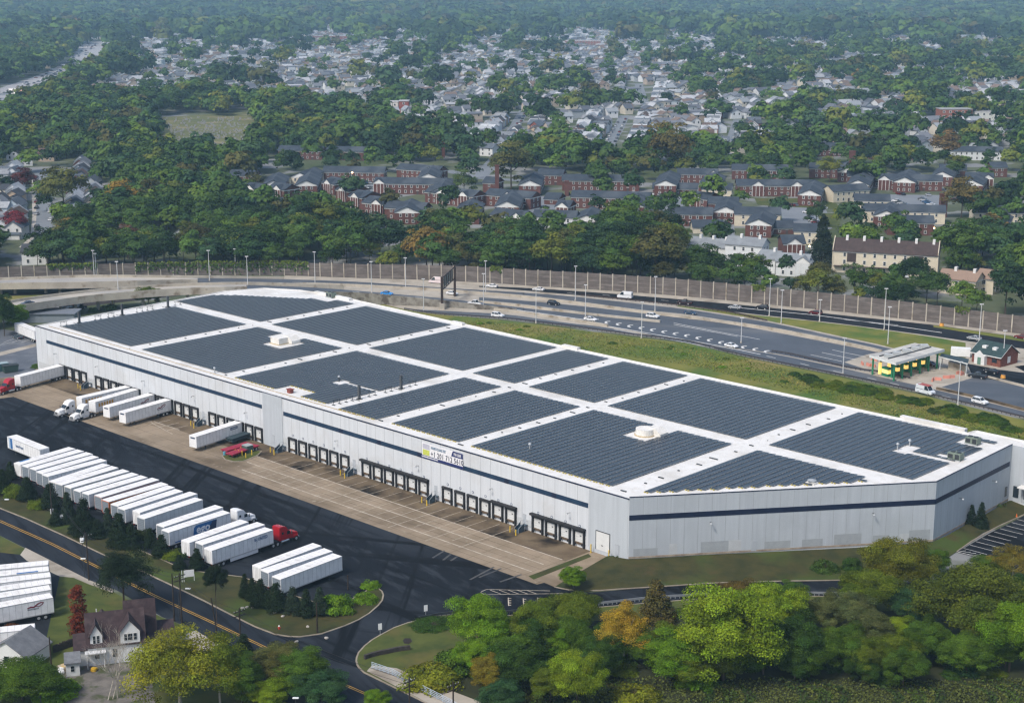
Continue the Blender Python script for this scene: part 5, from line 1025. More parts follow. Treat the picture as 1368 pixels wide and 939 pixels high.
def crown(seed, nclump, nleaf, leaf, rx=1.0, rz=.9, kind='round', warm=.25, fat=1.0, tv=1.0, nz=.45):
    """a crown of leaf clumps, radius about 1 (scaled on use); centre at origin"""
    rs = np.random.RandomState(seed); P = []; Nn = []; Ti = []
    for k in range(nclump):
        d = rs.normal(size=3); d[2] = abs(d[2]) * 1.1 - .35; d /= np.linalg.norm(d); r = (.35 + .65 * rs.rand() ** .5)
        if kind == 'round': th_ = math.atan2(d[1], d[0]); lob = 1 + .20 * sin(3 * th_ + seed) + .13 * sin(5 * th_ + seed * 2) + .12 * sin(4 * d[2] + seed); c = d * r * lob * np.array([rx, rx, rz]); cr = (.17 + .15 * rs.rand()) * fat
        elif kind == 'cone':
            h = rs.rand() ** 1.25; a = rs.rand() * 2 * pi; q = (1 - h) * (.45 + .55 * rs.rand() ** .5) * .72 + .05; c = np.array([cos(a) * q, sin(a) * q, -1 + 2.0 * h]); cr = .17 + .13 * (1 - h)
        elif kind == 'column': h = rs.rand(); a = rs.rand() * 2 * pi; q = .28 * rs.rand() ** .5 * (1 - .5 * max(0, h - .7) / .3); c = np.array([cos(a) * q, sin(a) * q, -1 + 2.0 * h]); cr = .12 + .06 * rs.rand()
        elif kind == 'bush': c = d * r * np.array([1, 1, .7]); c[2] = abs(c[2]) - .45; cr = .25 + .15 * rs.rand()
        n = int(nleaf * (cr / .3) ** 2); q = rs.normal(size=(n, 3)); q /= np.linalg.norm(q, axis=1)[:, None]; q[:, 2] = np.where(rs.rand(n) < .75, abs(q[:, 2]), q[:, 2])
        rr = cr * (.55 + .5 * rs.rand(n))[:, None]; pos = c + q * rr * np.array([1.15, 1.15, .75]); nn = q * .8 + c * .5 + rs.normal(size=(n, 3)) * nz + np.array([0, 0, .35]); nn /= np.linalg.norm(nn, axis=1)[:, None]
        base = 1 + tv * (.5 * rs.rand() - .28); w_ = rs.rand() * warm; t = np.stack([np.full(n, base * (1 + w_)), np.full(n, base), np.full(n, base * (1 - w_ * .5))], 1) * (1 + tv * (.5 * rs.rand(n) - .25))[:, None]
        P.append(pos); Nn.append(nn); Ti.append(t)
    P = np.concatenate(P); Nn = np.concatenate(Nn); Ti = np.concatenate(Ti)
    return leaf_cloud(P, Nn, leaf, None, rs), Ti
def crown_mesh(name, *a, **k): V, T = crown(*a, **k); return np_mesh(name, V, 4, T, leafm)
def trunk_mesh(name, seed, m=None, h=1.0, r=.035, limbs=5):
    rs = random.Random(seed); b = MB(); pts = [Vector((0, 0, -1.05 * h)), Vector((rs.uniform(-.03, .03), rs.uniform(-.03, .03), -.5 * h)), Vector((rs.uniform(-.06, .06), rs.uniform(-.06, .06), 0)), Vector((rs.uniform(-.1, .1), rs.uniform(-.1, .1), .55))]
    rad = [r * 1.4, r, r * .8, r * .3]
    for i in range(3): b.cyl(pts[i], pts[i + 1], rad[i], rad[i + 1], 7)
    for k in range(limbs):
        a = rs.uniform(0, 2 * pi); z = rs.uniform(-.45, .2); s_ = pts[1].lerp(pts[2], (z + .5) / .7 if z < .2 else 1); e = Vector((cos(a) * rs.uniform(.4, .8), sin(a) * rs.uniform(.4, .8), z + rs.uniform(.25, .6))); mid = s_.lerp(e, .5) + Vector((0, 0, -.06)); b.cyl(s_, mid, r * .55, r * .35, 5); b.cyl(mid, e, r * .35, r * .12, 5)
    return b.mesh(name, m or bark, fix=False)
HI = [crown_mesh('crown', 10 + k, 150, 640, .037, tv=1.5, nz=.6) for k in range(5)]; HIL = [crown_mesh('crown', 40 + k, 95, 380, .036, warm=.3, tv=1.2, nz=.6) for k in range(2)]
MI = [crown_mesh('crown', 20 + k, 46, 75, .115, fat=1.35, nz=.35) for k in range(6)]; BU = [crown_mesh('crown', 30 + k, 40, 150, .08, kind='bush') for k in range(3)]
CO = [crown_mesh('crown', 50 + k, 110, 110, .075, kind='cone') for k in range(3)]; CL = [crown_mesh('crown', 60 + k, 110, 160, .06, kind='column') for k in range(2)]
TK = [trunk_mesh('trunk', k) for k in range(4)]; TKb = [trunk_mesh('trunk', 9 + k, birchbark, limbs=9) for k in range(2)]; TKc = trunk_mesh('trunk', 77, r=.02, limbs=0)
rng = random.Random(11)
def tree(name, label, cat, x, y, z, rx, rz, hc, color, cm, tm, group=None):
    """crown radius rx (horizontal) and rz (vertical), crown centre hc above the ground"""
    t = thing(name, label, cat, (x, y, z), rng.uniform(0, 6.28), group)
    c = link('crown', cm, t, (0, 0, hc)); c.scale = (rx, rx, rz); v = rng.uniform(.9, 1.1); c.color = (color[0] * v, color[1] * v, color[2] * v, 1)
    k = link('trunk', tm, t, (0, 0, hc)); s = hc / 1.02; k.scale = (rx * .9, rx * .9, hc); return t
OL = (.088, .138, .012); YG = (.155, .25, .014); BG = (.10, .21, .012); MG = (.062, .128, .014); DG = (.034, .078, .012); GO = (.27, .215, .022); GR = (.085, .115, .038); BL = (.035, .090, .032); OR = (.17, .155, .018); YO = (.150, .185, .016); DC = (.016, .032, .014); BC = (.028, .05, .03)
FT = [ # crown centre px, half width px, half height px, colour, kind, label
 (640, 836, 36, 38, BG, 'h', 'bright green tree overhanging the hedge lawn'), (575, 900, 40, 20, YO, 'b', 'wide yellow topped shrub mass behind the footbridge railing'), (612, 878, 30, 26, MG, 'b', 'green shrub mass between the yellow topped one and the bright tree'),
 (652, 902, 20, 24, OR, 'h', 'small orange and yellow tree among green ones near the railing'), (690, 890, 36, 30, DG, 'h', 'dark green tree right of the small orange one'), (712, 845, 32, 34, OL, 'h', 'olive tree right of the bright green lawn tree'),
 (765, 815, 34, 24, OL, 'h', 'olive green tree topping the row below the faded road numbers'), (758, 852, 32, 28, MG, 'h', 'mid green tree between the olive ones and the golden tree'), (771, 908, 32, 38, YG, 'h', 'bright yellow green tree left of and below the golden tree'),
 (834, 846, 36, 34, GO, 'l', 'golden yellow tree with a pale trunk'), (672, 932, 26, 20, BL, 'h', 'bluish green tree in front at the pole with crossarms'), (876, 803, 22, 27, (.09, .085, .025), 'k', 'small brownish conical tree against the entrance road'),
 (968, 850, 62, 56, YG, 'h', 'largest bright yellow green tree in the middle of the front row'), (905, 878, 38, 32, BG, 'h', 'bright green tree left of the largest yellow green one'), (1028, 818, 40, 36, YG, 'h', 'yellow green tree leaning right off the largest bright one'),
 (985, 792, 26, 14, (.10, .085, .02), 'h', 'brownish tree top behind the largest yellow green tree'), (849, 924, 30, 16, YO, 'b', 'low yellow shrub at the bottom below the golden tree'), (1056, 795, 20, 16, MG, 'h', 'small green tree poking up at the entrance road'), (1062, 862, 36, 36, DG, 'h', 'dark green tree right of the largest bright one'),
 (1202, 758, 44, 36, (.115, .14, .014), 'h', 'tall olive yellow tree rising over the grey facade foot'), (1160, 790, 34, 32, OL, 'h', 'olive green tree left of and below the tall olive yellow one'), (1100, 822, 26, 24, GR, 'h', 'greyish olive tree, left one of two'), (1136, 818, 28, 26, GR, 'h', 'greyish olive tree, right one of two'),
 (1085, 870, 32, 30, MG, 'h', 'mid green tree below the left greyish one'), (1131, 866, 26, 28, MG, 'h', 'mid green tree below the right greyish one'), (1220, 806, 28, 26, BL, 'h', 'blue green tree under the tall olive yellow one'), (1196, 842, 22, 18, YG, 'h', 'small yellow green crown under the blue green tree'), (1237, 858, 26, 30, MG, 'h', 'round green tree left of the dark hollow'),
 (1192, 872, 30, 26, OL, 'h', 'olive tree over the undergrowth left of the round green one'), (1302, 806, 62, 56, (.075, .11, .014), 'h', 'huge rounded olive green tree below the marked car park'), (1352, 846, 38, 48, BG, 'h', 'bright green tree at the right edge below the huge rounded one'), (1288, 872, 18, 26, BL, 'k', 'small drooping blue green tree in the dark hollow'),
 (1354, 752, 24, 22, (.14, .135, .02), 'l', 'thin yellowish tree at the right edge by the car park'), (1322, 752, 20, 9, MG, 'h', 'low green tree top at the car park corner'), (1162, 846, 30, 28, GR, 'h', 'grey green tree in the middle of the right grove'), (1252, 752, 16, 16, MG, 'h', 'small green tree between the tall yellow one and the huge rounded one'), (1366, 800, 24, 30, DG, 'h', 'dark tree at the right edge behind the bright one'),
 (800, 880, 26, 28, DG, 'h', 'dark tree below the golden one'), (735, 915, 24, 22, OL, 'h', 'low olive tree at the bottom between the railing and the bright tree'), (730, 815, 20, 16, OL, 'h', 'small olive tree at the road edge below the first faded number'), (1020, 872, 34, 26, MG, 'h', 'green tree filling the foot of the largest bright one'), (930, 905, 26, 18, BG, 'b', 'bright green bush at the foot of the front grove'),
 (238, 892, 62, 50, YO, 'l', 'large yellowish tree with pale limbs in front of the white house'), (292, 896, 40, 42, OL, 'l', 'thin olive tree with pale limbs right of the white house'), (325, 868, 16, 20, DC, 'k', 'dark evergreen at the street edge by the leaning pole'), (322, 908, 28, 30, MG, 'h', 'green tree in front of the dark street evergreen'), (370, 890, 34, 26, (.09, .105, .03), 'h', 'dull olive tree with a rounded top beside the street'),
 (402, 898, 36, 26, MG, 'h', 'mid green tree at the corner of the street'), (430, 922, 32, 22, BL, 'h', 'blue green tree at the lower street corner'), (358, 928, 26, 16, YG, 'h', 'small bright green tree below the dull olive one'), (503, 934, 15, 12, BG, 'h', 'small bright green tree in front of the street median'), (28, 908, 44, 26, MG, 'h', 'green tree mass in front of the garage at the left'), (75, 918, 30, 18, BG, 'b', 'bright green bush right of the green mass at the left'),
 (104, 818, 11, 34, (.13, .03, .014), 'c', 'tall dark column of red ivy standing on the lawn'), (163, 768, 36, 34, DC, 'p', 'dark broad pine hanging over the street'), (287, 772, 13, 18, DC, 'h', 'dark round crowned young tree at the island edge'), (14, 838, 14, 9, (.12, .05, .02), 'b', 'reddish bush behind the garage roof'), (50, 858, 14, 8, BG, 'b', 'bright green shrub at the end of the left yard'),
 (766, 772, 16, 14, BG, 'h', 'small bright green tree beside the drive-in door path'), (829, 740, 8, 9, DG, 'b', 'round dark shrub at the white building corner'), (816, 744.5, 7, 5, DG, 'b', 'lower shrub left of the round one at the building corner'), (1103, 755, 17, 14, (.05, .10, .02), 'b', 'broad green bush on the bank, left one of two'), (1139, 752, 14, 17, DG, 'b', 'dark upright bush on the bank, right one of two'),
 (1298, 690, 7, 15, DC, 'k', 'dark spire conifer at the facade foot, left one of a pair'), (1311, 689, 8, 17, DC, 'k', 'dark spire conifer at the facade foot, right one of a pair'), (1338, 676, 8, 8, (.07, .12, .04), 'b', 'spiky light green shrub near the office windows'), (50, 488, 8, 5, MG, 'b', 'small green shrub at the far corner of the dock wall'),
 (450, 803, 24, 20, BG, 'b', 'large bright green bush at the kerbed island end'), (488, 797, 15, 11, BG, 'b', 'smaller bright green bush beside the large one on the island end'), (495, 779, 12, 9, BG, 'b', 'bright green bush at the tip of the paved strip'), (22, 424, 15, 16, BG, 'h', 'light green tree behind the trailer at the far left'), (4, 420, 14, 26, DG, 'h', 'dark tree at the left edge by the curving bridge'), (198, 396, 14, 12, OL, 'h', 'olive tree poking above the warehouse roof beside the bridge'), (146, 409, 9, 7, MG, 'b', 'green bush between the bridge and the roof masts'), (124, 413, 6, 5, MG, 'b', 'small bush left of the green one by the roof masts'),
 (578, 832, 26, 6, DG, 'b', 'clipped dark hedge end along the yard entrance kerb'), (604, 829, 16, 6, DG, 'b', 'clipped dark hedge end closest to the bright green tree'), (1088, 940, 10, 4, MG, 'b', 'low shrub at the bottom edge of the grove')]
HEDGE = [(17, 654, 10, 13, OL), (3, 643, 12, 14, DC), (14, 628, 9, 10, DC), (36, 652, 13, 13, DC), (50, 671, 10, 10, OL), (67, 662, 14, 14, DC), (90, 677, 10, 17, BC), (112, 690, 15, 21, DC), (144, 696, 10, 15, BC), (159, 707, 15, 19, DC), (175, 715, 12, 13, DC), (190, 712, 8, 10, (.03, .05, .012)), (201, 718, 9, 11, DC), (216, 728, 12, 12, DC), (231, 738, 11, 10, OL), (250, 736, 9, 12, (.025, .05, .015)), (263, 746, 10, 12, DC), (327, 782, 8, 14, DC), (337, 786, 9, 12, DC), (348, 791, 12, 15, DC), (369, 797, 14, 16, DC), (391, 801, 12, 15, BC), (409, 804, 11, 15, DC), (427, 802, 11, 16, BC), (75, 690, 10, 9, DC), (130, 705, 12, 10, DC), (240, 750, 9, 8, DC), (358, 800, 9, 10, DC), (100, 700, 9, 10, DC)]
def place(cx, cy, hw, hh, col, kd, lab, name='tree', cat='tree', group=None, z=0.0):
    hc = 3.0
    for _ in range(6):
        p = gp(cx, cy, hc); s = mpp(p.x, p.y, hc); rx = hw * s; rz = hh * s / cos(TH); hc = rz * (1.0 if kd in 'bkc' else 1.12)
        if kd == 'b': hc = rz * .62
        if kd == 'p': hc = rz * 1.5
    if cx == 287: hc = rz * 3.4; p = gp(cx, cy, hc)
    cm = {'h': HI, 'l': HIL, 'b': BU, 'k': CO, 'c': CL, 'p': HIL, 's': CO}[kd]; cm = cm[rng.randrange(len(cm))]
    tm = TKc if kd in 'kc' else (TKb[rng.randrange(2)] if kd == 'l' else TK[rng.randrange(4)])
    sc = {'b': 1.0, 'k': 1.45, 'c': 2.6}.get(kd, 1.0)
    if kd == 'b': rz *= 1.35
    if kd == 'k': rx = rx * 1.5
    if kd == 'c': rx = rx * 3.2
    return tree(name, lab, cat, p.x, p.y, z, rx, rz, hc, col, cm, tm, group)
for a in FT:
    nm, ct = ('shrub', 'shrub') if a[5] == 'b' else ('tree', 'tree'); place(*a[:6], a[6], nm, ct)
HC = {}; SHORT = ['trailer with the blue roof patch', 'second trailer of the yard row', 'third trailer of the yard row', 'fourth trailer of the yard row', 'trailer left of the dark gap', 'trailer right of the dark gap', 'second trailer after the dark gap', 'cream posted trailer', 'fourth trailer after the gap', 'fifth trailer after the gap', 'brown sided trailer', 'orange sided trailer', 'trailer right of the orange one', 'second trailer right of the orange one', 'trailer left of the ribbed grey one', 'ribbed grey trailer', 'trailer left of the blue logo one', 'blue logo trailer', 'trailer behind the white tractor', 'trailer left of the red tractor one', 'red tractor trailer', 'rearmost of the three apart trailers', 'middle of the three apart trailers', 'closest of the three apart trailers']
hl_ = {0: 'olive rounded shrub at the left end of the dark hedge row', 4: 'olive rounded shrub below the dark hedge row at the lamp', 14: 'olive shrub under the three lettered trailers'}
for k in range(26):
    x = 640 + k * 28 + rng.uniform(-12, 12); y = rng.uniform(842, 892) if x < 1240 else rng.uniform(820, 880); hw = rng.uniform(20, 29); s_ = ['behind the railing shrubs', 'left of the golden tree', 'around the golden tree', 'behind the largest bright tree', 'right of the largest bright tree', 'among the greyish trees', 'beside the dark hollow', 'under the huge rounded tree'][min(7, k // 3)]
    place(x, y, hw, hw * rng.uniform(.8, 1.05), rng.choice([MG, BG, DG, OL, MG, (.075, .15, .014)]), 'h', 'green filler tree of the front grove ' + s_, group='filler trees of the front grove ' + s_)
for i, (cx, cy, hw, hh, c) in enumerate(HEDGE):
    hw *= 1.35; hh *= 1.08
    g_ = gp(cx, cy + hh); near = min(range(len(TR)), key=lambda k: (TR[k][1] - g_).length); HC[near] = HC.get(near, 0) + 1; ps = ['', 'left ', 'lower ', 'outer '][min(3, HC[near] - 1)]
    place(cx, cy, hw, hh * 1.05, c, 's' if c in (DC, BC) else 'b', hl_.get(i, ('bluish ' if c is BC else 'dark ') + ps + 'conifer at the tail of the ' + SHORT[near]), 'conifer' if i not in hl_ else 'shrub', 'conifer' if i not in hl_ else 'shrub', 'bluish conifers of the screening row' if c is BC else 'dark conifers of the screening row')
# thicket along the guard rail by the toll plaza
BK = []
for k in range(72):
    x = rng.uniform(1055, 1400); yb = np.interp(x, [1055, 1120, 1220, 1368, 1430], [497, 507, 529, 567, 582]); y = yb + rng.uniform(0, 11) * (1 if x > 1080 else .5); hw = rng.uniform(7, 12)
    BK.append((x, y, hw, hw * .55, rng.choice([DG, MG, OL, (.035, .07, .018)])))
for a in BK: place(*a, 'b', 'dense bush in the thicket between the outer ramp and the warehouse roof', 'bush', 'bush', 'bushes of the roadside thicket')
for k in range(12):
    x = rng.uniform(640, 1060); y = np.interp(x, [640, 769, 920, 1060], [428, 440, 463, 494]) + rng.uniform(4, 24) * (x - 500) / 560; hw = rng.uniform(3, 6)
    place(x, y, hw, hw * .5, rng.choice([BG, OL, MG]), 'b', 'low weedy bush on the grass bank below the outer ramp', 'bush', 'bush', 'low bushes on the highway bank')
for k in range(40):
    x = rng.uniform(640, 1400); y = rng.uniform(876, 908) - (8 if x > 1250 else 0); hw = rng.uniform(10, 20)
    place(x, y, hw, hw * .6, rng.choice([DG, MG, DG, OL, MG]), 'b', 'low leafy bush at the shaded foot of the front grove', 'bush', 'bush', 'bushes at the foot of the front grove')
# undergrowth at the bottom right: weeds nobody could count
rs = np.random.RandomState(4); N = 26000; px = rs.uniform(690, 1400, N); py = 908 + rs.rand(N) ** .8 * 60; keep = (px > 1100) | (rs.rand(N) < .9)
pts = np.array([gp(a, c) for a, c in zip(px[keep], py[keep])]); cl = np.sin(pts[:, 0] / 3.1) * np.cos(pts[:, 1] / 2.3) + np.sin(pts[:, 0] * .9 + pts[:, 1]) * .5
hgt_ = np.clip(.35 + .45 * cl, .05, 1.6); pts[:, 2] = rs.rand(len(pts)) * hgt_ + .15; nn = rs.normal(size=pts.shape); nn[:, 2] = abs(nn[:, 2]) + .4; nn /= np.linalg.norm(nn, axis=1)[:, None]
base = np.array([[.07, .11, .02], [.12, .14, .03], [.05, .085, .02], [.10, .12, .03]])[(np.abs(np.sin(pts[:, 0] / 5.0 + np.cos(pts[:, 1] / 4.0)) * 3.99)).astype(int)] * (.6 + .7 * rs.rand(len(pts)))[:, None]
tag(link('undergrowth', np_mesh('undergrowth', leaf_cloud(pts, nn, .34, None, rs), 4, base * .85, leafstuff)), 'weedy undergrowth along the bottom of the grove', None, None, 'stuff')
px = rs.uniform(-20, 1400, 24000); py = rs.uniform(0, 1, 24000); yl_ = np.interp(px, [-20, 640, 769, 920, 1060, 1400], [500, 428, 442, 462, 496, 580]); pts = np.array([gp(a, c + d * 26) for a, c, d in zip(px, yl_, py) if a > 560])
pts[:, 2] = rs.rand(len(pts)) * .45; nn = rs.normal(size=pts.shape); nn[:, 2] = abs(nn[:, 2]) + .4; nn /= np.linalg.norm(nn, axis=1)[:, None]
base = np.array([[.17, .19, .026], [.23, .20, .05], [.13, .165, .022]])[(np.abs(np.sin(pts[:, 0] / 17.0 + np.cos(pts[:, 1] / 9.0)) * 2.99)).astype(int)] * (.6 + .7 * rs.rand(len(pts)))[:, None]
tag(link('grass', np_mesh('grass', leaf_cloud(pts, nn, .38, None, rs), 4, base, leafstuff)), 'rough tall grass on the highway bank', None, None, 'stuff')
# bare tree
t = thing('bare_tree', 'leafless pale branched tree in the dirt yard by the white house', 'tree', gp(150, 935)); b = MB(); rr = random.Random(2)
def branch(p, d, L_, r, n):
    q = p + d * L_; b.cyl(p, q, r, r * .65, 5)
    if n:
        for _ in range(3): e = (d + Vector((rr.uniform(-.7, .7), rr.uniform(-.7, .7), rr.uniform(-.1, .5)))).normalized(); branch(q, e, L_ * rr.uniform(.6, .85), r * .6, n - 1)
for k in range(3): branch(Vector((k * .7 - .7, k * .4, 0)), Vector((rr.uniform(-.3, .3), rr.uniform(-.2, .2), 1)).normalized(), 3.6, .10, 5)
b.build('branches', birchbark, t, fix=False)

# ---------------------------------------------------------------- near street: white house, poles, signs
shing = mat('brown_shingle', (.05, .032, .034), (.03, .02, .022), .9, .9, [((.07, .05, .05), .5, .5, .7)], coord='object'); siding = mat('white_siding', (.66, .67, .67), (.55, .56, .56), .3, .7, coord='object', stretch=(1, 1, 0)); grshing = mat('grey_shingle', (.17, .18, .19), (.12, .125, .135), .8, .9, coord='object')
def gable_roof(b, x0, x1, y0, y1, ze, zr, ax='x', over=.35, th=.16, m=0):
    """gable roof, ridge along ax"""
    if ax == 'x': mid = (y0 + y1) / 2; k = (zr - ze) / (mid - y0); slope(b, x0 - over, x1 + over, y0 - over, mid, ze - over * k, zr, th, m); slope(b, x0 - over, x1 + over, y1 + over, mid, ze - over * k, zr, th, m)
    else:
        mid = (x0 + x1) / 2; k = (zr - ze) / (mid - x0); c = MB(); slope(c, y0 - over, y1 + over, x0 - over, mid, ze - over * k, zr, th, m); slope(c, y0 - over, y1 + over, x1 + over, mid, ze - over * k, zr, th, m); b.add([(v[1], v[0], v[2]) for v in c.v], c.f, m)
def gable_ends(b, x0, x1, y0, y1, ze, zr, ax='x', m=0):
    if ax == 'x': mid = (y0 + y1) / 2; [b.add([(x, y0, ze), (x, y1, ze), (x, mid, zr)], [(0, 1, 2)], m) for x in (x0, x1)]
    else: mid = (x0 + x1) / 2; [b.add([(x0, y, ze), (x1, y, ze), (mid, y, zr)], [(0, 1, 2)], m) for y in (y0, y1)]
def win(parent, x, y, z, w_, h_, nx=0, ny=-1, name='window'):
    """window centred at x,z on a wall whose outward normal is (nx,ny)"""
    b = MB()
    if ny: b.box(x - w_ / 2 - .08, x + w_ / 2 + .08, y + ny * .04 - .03, y + ny * .04 + .03, z - h_ / 2 - .08, z + h_ / 2 + .08, 1); b.box(x - w_ / 2, x + w_ / 2, y + ny * .08 - .02, y + ny * .08 + .02, z - h_ / 2, z - .03, 0); b.box(x - w_ / 2, x + w_ / 2, y + ny * .08 - .02, y + ny * .08 + .02, z + .03, z + h_ / 2, 0)
    else: b.box(x + nx * .04 - .03, x + nx * .04 + .03, y - w_ / 2 - .08, y + w_ / 2 + .08, z - h_ / 2 - .08, z + h_ / 2 + .08, 1); b.box(x + nx * .08 - .02, x + nx * .08 + .02, y - w_ / 2, y + w_ / 2, z - h_ / 2, z - .03, 0); b.box(x + nx * .08 - .02, x + nx * .08 + .02, y - w_ / 2, y + w_ / 2, z + .03, z + h_ / 2, 0)
    return b.build(name, [glass, trimw], parent)
A = gp(152, 886); hr = thing('white_house', 'white sided house with a dark brown many gabled roof beside the street', 'house', A, R(16)); hr.scale = (.84, .84, 1.08)
b = MB(); b.box(-5, 6.5, 0, 9, 0, 3.4); gable_ends(b, -5, 6.5, 0, 9, 3.4, 7.6, 'x'); b.build('wall', siding, hr)
b = MB(); gable_roof(b, -5, 6.5, 0, 9, 3.4, 7.6); rf = b.build('roof', shing, hr)
b = MB(); b.box(1.6, 5.6, -.3, 4, 3.4, 5.4); gable_ends(b, 1.6, 5.6, -.3, 4, 5.4, 7.3, 'y'); b.build('front_gable', siding, hr); b = MB(); gable_roof(b, 1.6, 5.6, -.3, 4.5, 5.4, 7.3, 'y'); b.build('gable_roof', shing, hr)
b = MB(); b.box(-4.4, -2.0, .2, 4, 3.4, 5.2); gable_ends(b, -4.4, -2.0, .2, 4, 5.2, 6.9, 'y'); b.build('dormer', siding, hr); b = MB(); gable_roof(b, -4.4, -2.0, .2, 4.5, 5.2, 6.9, 'y'); b.build('dormer_roof', shing, hr)
b = MB(); b.box(4.0, 9, 5, 11, 0, 3.6); gable_ends(b, 4, 9, 5, 11, 3.6, 8.0, 'x'); b.build('rear_wing', siding, hr); b = MB(); gable_roof(b, 3, 9, 5, 11, 3.6, 8.0); b.build('wing_roof', shing, hr)
b = MB(); slope(b, 6.3, 13.0, 2, 9, 2.6, 3.6); b.build('porch_roof', shing, hr); b = MB(); b.box(6.5, 12.6, 2.4, 8.6, 0, 2.5); b.build('porch', siding, hr)
b = MB(); b.box(-7.6, -5.02, .5, 5.0, 0, 2.7); b.build('side_room', siding, hr); b = MB(); slope(b, -7.9, -4.9, .2, 5.3, 2.6, 4.0); b.build('side_roof', shing, hr)
b = MB(); b.box(-4.4, 1.0, 9.0, 12.5, 0, 3); gable_ends(b, -4.4, 1, 9, 12.5, 3, 5.5, 'y'); b.build('back_room', siding, hr); b = MB(); gable_roof(b, -4.4, 1, 8, 12.5, 3, 5.5, 'y'); b.build('back_roof', shing, hr)
b = MB(); b.box(-9.5, -6.8, -4.0, -1.0, 0, 2.3); b.build('shed_wall', siding, hr); b = MB(); slope(b, -9.8, -6.5, -4.4, -.6, 2.2, 2.9); b.build('shed_roof', grshing, hr)
for x, w_ in ((3.05, .6), (3.6, 1.3 * 0 + .9), (4.25, .6)): win(hr, x + (x - 3.6) * .6, -.3, 4.45, w_, 1.1)
for x in (-3.6, -2.8): win(hr, x, .2, 4.4, .5, 1.3)
for x in (-3.2, .4): win(hr, x, 0, 1.9, .9, 1.4)
win(hr, -7.0, .5, 1.7, .7, 1.2); win(hr, -8.2, -4, 1.3, .7, .9)
b = MB(); b.box(-5.6, -1.4, -1.6, 0, 2.5, 2.65); b.cyl((-5.2, -1.5, 0), (-5.2, -1.5, 2.5), .07); b.cyl((-1.8, -1.5, 0), (-1.8, -1.5, 2.5), .07); b.build('awning', siding, hr); b = MB(); b.cyl((-2.8, 8, 4), (-2.8, 8, 7.2), .09); b.build('vent_pipe', white, hr)
t = thing('garage', 'small white gabled garage with a grey roof and a dark doorway at the left edge', 'garage', gp(10, 893), R(-18)); b = MB(); b.box(-4, 4, 0, 7, 0, 2.6); gable_ends(b, -4, 4, 0, 7, 2.6, 5.0, 'y'); b.build('wall', siding, t); b = MB(); gable_roof(b, -4, 4, 0, 7, 2.6, 5.0, 'y'); b.build('roof', grshing, t); b = MB(); b.box(-.5, .5, -.06, 0, .6, 2.3); b.build('door', glass, t)
t = thing('fence', 'old dark wooden fence between the lawn and the dirt yard', 'fence', gp(72, 872)); q = gp(128, 852) - gp(72, 872); b = MB(); rr = random.Random(3); n_ = 46
for k in range(n_): p = q * (k / n_); b.box(p.x - .14, p.x + .14, p.y - .03, p.y + .03, 0, 1.5 + rr.uniform(-.15, .15))
b.build('fence_boards', mat('old_wood', (.06, .05, .04), (.035, .028, .022), 2, .9), t)
tp_ = mat('trash_mixed', (.5, .33, .08), (.45, .42, .38), 1.2, .8, coord='object')
for x, y, m_, l in ((86, 891, tp_, 'yellow rubbish bag pile, closer to the garage'), (93, 896, tp_, 'yellow rubbish bag pile, closer to the shed'), (80, 897, white, 'crumpled white sheet lying by the rubbish bags'), (62, 924, white, 'white rubbish heap in the dirt yard by the lamp'), (100, 893, simple('tarp_grey', (.3, .32, .35)), 'grey tarpaulin lump beside the yellow bags'), (123, 897, simple('bag_yellow', (.55, .34, .03)), 'upright yellow bin bag in front of the shed')):
    t = thing('rubbish_bag', l, 'rubbish', gp(x, y), x); b = MB(); rr = random.Random(int(x)); 
    for k in range(4): c = Vector((rr.uniform(-.8, .8), rr.uniform(-.6, .6), .25)); s_ = rr.uniform(.35, .6); b.prism([(c.x + cos(a) * s_ * rr.uniform(.8, 1.2), c.y + sin(a) * s_ * rr.uniform(.8, 1.2)) for a in np.arange(0, 6.2, .9)], 0, .35 + rr.uniform(0, .35))
    b.build('bag', m_, t, bev=.1)
wood = mat('pole_wood', (.045, .033, .026), (.025, .02, .016), 2, .9, coord='object')
POLES = []
def upole(bx, by, ty, lab, arms=True, lean=0, z=0):
    h = topz(bx, by, ty); p = gp(bx, by); t = thing('utility_pole', lab, 'utility pole', p, R(44)); b = MB(); b.cyl((0, 0, 0), (lean, 0, h), .17, .11, 8); b.build('pole', wood, t)
    if arms: b = MB(); b.box(lean - 1.2, lean + 1.2, -.07, .07, h - .7, h - .55); b.box(lean - 1.2, lean + 1.2, -.07, .07, h - 1.5, h - 1.35); b.build('crossarm', wood, t)
    if arms: b = MB(); [b.cyl((lean + x, 0, h - .55), (lean + x, 0, h - .35), .06, .04) for x in (-1.1, -.5, .5, 1.1)]; b.build('insulator', steel, t)
    POLES.append((p, h)); return t
upole(119, 775, 712, 'utility pole with a white lamp box between the driveway and the street'); upole(243, 832, 765, 'leaning utility pole with crossarms by the white house'); upole(233, 829, 766, 'thinner utility pole left of the leaning one by the white house', arms=False); upole(297, 888, 795, 'tall bare trunk like pole standing before the street', arms=False, lean=-1.6); upole(322, 867, 812, 'utility pole with crossarms beside the dark evergreen')
upole(548, 985, 905, 'utility pole with crossarms on the footbridge pavement'); upole(606, 985, 910, 'utility pole with crossarms behind the footbridge railing'); upole(70, 693, 645, 'grey utility pole at the kerb among the dark conifers', arms=False); upole(465, 787, 768, 'dark lamp pole on the paved strip of the island', arms=False); upole(424, 846, 805, 'thin pole standing in the brown island grass', arms=False); upole(69, 895, 850, 'short white post by the rubbish pile', arms=False)
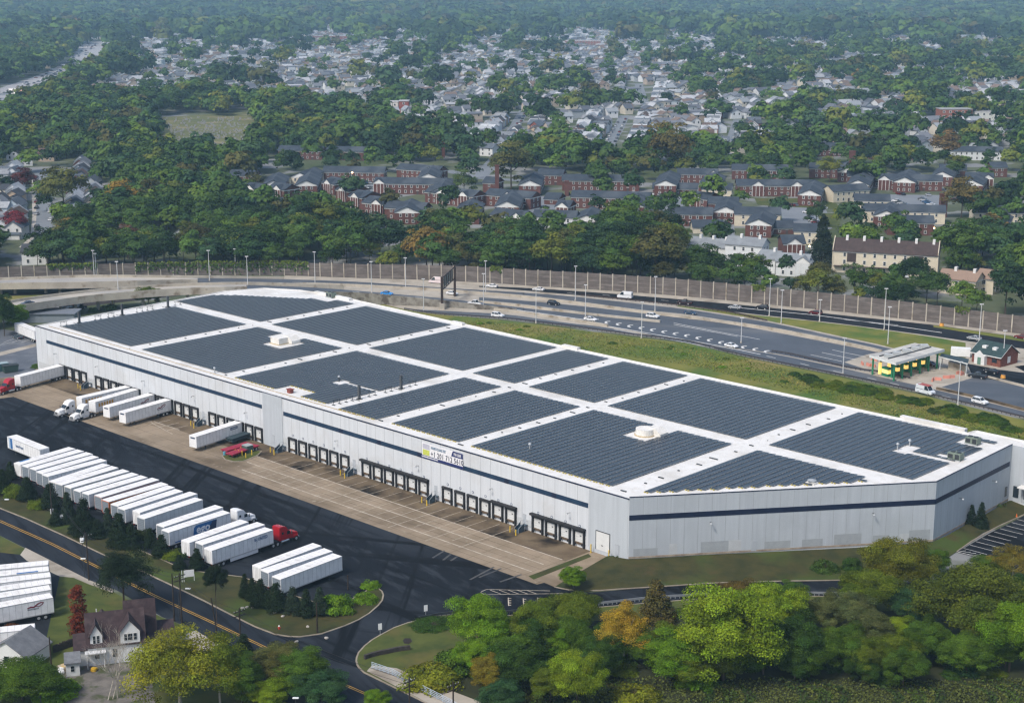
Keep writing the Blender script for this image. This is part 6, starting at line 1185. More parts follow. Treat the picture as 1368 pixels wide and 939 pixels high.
def wire(a, c, sag, z0, z1):
    P = [Vector((a.x, a.y, z0)).lerp(Vector((c.x, c.y, z1)), k / 12) - Vector((0, 0, sag * 4 * (k / 12) * (1 - k / 12))) for k in range(13)]; b = MB(); b.tube([p - P[0] for p in P], .03, 4); t = b.build('overhead_wire', black, fix=False); t.location = P[0]; return t
for k, (i, j) in enumerate(((7, 0), (0, 1), (1, 4), (4, 5))):
    for q in range(2): tag(wire(POLES[i][0], POLES[j][0] + Vector((q * .6, 0, 0)), 1.0, POLES[i][1] - .4 - q, POLES[j][1] - .4 - q), ['overhead wire from the conifer row pole to the lamp box pole', 'overhead wire from the lamp box pole to the leaning pole', 'overhead wire from the leaning pole to the evergreen pole', 'overhead wire crossing to the footbridge pavement'][k], 'wire', 'street wires span ' + 'abcd'[k])
def slamp(bx, by, hx_, hy_, lab, h=None):
    h = topz(bx, by, hy_); p = gp(bx, by); q = gp(hx_, hy_, h); d = Vector((q.x - p.x, q.y - p.y, 0)); t = thing('street_lamp', lab, 'street lamp', p); b = MB(); b.cyl((0, 0, 0), (0, 0, h - .5), .1, .07); b.tube([(0, 0, h - .5), (d.x * .5, d.y * .5, h), (d.x, d.y, h)], .05); b.build('lamp_pole', dark, t); b = MB(); b.box(d.x - .5, d.x + .5, d.y - .2, d.y + .2, h - .08, h + .12); b.build('lamp_head', white, t, bev=.05)
slamp(240, 828, 251, 786, 'street lamp arm on the leaning pole by the white house'); slamp(118.5, 775, 111, 746, 'street lamp with a round white head over the driveway'); slamp(-3, 684, 9, 667, 'street lamp at the left edge over the street'); slamp(55, 945, 47, 921, 'lamp with a pale head before the dirt yard'); slamp(396, 965, 395, 932, 'lamp with a pale head at the bottom among the corner trees')
t = thing('lamp_box', 'square pale box lamp beside the lamp box pole', 'lamp', gp(113, 770)); h = topz(113, 770, 718); b = MB(); b.box(-.35, .35, -.35, .35, h - .9, h); b.build('box_head', white, t); b = MB(); b.cyl((0, 0, 0), (0, 0, h - .9), .06); b.build('box_post', dark, t)
t = thing('yard_sign', 'white rectangular sign board on two posts in the island grass', 'sign', gp(253, 777), R(20)); b = MB(); b.box(-1.0, 1.0, -.04, .04, 1.1, 2.5); b.build('sign_board', white, t); b = MB(); b.cyl((-1.4, 0, 0), (-1.4, 0, 2.6), .06); b.cyl((1.0, .06, 0), (1.0, .06, 1.5), .06); b.cyl((-1.0, .06, 0), (-1.0, .06, 1.5), .06); b.build('sign_post', white, t)
for x, y, l in ((508, 849, 'white road sign at the kerb nose of the entrance'), (569, 824, 'white road sign by the yard entrance rail'), (83, 701, 'small white tilted sign below the conifers'), (70, 693, 'small white sign at the foot of the kerb pole')):
    t = thing('road_sign', l, 'sign', gp(x, y), .4); b = MB(); b.box(-.35, .35, -.03, .03, 1.2, 2.4); b.build('sign_plate', white, t); b = MB(); b.cyl((0, .05, 0), (0, .05, 1.6), .04); b.build('sign_post', steel, t)
t = thing('fire_hydrant', 'red and white hydrant in the brown island grass', 'hydrant', gp(373, 841)); b = MB(); b.cyl((0, 0, 0), (0, 0, .7), .16, .14, 10); b.cyl((-.28, 0, .45), (.28, 0, .45), .08); b.build('hydrant_body', simple('hydrant_red', (.4, .03, .02)), t); b = MB(); b.cyl((0, 0, .7), (0, 0, .95), .17, .05, 10); b.build('hydrant_cap', white, t)
for x, y, l in ((1358, 691, 'orange traffic cone at the car park kerb by the office'), (450, 912, 'orange traffic cone at the tip of the street median')): t = thing('traffic_cone', l, 'traffic cone', gp(x, y)); b = MB(); b.cyl((0, 0, .04), (0, 0, .9), .22, .04, 12); b.build('cone_body', simple('cone_orange', (.7, .16, .03)), t); b = MB(); b.box(-.3, .3, -.3, .3, 0, .05); b.build('cone_base', simple('cone_orange', (.7, .16, .03)), t)
for i, (x, y) in enumerate(((324, 813), (330, 812), (337, 812), (367, 819), (378, 824), (411, 838), (436, 853), (396, 858), (418, 869))): t = thing('stone', 'pale stone lying on the island grass' if i < 6 else 'pale lump of litter on the street asphalt', 'stone', gp(x, y), i, 'pale stones on the island' if i < 6 else 'litter on the street'); b = MB(); b.prism([(cos(a) * .4 * (1 + .3 * sin(a * 3 + i)), sin(a) * .3) for a in np.arange(0, 6.2, .8)], 0, .35); b.build('stone_body', simple('stone_pale', (.45, .42, .38)), t, bev=.08)
sheet('ground_patch', [(538, 856), (541, 853), (548, 853), (551, 857), (546, 861), (540, 860)], .145, mat('ash_patch', (.025, .018, .014)))
# footbridge railing
P = [gp(497, 893, .1), gp(524, 902, .1), gp(560, 922, .1), gp(600, 942, .1), gp(640, 966, .1)]; t = thing('railing', 'pale blue metal railing along the pavement over the stream', 'railing', P[0]); b = MB(); Q = [p - P[0] for p in P]
for z in (.35, .65, .95, 1.25): b.tube([q + Vector((0, 0, z)) for q in Q], .05, 6)
b.build('rail', simple('rail_blue', (.38, .45, .52)), t); b = MB()
for a, c in zip(Q[:-1], Q[1:]):
    for k in range(5): p = a.lerp(c, k / 5); b.cyl(p, p + Vector((0, 0, 1.3)), .06)
b.build('rail_posts', simple('rail_blue', (.38, .45, .52)), t)
wallline('stone_wall', [(487, 881), (500, 876), (524, 870.5), (548, 868)], .9, .5, mat('dark_stone', (.06, .05, .045), (.035, .03, .028), 1.5, .9), label='low dark stone wall at the lawn tip beside the railing', cat='wall')
# ---------------------------------------------------------------- the town behind the highway
wallt = tinted('house_wall', .8, .2, .04); rooft = tinted('house_roof', .9, .15, .08)
brickm = mat('apartment_brick', (.125, .052, .041), (.09, .038, .031), .5, .9, coord='object'); slate = mat('slate_roof', (.040, .052, .068), (.026, .035, .048), .25, .85, [((.065, .078, .092), .1, .5, .7)], coord='object')
creamw = simple('cream_siding', (.58, .52, .40)); whitew = simple('pale_siding', (.62, .64, .64)); brownr = mat('brown_roof', (.07, .05, .045), (.045, .032, .03), .5, .9, coord='object'); tanr = simple('tan_roof', (.26, .18, .13)); greyr = mat('grey_roof', (.22, .24, .255), (.17, .185, .20), .3, .9, coord='object')
q = MB(); q.box(-.62, .62, -.08, .0, -.85, .85, 1); q.box(-.46, .46, -.1, -.08, -.7, -.04, 0); q.box(-.46, .46, -.1, -.08, .04, .7, 0); WINM = q.mesh('window', [glass, trimw])
q = MB(); q.box(-.55, .55, -.08, .0, -1.05, 1.05, 0); q.box(-.75, .75, -.09, .0, 1.05, 1.3, 1); DOORM = q.mesh('door', [simple('door_dark', (.06, .05, .05)), trimw])
BLD = []      # (x, y, radius) of everything trees must keep clear of
def keep(o, Lg, D):
    c, s_ = cos(o.rotation_euler.z), sin(o.rotation_euler.z)
    n = max(1, int(Lg / 5))
    for k in range(n + 1): x = Lg * k / n; BLD.append((o.location.x + c * x - s_ * D / 2, o.location.y + s_ * x + c * D / 2, D / 2 + 1.5))
def apt(lab, x1, y1, x2, y2, D=11, st=2, wall=None, roof=None, gab=(), cat='apartment building', ridge=2.6, chim=0, winstep=3.4, group=None, balc=0):
    A = gp(x1, y1); Bp = gp(x2, y2); d = Bp - A; Lg = d.length; t = thing('apartment_building' if st > 1 else 'garage_row', lab, cat, A, atan2(d.y, d.x), group); H = 3.0 * st; wall = wall or brickm; roof = roof or slate
    b = MB(); b.box(0, Lg, 0, D, 0, H); gable_ends(b, 0, Lg, 0, D, H, H + ridge); b.build('wall', wall, t)
    b = MB(); gable_roof(b, 0, Lg, 0, D, H, H + ridge, over=.5, th=.2); r = b.build('roof', roof, t)
    b = MB(); b.box(-.1, Lg + .1, -.16, -.02, H - .75, H - .15); b.box(Lg + .02, Lg + .14, 0, D, H - .6, H - .2); b.build('cornice', trimw, t)
    for s in range(st):
        n = int((Lg - 2) / winstep); off = (Lg - (n - 1) * winstep) / 2
        for k in range(n):
            o = link('window' if (s or k % 4 != 2) else 'door', WINM if (s or k % 4 != 2) else DOORM, t, (off + k * winstep, -.02, 1.6 + s * 2.9 if (s or k % 4 != 2) else 1.05))
        for y in (D * .3, D * .7): link('window', WINM, t, (Lg + .02, y, 1.6 + s * 2.9), pi / 2)
        if abs(d.x) < abs(d.y):
            for y in (D * .25, D * .5, D * .75): link('window', WINM, t, (-.02, y, 1.6 + s * 2.9), -pi / 2)
    for g in gab:
        x = Lg * g; b = MB(); b.box(x - 3.2, x + 3.2, -.7, .3, 0, H); b.add([(x - 3.5, -.72, H), (x + 3.5, -.72, H), (x, -.72, H + 2.3)], [(0, 1, 2)], 1); b.box(x - 3.5, x + 3.5, -.76, -.7, H - .3, H, 1)
        for xx in (x - 3, x - 1, x + 1, x + 3): b.box(xx - .12, xx + .12, -.85, -.72, 0, H, 1)
        b.build('entrance_bay', [wall, trimw], t); b = MB(); slope(b, x - .0, x + 4.0, 0, 0, 0, 0) if 0 else None; c = MB(); gable_roof(c, x - 3.2, x + 3.2, -.7, D / 2, H, H + 2.3, 'y', over=.3); c.build('bay_roof', roof, t)
    if abs(d.x) < abs(d.y): b = MB(); b.add([(-.06, .2, H), (-.06, D - .2, H), (-.06, D / 2, H + ridge - .1)], [(0, 1, 2)]); b.box(-.1, -.02, 0, D, H - .5, H); b.build('pediment', trimw, t)
    for k in range(chim): x = Lg * (k + .7) / chim; b = MB(); b.box(x - .5, x + .5, D * .4, D * .55, H + 1.2, H + ridge + 1.3); b.build('chimney', trimw if wall is not brickm else brickm, r)
    for k in range(balc): x = Lg * (k + .5) / balc; b = MB(); b.box(x - 1.6, x + 1.6, -1.3, -.02, 3.0, 3.15); b.box(x - 1.6, x + 1.6, -1.3, -1.24, 3.15, 4.1); b.build('balcony', dark, t)
    keep(t, Lg, D); return t
G1 = 'brick garden apartment buildings'
APT = [('long brick row of apartments at the back left with a grey roof', 432, 243, 513, 244, {}), ('cream gabled wing joined to the left end of the long brick row', 413, 251, 433, 243, dict(wall=creamw)),
 ('long brick apartment row in front of the back left one', 500, 259, 608, 261, dict(gab=(.06,))), ('first stepped gabled block behind the garden path', 430, 258, 447, 261, dict(gab=(.5,), D=14)), ('second stepped gabled block behind the garden path', 449, 268, 467, 271, dict(gab=(.5,), D=14)), ('third stepped gabled block behind the garden path', 466, 277, 484, 280, dict(gab=(.5,), D=14)), ('fourth stepped gabled block, lowest of the steps', 484, 286, 512, 289, dict(gab=(.7,), D=14, wall=brickm)),
 ('brick block with a grey hipped roof behind the stepped rows', 530, 239, 585, 243, dict(gab=(.8,))), ('white and brick row with two gables left of the slim brick chimney', 568, 271, 632, 278, dict(gab=(.35, .8), wall=brickm)), ('brick row with a gable right of the slim brick chimney', 648, 275, 709, 280, dict(gab=(.5,))),
 ('short brick row with a slate roof above the dense belt', 514, 293, 565, 296, {}), ('brick block with white windows above the dry brown tree', 655, 303, 697, 308, dict(gab=(.85,))), ('brick gable end block among the belt trees, facing the highway', 492, 327, 514, 326, dict(D=18, gab=(.5,))),
 ('brick block beside the slim chimney at the left lot edge', 645, 258, 662, 259, {}), ('square brick block at the left of the big parking area', 718, 247, 751, 248, {}), ('small brick house standing alone in the parking area', 727, 273, 746, 274, dict(st=1)), ('brick block at the lower right of the parking area', 742, 292, 760, 293, dict(gab=(.5,))), ('low slate roofed row in front of the parking area', 712, 306, 768, 308, dict(wall=whitew)),
 ('slate roofed block half hidden at the left edge of the apartments', 358, 266, 380, 269, dict(gab=(.6,))), ('slate roofed block below the half hidden left one', 352, 279, 384, 281, dict(st=1)), ('far slate roofed row behind the trees at the left', 372, 213, 430, 214, {}), ('far slate roofed row behind the trees, right part', 436, 214, 486, 215, {}), ('brick row seen through the trees beside the lit lamp', 312, 265, 344, 268, dict(gab=(.7,))), ('cream roofed block above the brick row at the lit lamp', 306, 248, 340, 249, {}),
 ('longest brick row with three storeys of windows in the middle', 751, 255, 854, 256, {}), ('white and brick row with a long slate roof in the middle', 763, 278, 867, 281, dict(wall=brickm)), ('low brick garage row right of the longest middle row', 872, 259, 931, 260, dict(st=1)), ('brick block behind the golden round tree', 905, 246, 958, 247, dict(gab=(.9,))), ('slate roofed row behind the two gabled lawn front', 978, 240, 1052, 241, {}),
 ('brick row with two white gables facing the round lawn', 984, 262, 1088, 263, dict(gab=(.27, .77))), ('cream walled block between the brick rows', 937, 267, 977, 268, dict(wall=creamw)), ('brick block with a white gable at the lot corner', 915, 279, 944, 282, dict(gab=(.5,), D=14)), ('three storey looking brick block right of the gabled corner one', 946, 287, 985, 288, {}), ('slate roofed row above the white town houses', 893, 302, 951, 303, {}), ('cream row with a slate roof right of the parked cars', 981, 302, 1042, 303, dict(wall=creamw)),
 ('garage row behind the white town houses', 926, 312, 967, 312, dict(st=1, wall=creamw)), ('garage row between the white and the cream town houses', 1023, 313, 1060, 313, dict(st=1)), ('brick gable block just behind the white stepped houses', 1046, 344, 1075, 344, dict(gab=(.5,), D=14)), ('slate roofed wing behind the brick gable block', 1060, 326, 1092, 327, dict(wall=creamw)),
 ('brick row at the foot of the tall square chimney', 1081, 238, 1131, 239, {}), ('brick block with a white gable right of the tall square chimney', 1132, 249, 1178, 250, dict(gab=(.6,))), ('long brick row behind the right parking area', 1177, 254, 1258, 256, dict(gab=(.04,))), ('cream block with a slate roof at the round lawn', 1113, 271, 1161, 268, dict(wall=creamw)), ('cream block with a small balcony in front of the other cream one', 1141, 283, 1188, 284, dict(wall=creamw, balc=1)),
 ('long cream and brick row below the right parking area', 1153, 297, 1262, 300, dict(wall=creamw)), ('slate roofed row hidden below the long cream one', 1185, 314, 1247, 315, {}), ('cream row with a white gable at the right edge', 1300, 300, 1375, 301, dict(wall=creamw, gab=(.35,))), ('brick row with a white gable end far right', 1290, 252, 1326, 253, dict(gab=(.8,))), ('small square brick block at the far right', 1324, 237, 1345, 237, {}), ('far slate roofed row behind the square chimney, left', 1089, 209, 1134, 209, {}), ('far slate roofed row behind the square chimney, right', 1161, 213, 1234, 214, {}), ('far low row at the right edge of the apartments', 1270, 214, 1340, 215, dict(wall=whitew)), ('brick block deep among trees at the far right', 1255, 240, 1290, 241, {})]
for lab, x1, y1, x2, y2, kw in APT:
    if kw.get('D', 11) == 14 and x2 - x1 < 30: kw = dict(kw, winstep=2.6)
    apt(lab, x1, y1, x2, y2, group=G1, **kw)
WNG = [(424, 262, 431, 247, 'at the foot of the cream gabled wing'), (604, 272, 611, 258, 'at the right end of the second brick row'), (693, 292, 701, 276, 'right of the slim chimney rows'), (586, 252, 592, 240, 'behind the hipped block'), (722, 262, 727, 250, 'at the left side of the big lot'), (860, 292, 868, 278, 'between the middle rows and garages'), (903, 262, 909, 248, 'left of the golden round tree block'), (1096, 276, 1103, 262, 'at the right end of the two gabled front'), (1160, 262, 1167, 250, 'beside the right chimney block'), (1222, 258, 1228, 246, 'at the right end of the right long row'), (1200, 306, 1206, 294, 'below the long cream row'), (1030, 318, 1037, 306, 'right of the garage pair'), (560, 300, 566, 288, 'above the short brick row'), (985, 300, 990, 288, 'right of the windowed corner block'), (1272, 250, 1279, 240, 'near the far right brick row'), (640, 300, 647, 288, 'above the dry brown tree'), (1312, 262, 1320, 250, 'at the far right behind rows'), (880, 318, 887, 304, 'left of the lowest middle row'), (380, 262, 387, 250, 'beside the left slate blocks'), (1146, 244, 1152, 232, 'next to the tall square chimney'), (962, 262, 969, 250, 'left of the back slate row'), (800, 312, 808, 300, 'below the white and brick middle row'), (1345, 318, 1352, 306, 'at the right edge under the cream row')]
for x1, y1, x2, y2, n_ in WNG: apt('gabled apartment wing '+n_, x1, y1, x2, y2, 12, 2, winstep=3.2, group=G1)
apt('white town houses with a grey roof, left stepped part', 917, 344, 968, 350, 10, 2, whitew, greyr, chim=3, cat='town houses', winstep=3.8); apt('white town houses with a grey roof, right stepped part', 968, 354, 1017, 358, 10, 3, whitew, greyr, chim=2, cat='town houses', winstep=3.8)
apt('low white houses with grey roofs in front of the noise wall trees', 1010, 363, 1035, 366, 10, 2, whitew, greyr, chim=1, cat='town houses'); apt('low white house with a grey roof and gable at the trees', 1036, 368, 1078, 371, 10, 2, whitew, greyr, chim=1, gab=(.85,), cat='town houses')
t = apt('big cream town house block with a dark brown roof and six chimneys', 1112, 363, 1251, 371, 11, 3, creamw, brownr, chim=6, cat='town houses', winstep=4.0, ridge=4.2)
Lg = (gp(1251, 371) - gp(1112, 363)).length
for x in (.18, .82): b = MB(); b.box(Lg * x - 1.8, Lg * x + 1.8, -.15, .0, 4.5, 8.4); b.build('dark_bay', brownr, t)
b = MB(); b.box(.5, Lg - .5, -1.6, -.02, 2.6, 2.85); b.build('porch_roof', brownr, t)
for x in (-.3, Lg + .02): b = MB(); b.side([(-.3, 0), (11.3, 0), (11.3, 10), (5.5, 14.2), (-.3, 10)], x, x + .28, ax='y'); b.build('party_wall', creamw, t)
apt('cream house with a tan roof above the noise wall', 1252, 391, 1302, 397, 10, 2, creamw, tanr, chim=2, cat='town houses'); apt('tan roofed house continuing right of the cream one', 1302, 391, 1326, 394, 10, 2, creamw, tanr, cat='town houses')
def stack(lab, bx, by, ty, w_=2.2): h = topz(bx, by, ty); t = thing('brick_chimney', lab, 'chimney', gp(bx, by)); b = MB(); b.box(-w_ / 2, w_ / 2, -w_ / 2, w_ / 2, 0, h); b.build('shaft', brickm, t); b = MB(); b.box(-w_ / 2 - .2, w_ / 2 + .2, -w_ / 2 - .2, w_ / 2 + .2, h, h + .5); b.build('chimney_cap', brickm, t); BLD.append((t.location.x, t.location.y, 2))
stack('tall brick chimney in the left apartment group', 664, 262, 222); stack('tall brick chimney behind the left trees', 592.5, 211, 188); stack('tall square brick chimney among the right apartments', 1137, 240, 203, 3.2); stack('tall brick chimney above the right parking area', 1259, 290, 260, 3.4); stack('short brick chimney near the middle lot', 757, 262, 243)
# lots, lawns and streets of the town
def town(name, pts, m, z): o = sheet(name, pts, z, m); CLR.append(pts); return o
CLR = []
lot = mat('town_asphalt', (.19, .205, .22), (.15, .165, .18), .05, .8); walk = simple('town_walk', (.42, .38, .32))
town('car_park', [(703, 243), (722, 243), (722, 262), (750, 262), (764, 292), (708, 291), (700, 262)], lot, .03); town('car_park', [(1186, 260), (1262, 261), (1262, 290), (1188, 286)], lot, .03); town('car_park', [(1040, 274), (1102, 275), (1112, 306), (1078, 308), (1046, 296)], lot, .034); town('car_park', [(447, 246), (503, 247), (500, 256), (450, 258)], lot, .03); town('car_park', [(868, 263), (915, 263), (915, 282), (870, 282)], lot, .03); town('car_park', [(950, 290), (980, 290), (982, 320), (952, 320)], lot, .03)
town('lawn', [(1008, 265), (1110, 265), (1125, 280), (1040, 276), (1012, 274)], g_lawn, .038); town('lawn', [(1090, 285), (1126, 285), (1120, 305), (1100, 303)], g_lawn, .038); town('lawn', [(415, 258), (445, 262), (500, 293), (470, 296), (420, 275)], g_lawn, .03); town('lawn', [(755, 256), (868, 258), (868, 262), (760, 261)], g_lawn, .036); town('lawn', [(892, 276), (915, 276), (945, 290), (900, 292)], g_lawn, .036)
STR = [[(52, 226), (55, 268), (57, 300), (54, 328), (48, 345)], [(700, 148), (683, 178), (660, 215), (640, 238)], [(834, 155), (826, 172), (812, 196), (806, 214)], [(853, 112), (858, 130), (864, 148)], [(987, 160), (980, 182), (974, 212)], [(596, 228), (640, 238), (705, 242), (770, 238)], [(20, 120), (0, 128)], [(470, 118), (462, 130), (455, 150)], [(330, 80), (345, 92), (350, 104)], [(700, 128), (760, 130), (800, 128)], [(640, 150), (760, 150)], [(300, 110), (460, 116)], [(500, 90), (700, 96)], [(1030, 165), (1120, 170)]]
for k, pl in enumerate(STR):
    P = [gp(*p) for p in pl]; b = MB(); hw = 4.6
    for a, c in zip(P[:-1], P[1:]):
        d = (c - a).normalized(); nn = Vector((-d.y, d.x, 0)) * hw; b.quad(*[(p.x, p.y, .04 + .004 * k) for p in (a - nn, c - nn, c + nn, a + nn)])
        n = int((c - a).length / 6) + 1
        for i in range(n): p = a.lerp(c, i / n); BLD.append((p.x, p.y, 6))
    o = b.build('road', lot, fix=False); fixup(o.data); tag(o, kind='structure')
b = MB(); P = [gp(*p) for p in ((44.5, 240), (46, 290), (43, 318), (28, 331))]
for a, c in zip(P[:-1], P[1:]): d = (c - a).normalized(); nn = Vector((-d.y, d.x, 0)) * 1.0; b.quad(*[(p.x, p.y, .10) for p in (a - nn, c - nn, c + nn, a + nn)])
o = b.build('pavement', walk, fix=False); fixup(o.data); tag(o, kind='structure')
CLR.append([(205, 158), (240, 150), (300, 156), (330, 147), (352, 170), (338, 196), (352, 216), (290, 224), (270, 212), (232, 222), (196, 206), (212, 186)])
sheet('ground_cemetery', [(196, 158), (330, 150), (352, 168), (335, 200), (205, 200)], .03, mat('cemetery_grass', (.14, .14, .05), (.075, .09, .03), .02, .95, [((.2, .17, .09), .05, .52, .65)]))
rs = np.random.RandomState(8); b = MB()
for k in range(420): p = gp(rs.uniform(205, 335), rs.uniform(158, 197)); s_ = rs.uniform(.4, .8); b.box(p.x - s_, p.x + s_, p.y - .2, p.y + .2, 0, rs.uniform(.8, 1.6))
tag(b.build('headstones', simple('headstone', (.24, .24, .235)), fix=False), 'hundreds of tiny grey headstones in the olive cemetery ground', None, None, 'stuff')
# houses
def house_protos():
    out = []
    for k in range(5):
        w_, D, H, rd = [(8, 11, 5.4, 2.8), (10, 9, 5.6, 2.6), (7.5, 12, 5.6, 3.2), (9, 9, 3.2, 3.4), (12, 9, 5.6, 2.2)][k]; ax = 'yxyyx'[k]
        b = MB(); b.box(-w_ / 2, w_ / 2, 0, D, 0, H); gable_ends(b, -w_ / 2, w_ / 2, 0, D, H, H + rd, ax); b.box(-w_ / 2 + .5, w_ / 2 - .5, -2.0, 0, 0, 2.4) if k in (0, 2) else None; wl_ = b.mesh('wall', wallt)
        b = MB(); gable_roof(b, -w_ / 2, w_ / 2, 0, D, H, H + rd, ax, over=.5, th=.2); slope(b, -w_ / 2 + .2, w_ / 2 - .2, -2.4, 0, 2.3, 3.1) if k in (0, 2) else None
        if k in (1, 4): b.box(1, 1.7, D * .5, D * .5 + .7, H + 1.2, H + rd + 1.0)
        rf_ = b.mesh('roof', rooft); wn = [(-w_ * .25, -.02, H - 1.3), (w_ * .25, -.02, H - 1.3)] + ([(-w_ * .25, -.02, 1.6), (w_ * .25, -.02, 1.6)] if k in (1, 3, 4) else []); out.append((wl_, rf_, wn, w_, D))
    return out
HP = house_protos(); hrng = random.Random(21)
WC_ = [('white', (.66, .67, .67)), ('white', (.70, .70, .68)), ('cream', (.60, .54, .42)), ('grey', (.40, .43, .45)), ('pale blue', (.42, .50, .56)), ('tan', (.42, .33, .24)), ('white', (.62, .64, .66)), ('brick red', (.22, .08, .06))]
RC_ = [('dark', (.06, .065, .075)), ('grey', (.24, .25, .265)), ('pale grey', (.42, .44, .46)), ('brown', (.12, .085, .07)), ('grey', (.18, .195, .21)), ('pale grey', (.36, .38, .40)), ('slate', (.11, .13, .155))]
NH = [0]; RX = []
def clump(x, y): return (np.sin(x / 29 + 1.3 * np.sin(y / 41)) + np.sin(y / 52 + 1.9 * np.cos(x / 33)) + .7 * np.sin((x + y) / 19) + .6 * np.sin((x - 1.3 * y) / 24)) / 2.2
def house(px, py, ang, where, k=None, wc=None, rc=None, world=None):
    p = gp(px, py) if world is None else world
    for x, y in RX:
        if abs(x - p.x) < 7 and abs(y - p.y) < 9: return
    if world is not None and py < 170 and clump(p.x, p.y) > .75 or NH[0] >= 299: return
    RX.append((p.x, p.y)); k = hrng.randrange(5) if k is None else k; wn, wcol = WC_[hrng.randrange(len(WC_)) if wc is None else wc]; rn, rcol = RC_[hrng.randrange(len(RC_)) if rc is None else rc]; m = HP[k]
    lab = f'{wn} {["narrow gabled", "wide", "tall narrow", "small steep", "long low"][k]} house, {rn} roof, {where}'
    t = thing('house', ' '.join(lab.split()), 'house', p, ang + hrng.uniform(-.03, .03), f'{rn} roofed {wn} houses {where}'); v = hrng.uniform(.88, 1.08)
    o = link('wall', m[0], t); o.color = (*[c * v for c in wcol], 1); o = link('roof', m[1], t); o.color = (*[c * v for c in rcol], 1)
    for w_ in m[2][:4 if py > 140 else 2]: link('window', WINM, t, w_)
    BLD.append((p.x, p.y + m[4] / 2, max(m[3], m[4]) / 2 + 1)); NH[0] += 1; return t
def row(x1, y1, x2, y2, where, side=None, step=11.5, ks=None, face=None, limit=99):
    """houses along a line; face = rotation of the house front (0 = towards the camera)"""
    a = gp(x1, y1); c = gp(x2, y2); d = c - a; n = min(limit, int(d.length / step)); an = atan2(d.y, d.x)
    if face is None: face = an if abs(cos(an)) > .7 else (an + pi / 2 if side == 'r' else an - pi / 2)
    for i in range(n): p = a + d * ((i + .5) / n); q_ = pj(p.x, p.y); house(q_[0], q_[1], face, where, k=hrng.choice(ks) if ks else None, world=p)
row(93, 300, 108, 226, 'right of the long left street', face=0, step=10, ks=(0, 2)); row(120, 298, 122, 240, 'second rank right of left street', face=0, step=13, ks=(0, 2)); row(18, 322, 16, 232, 'left of the long left street', face=0, step=10, ks=(0, 2, 3)); row(-8, 320, -2, 240, 'at the left edge of the picture', face=0, step=12)
house(46, 354, .12, 'just behind the noise wall at the left', 1, 0, 0); house(180, 325, .2, 'among belt trees at the left', 4, 2, 3); house(240, 331, -.3, 'with bright gable in the belt trees', 0, 0, 0); house(222, 334, -.2, 'beside the bright gabled belt house', 3, 6, 1); house(34, 222, .3, 'at the top of the left street', 3, 0, 1); house(62, 216, .1, 'closing the top of the left street', 1, 5, 3); house(18, 214, .2, 'at the top of the left street', 3, 0, 0)
row(628, 200, 676, 156, 'left of the middle street', face=-.5, step=10); row(645, 212, 690, 178, 'beside the middle street crossing', face=-.5, step=11, limit=6); row(712, 182, 722, 152, 'right of the middle street', face=-.4, step=10)
row(756, 198, 797, 156, 'left of the hilltop avenue', face=-.4, step=9.5); row(776, 206, 806, 170, 'second rank left of hilltop avenue', face=-.4, step=11); row(846, 206, 860, 160, 'right of the hilltop avenue', face=-.3, step=9.5); row(866, 200, 874, 170, 'second rank right of hilltop avenue', face=-.3, step=12)
row(824, 140, 830, 106, 'left of the upper avenue', face=-.3, step=14); row(875, 145, 885, 110, 'right of the upper avenue', face=-.3, step=14); row(944, 190, 958, 158, 'left of the right hand lane', face=0, step=10); row(1000, 195, 1010, 165, 'right of the right hand lane', face=0, step=11); row(960, 205, 966, 192, 'at the foot of the right hand lane', face=0, step=9)
for y, x1, x2, w_ in ((113, 640, 700, 'in the upper middle terrace'), (113, 725, 800, 'in the upper middle terrace'), (127, 648, 745, 'in the lower middle terrace'), (135, 655, 760, 'along the terrace street'), (100, 610, 700, 'on the rise above the terraces'), (88, 560, 660, 'on the far middle slope'), (104, 470, 560, 'left of the terraces'), (122, 468, 530, 'beside the red cornered building'), (118, 362, 455, 'in the left middle cluster'), (108, 300, 380, 'in the left middle cluster'), (100, 380, 450, 'on the far left cluster'), (128, 145, 205, 'in the near left cluster'), (135, 150, 190, 'in the near left cluster'), (112, 205, 270, 'above the cemetery'), (96, 190, 270, 'on the left behind the parkway trees'), (122, 290, 350, 'above the cemetery'), (84, 420, 470, 'on the far left cluster'), (76, 200, 250, 'near the far white sheds'), (142, 500, 545, 'below the red cornered building'), (152, 760, 800, 'in the dip of the middle hill'), (162, 1040, 1085, 'in the right hand wood clearing'), (118, 985, 1010, 'on the right slope'), (128, 980, 1020, 'on the right slope'), (150, 928, 965, 'above the right hand lane'), (160, 920, 960, 'above the right hand lane'), (170, 1180, 1230, 'near the right brick works'), (186, 1250, 1300, 'below the right brick works'), (196, 1310, 1345, 'at the right edge wood'), (218, 1345, 1368, 'at the right edge wood'), (205, 800, 830, 'behind the golden round tree'), (212, 900, 960, 'behind the slate roofed rows'), (190, 670, 720, 'under the middle street')):
    row(x1, y, x2, y + 2, w_, face=hrng.uniform(-.4, .4), step=11 if y > 110 else 13)
for k in range(46):
    px, py = hrng.uniform(10, 1360), hrng.uniform(34, 92)
    if NH[0] < 298: house(px, py, hrng.uniform(-.5, .5), 'among the far trees towards the hills', k=hrng.choice((1, 4)), wc=hrng.choice((0, 1, 2, 6)))
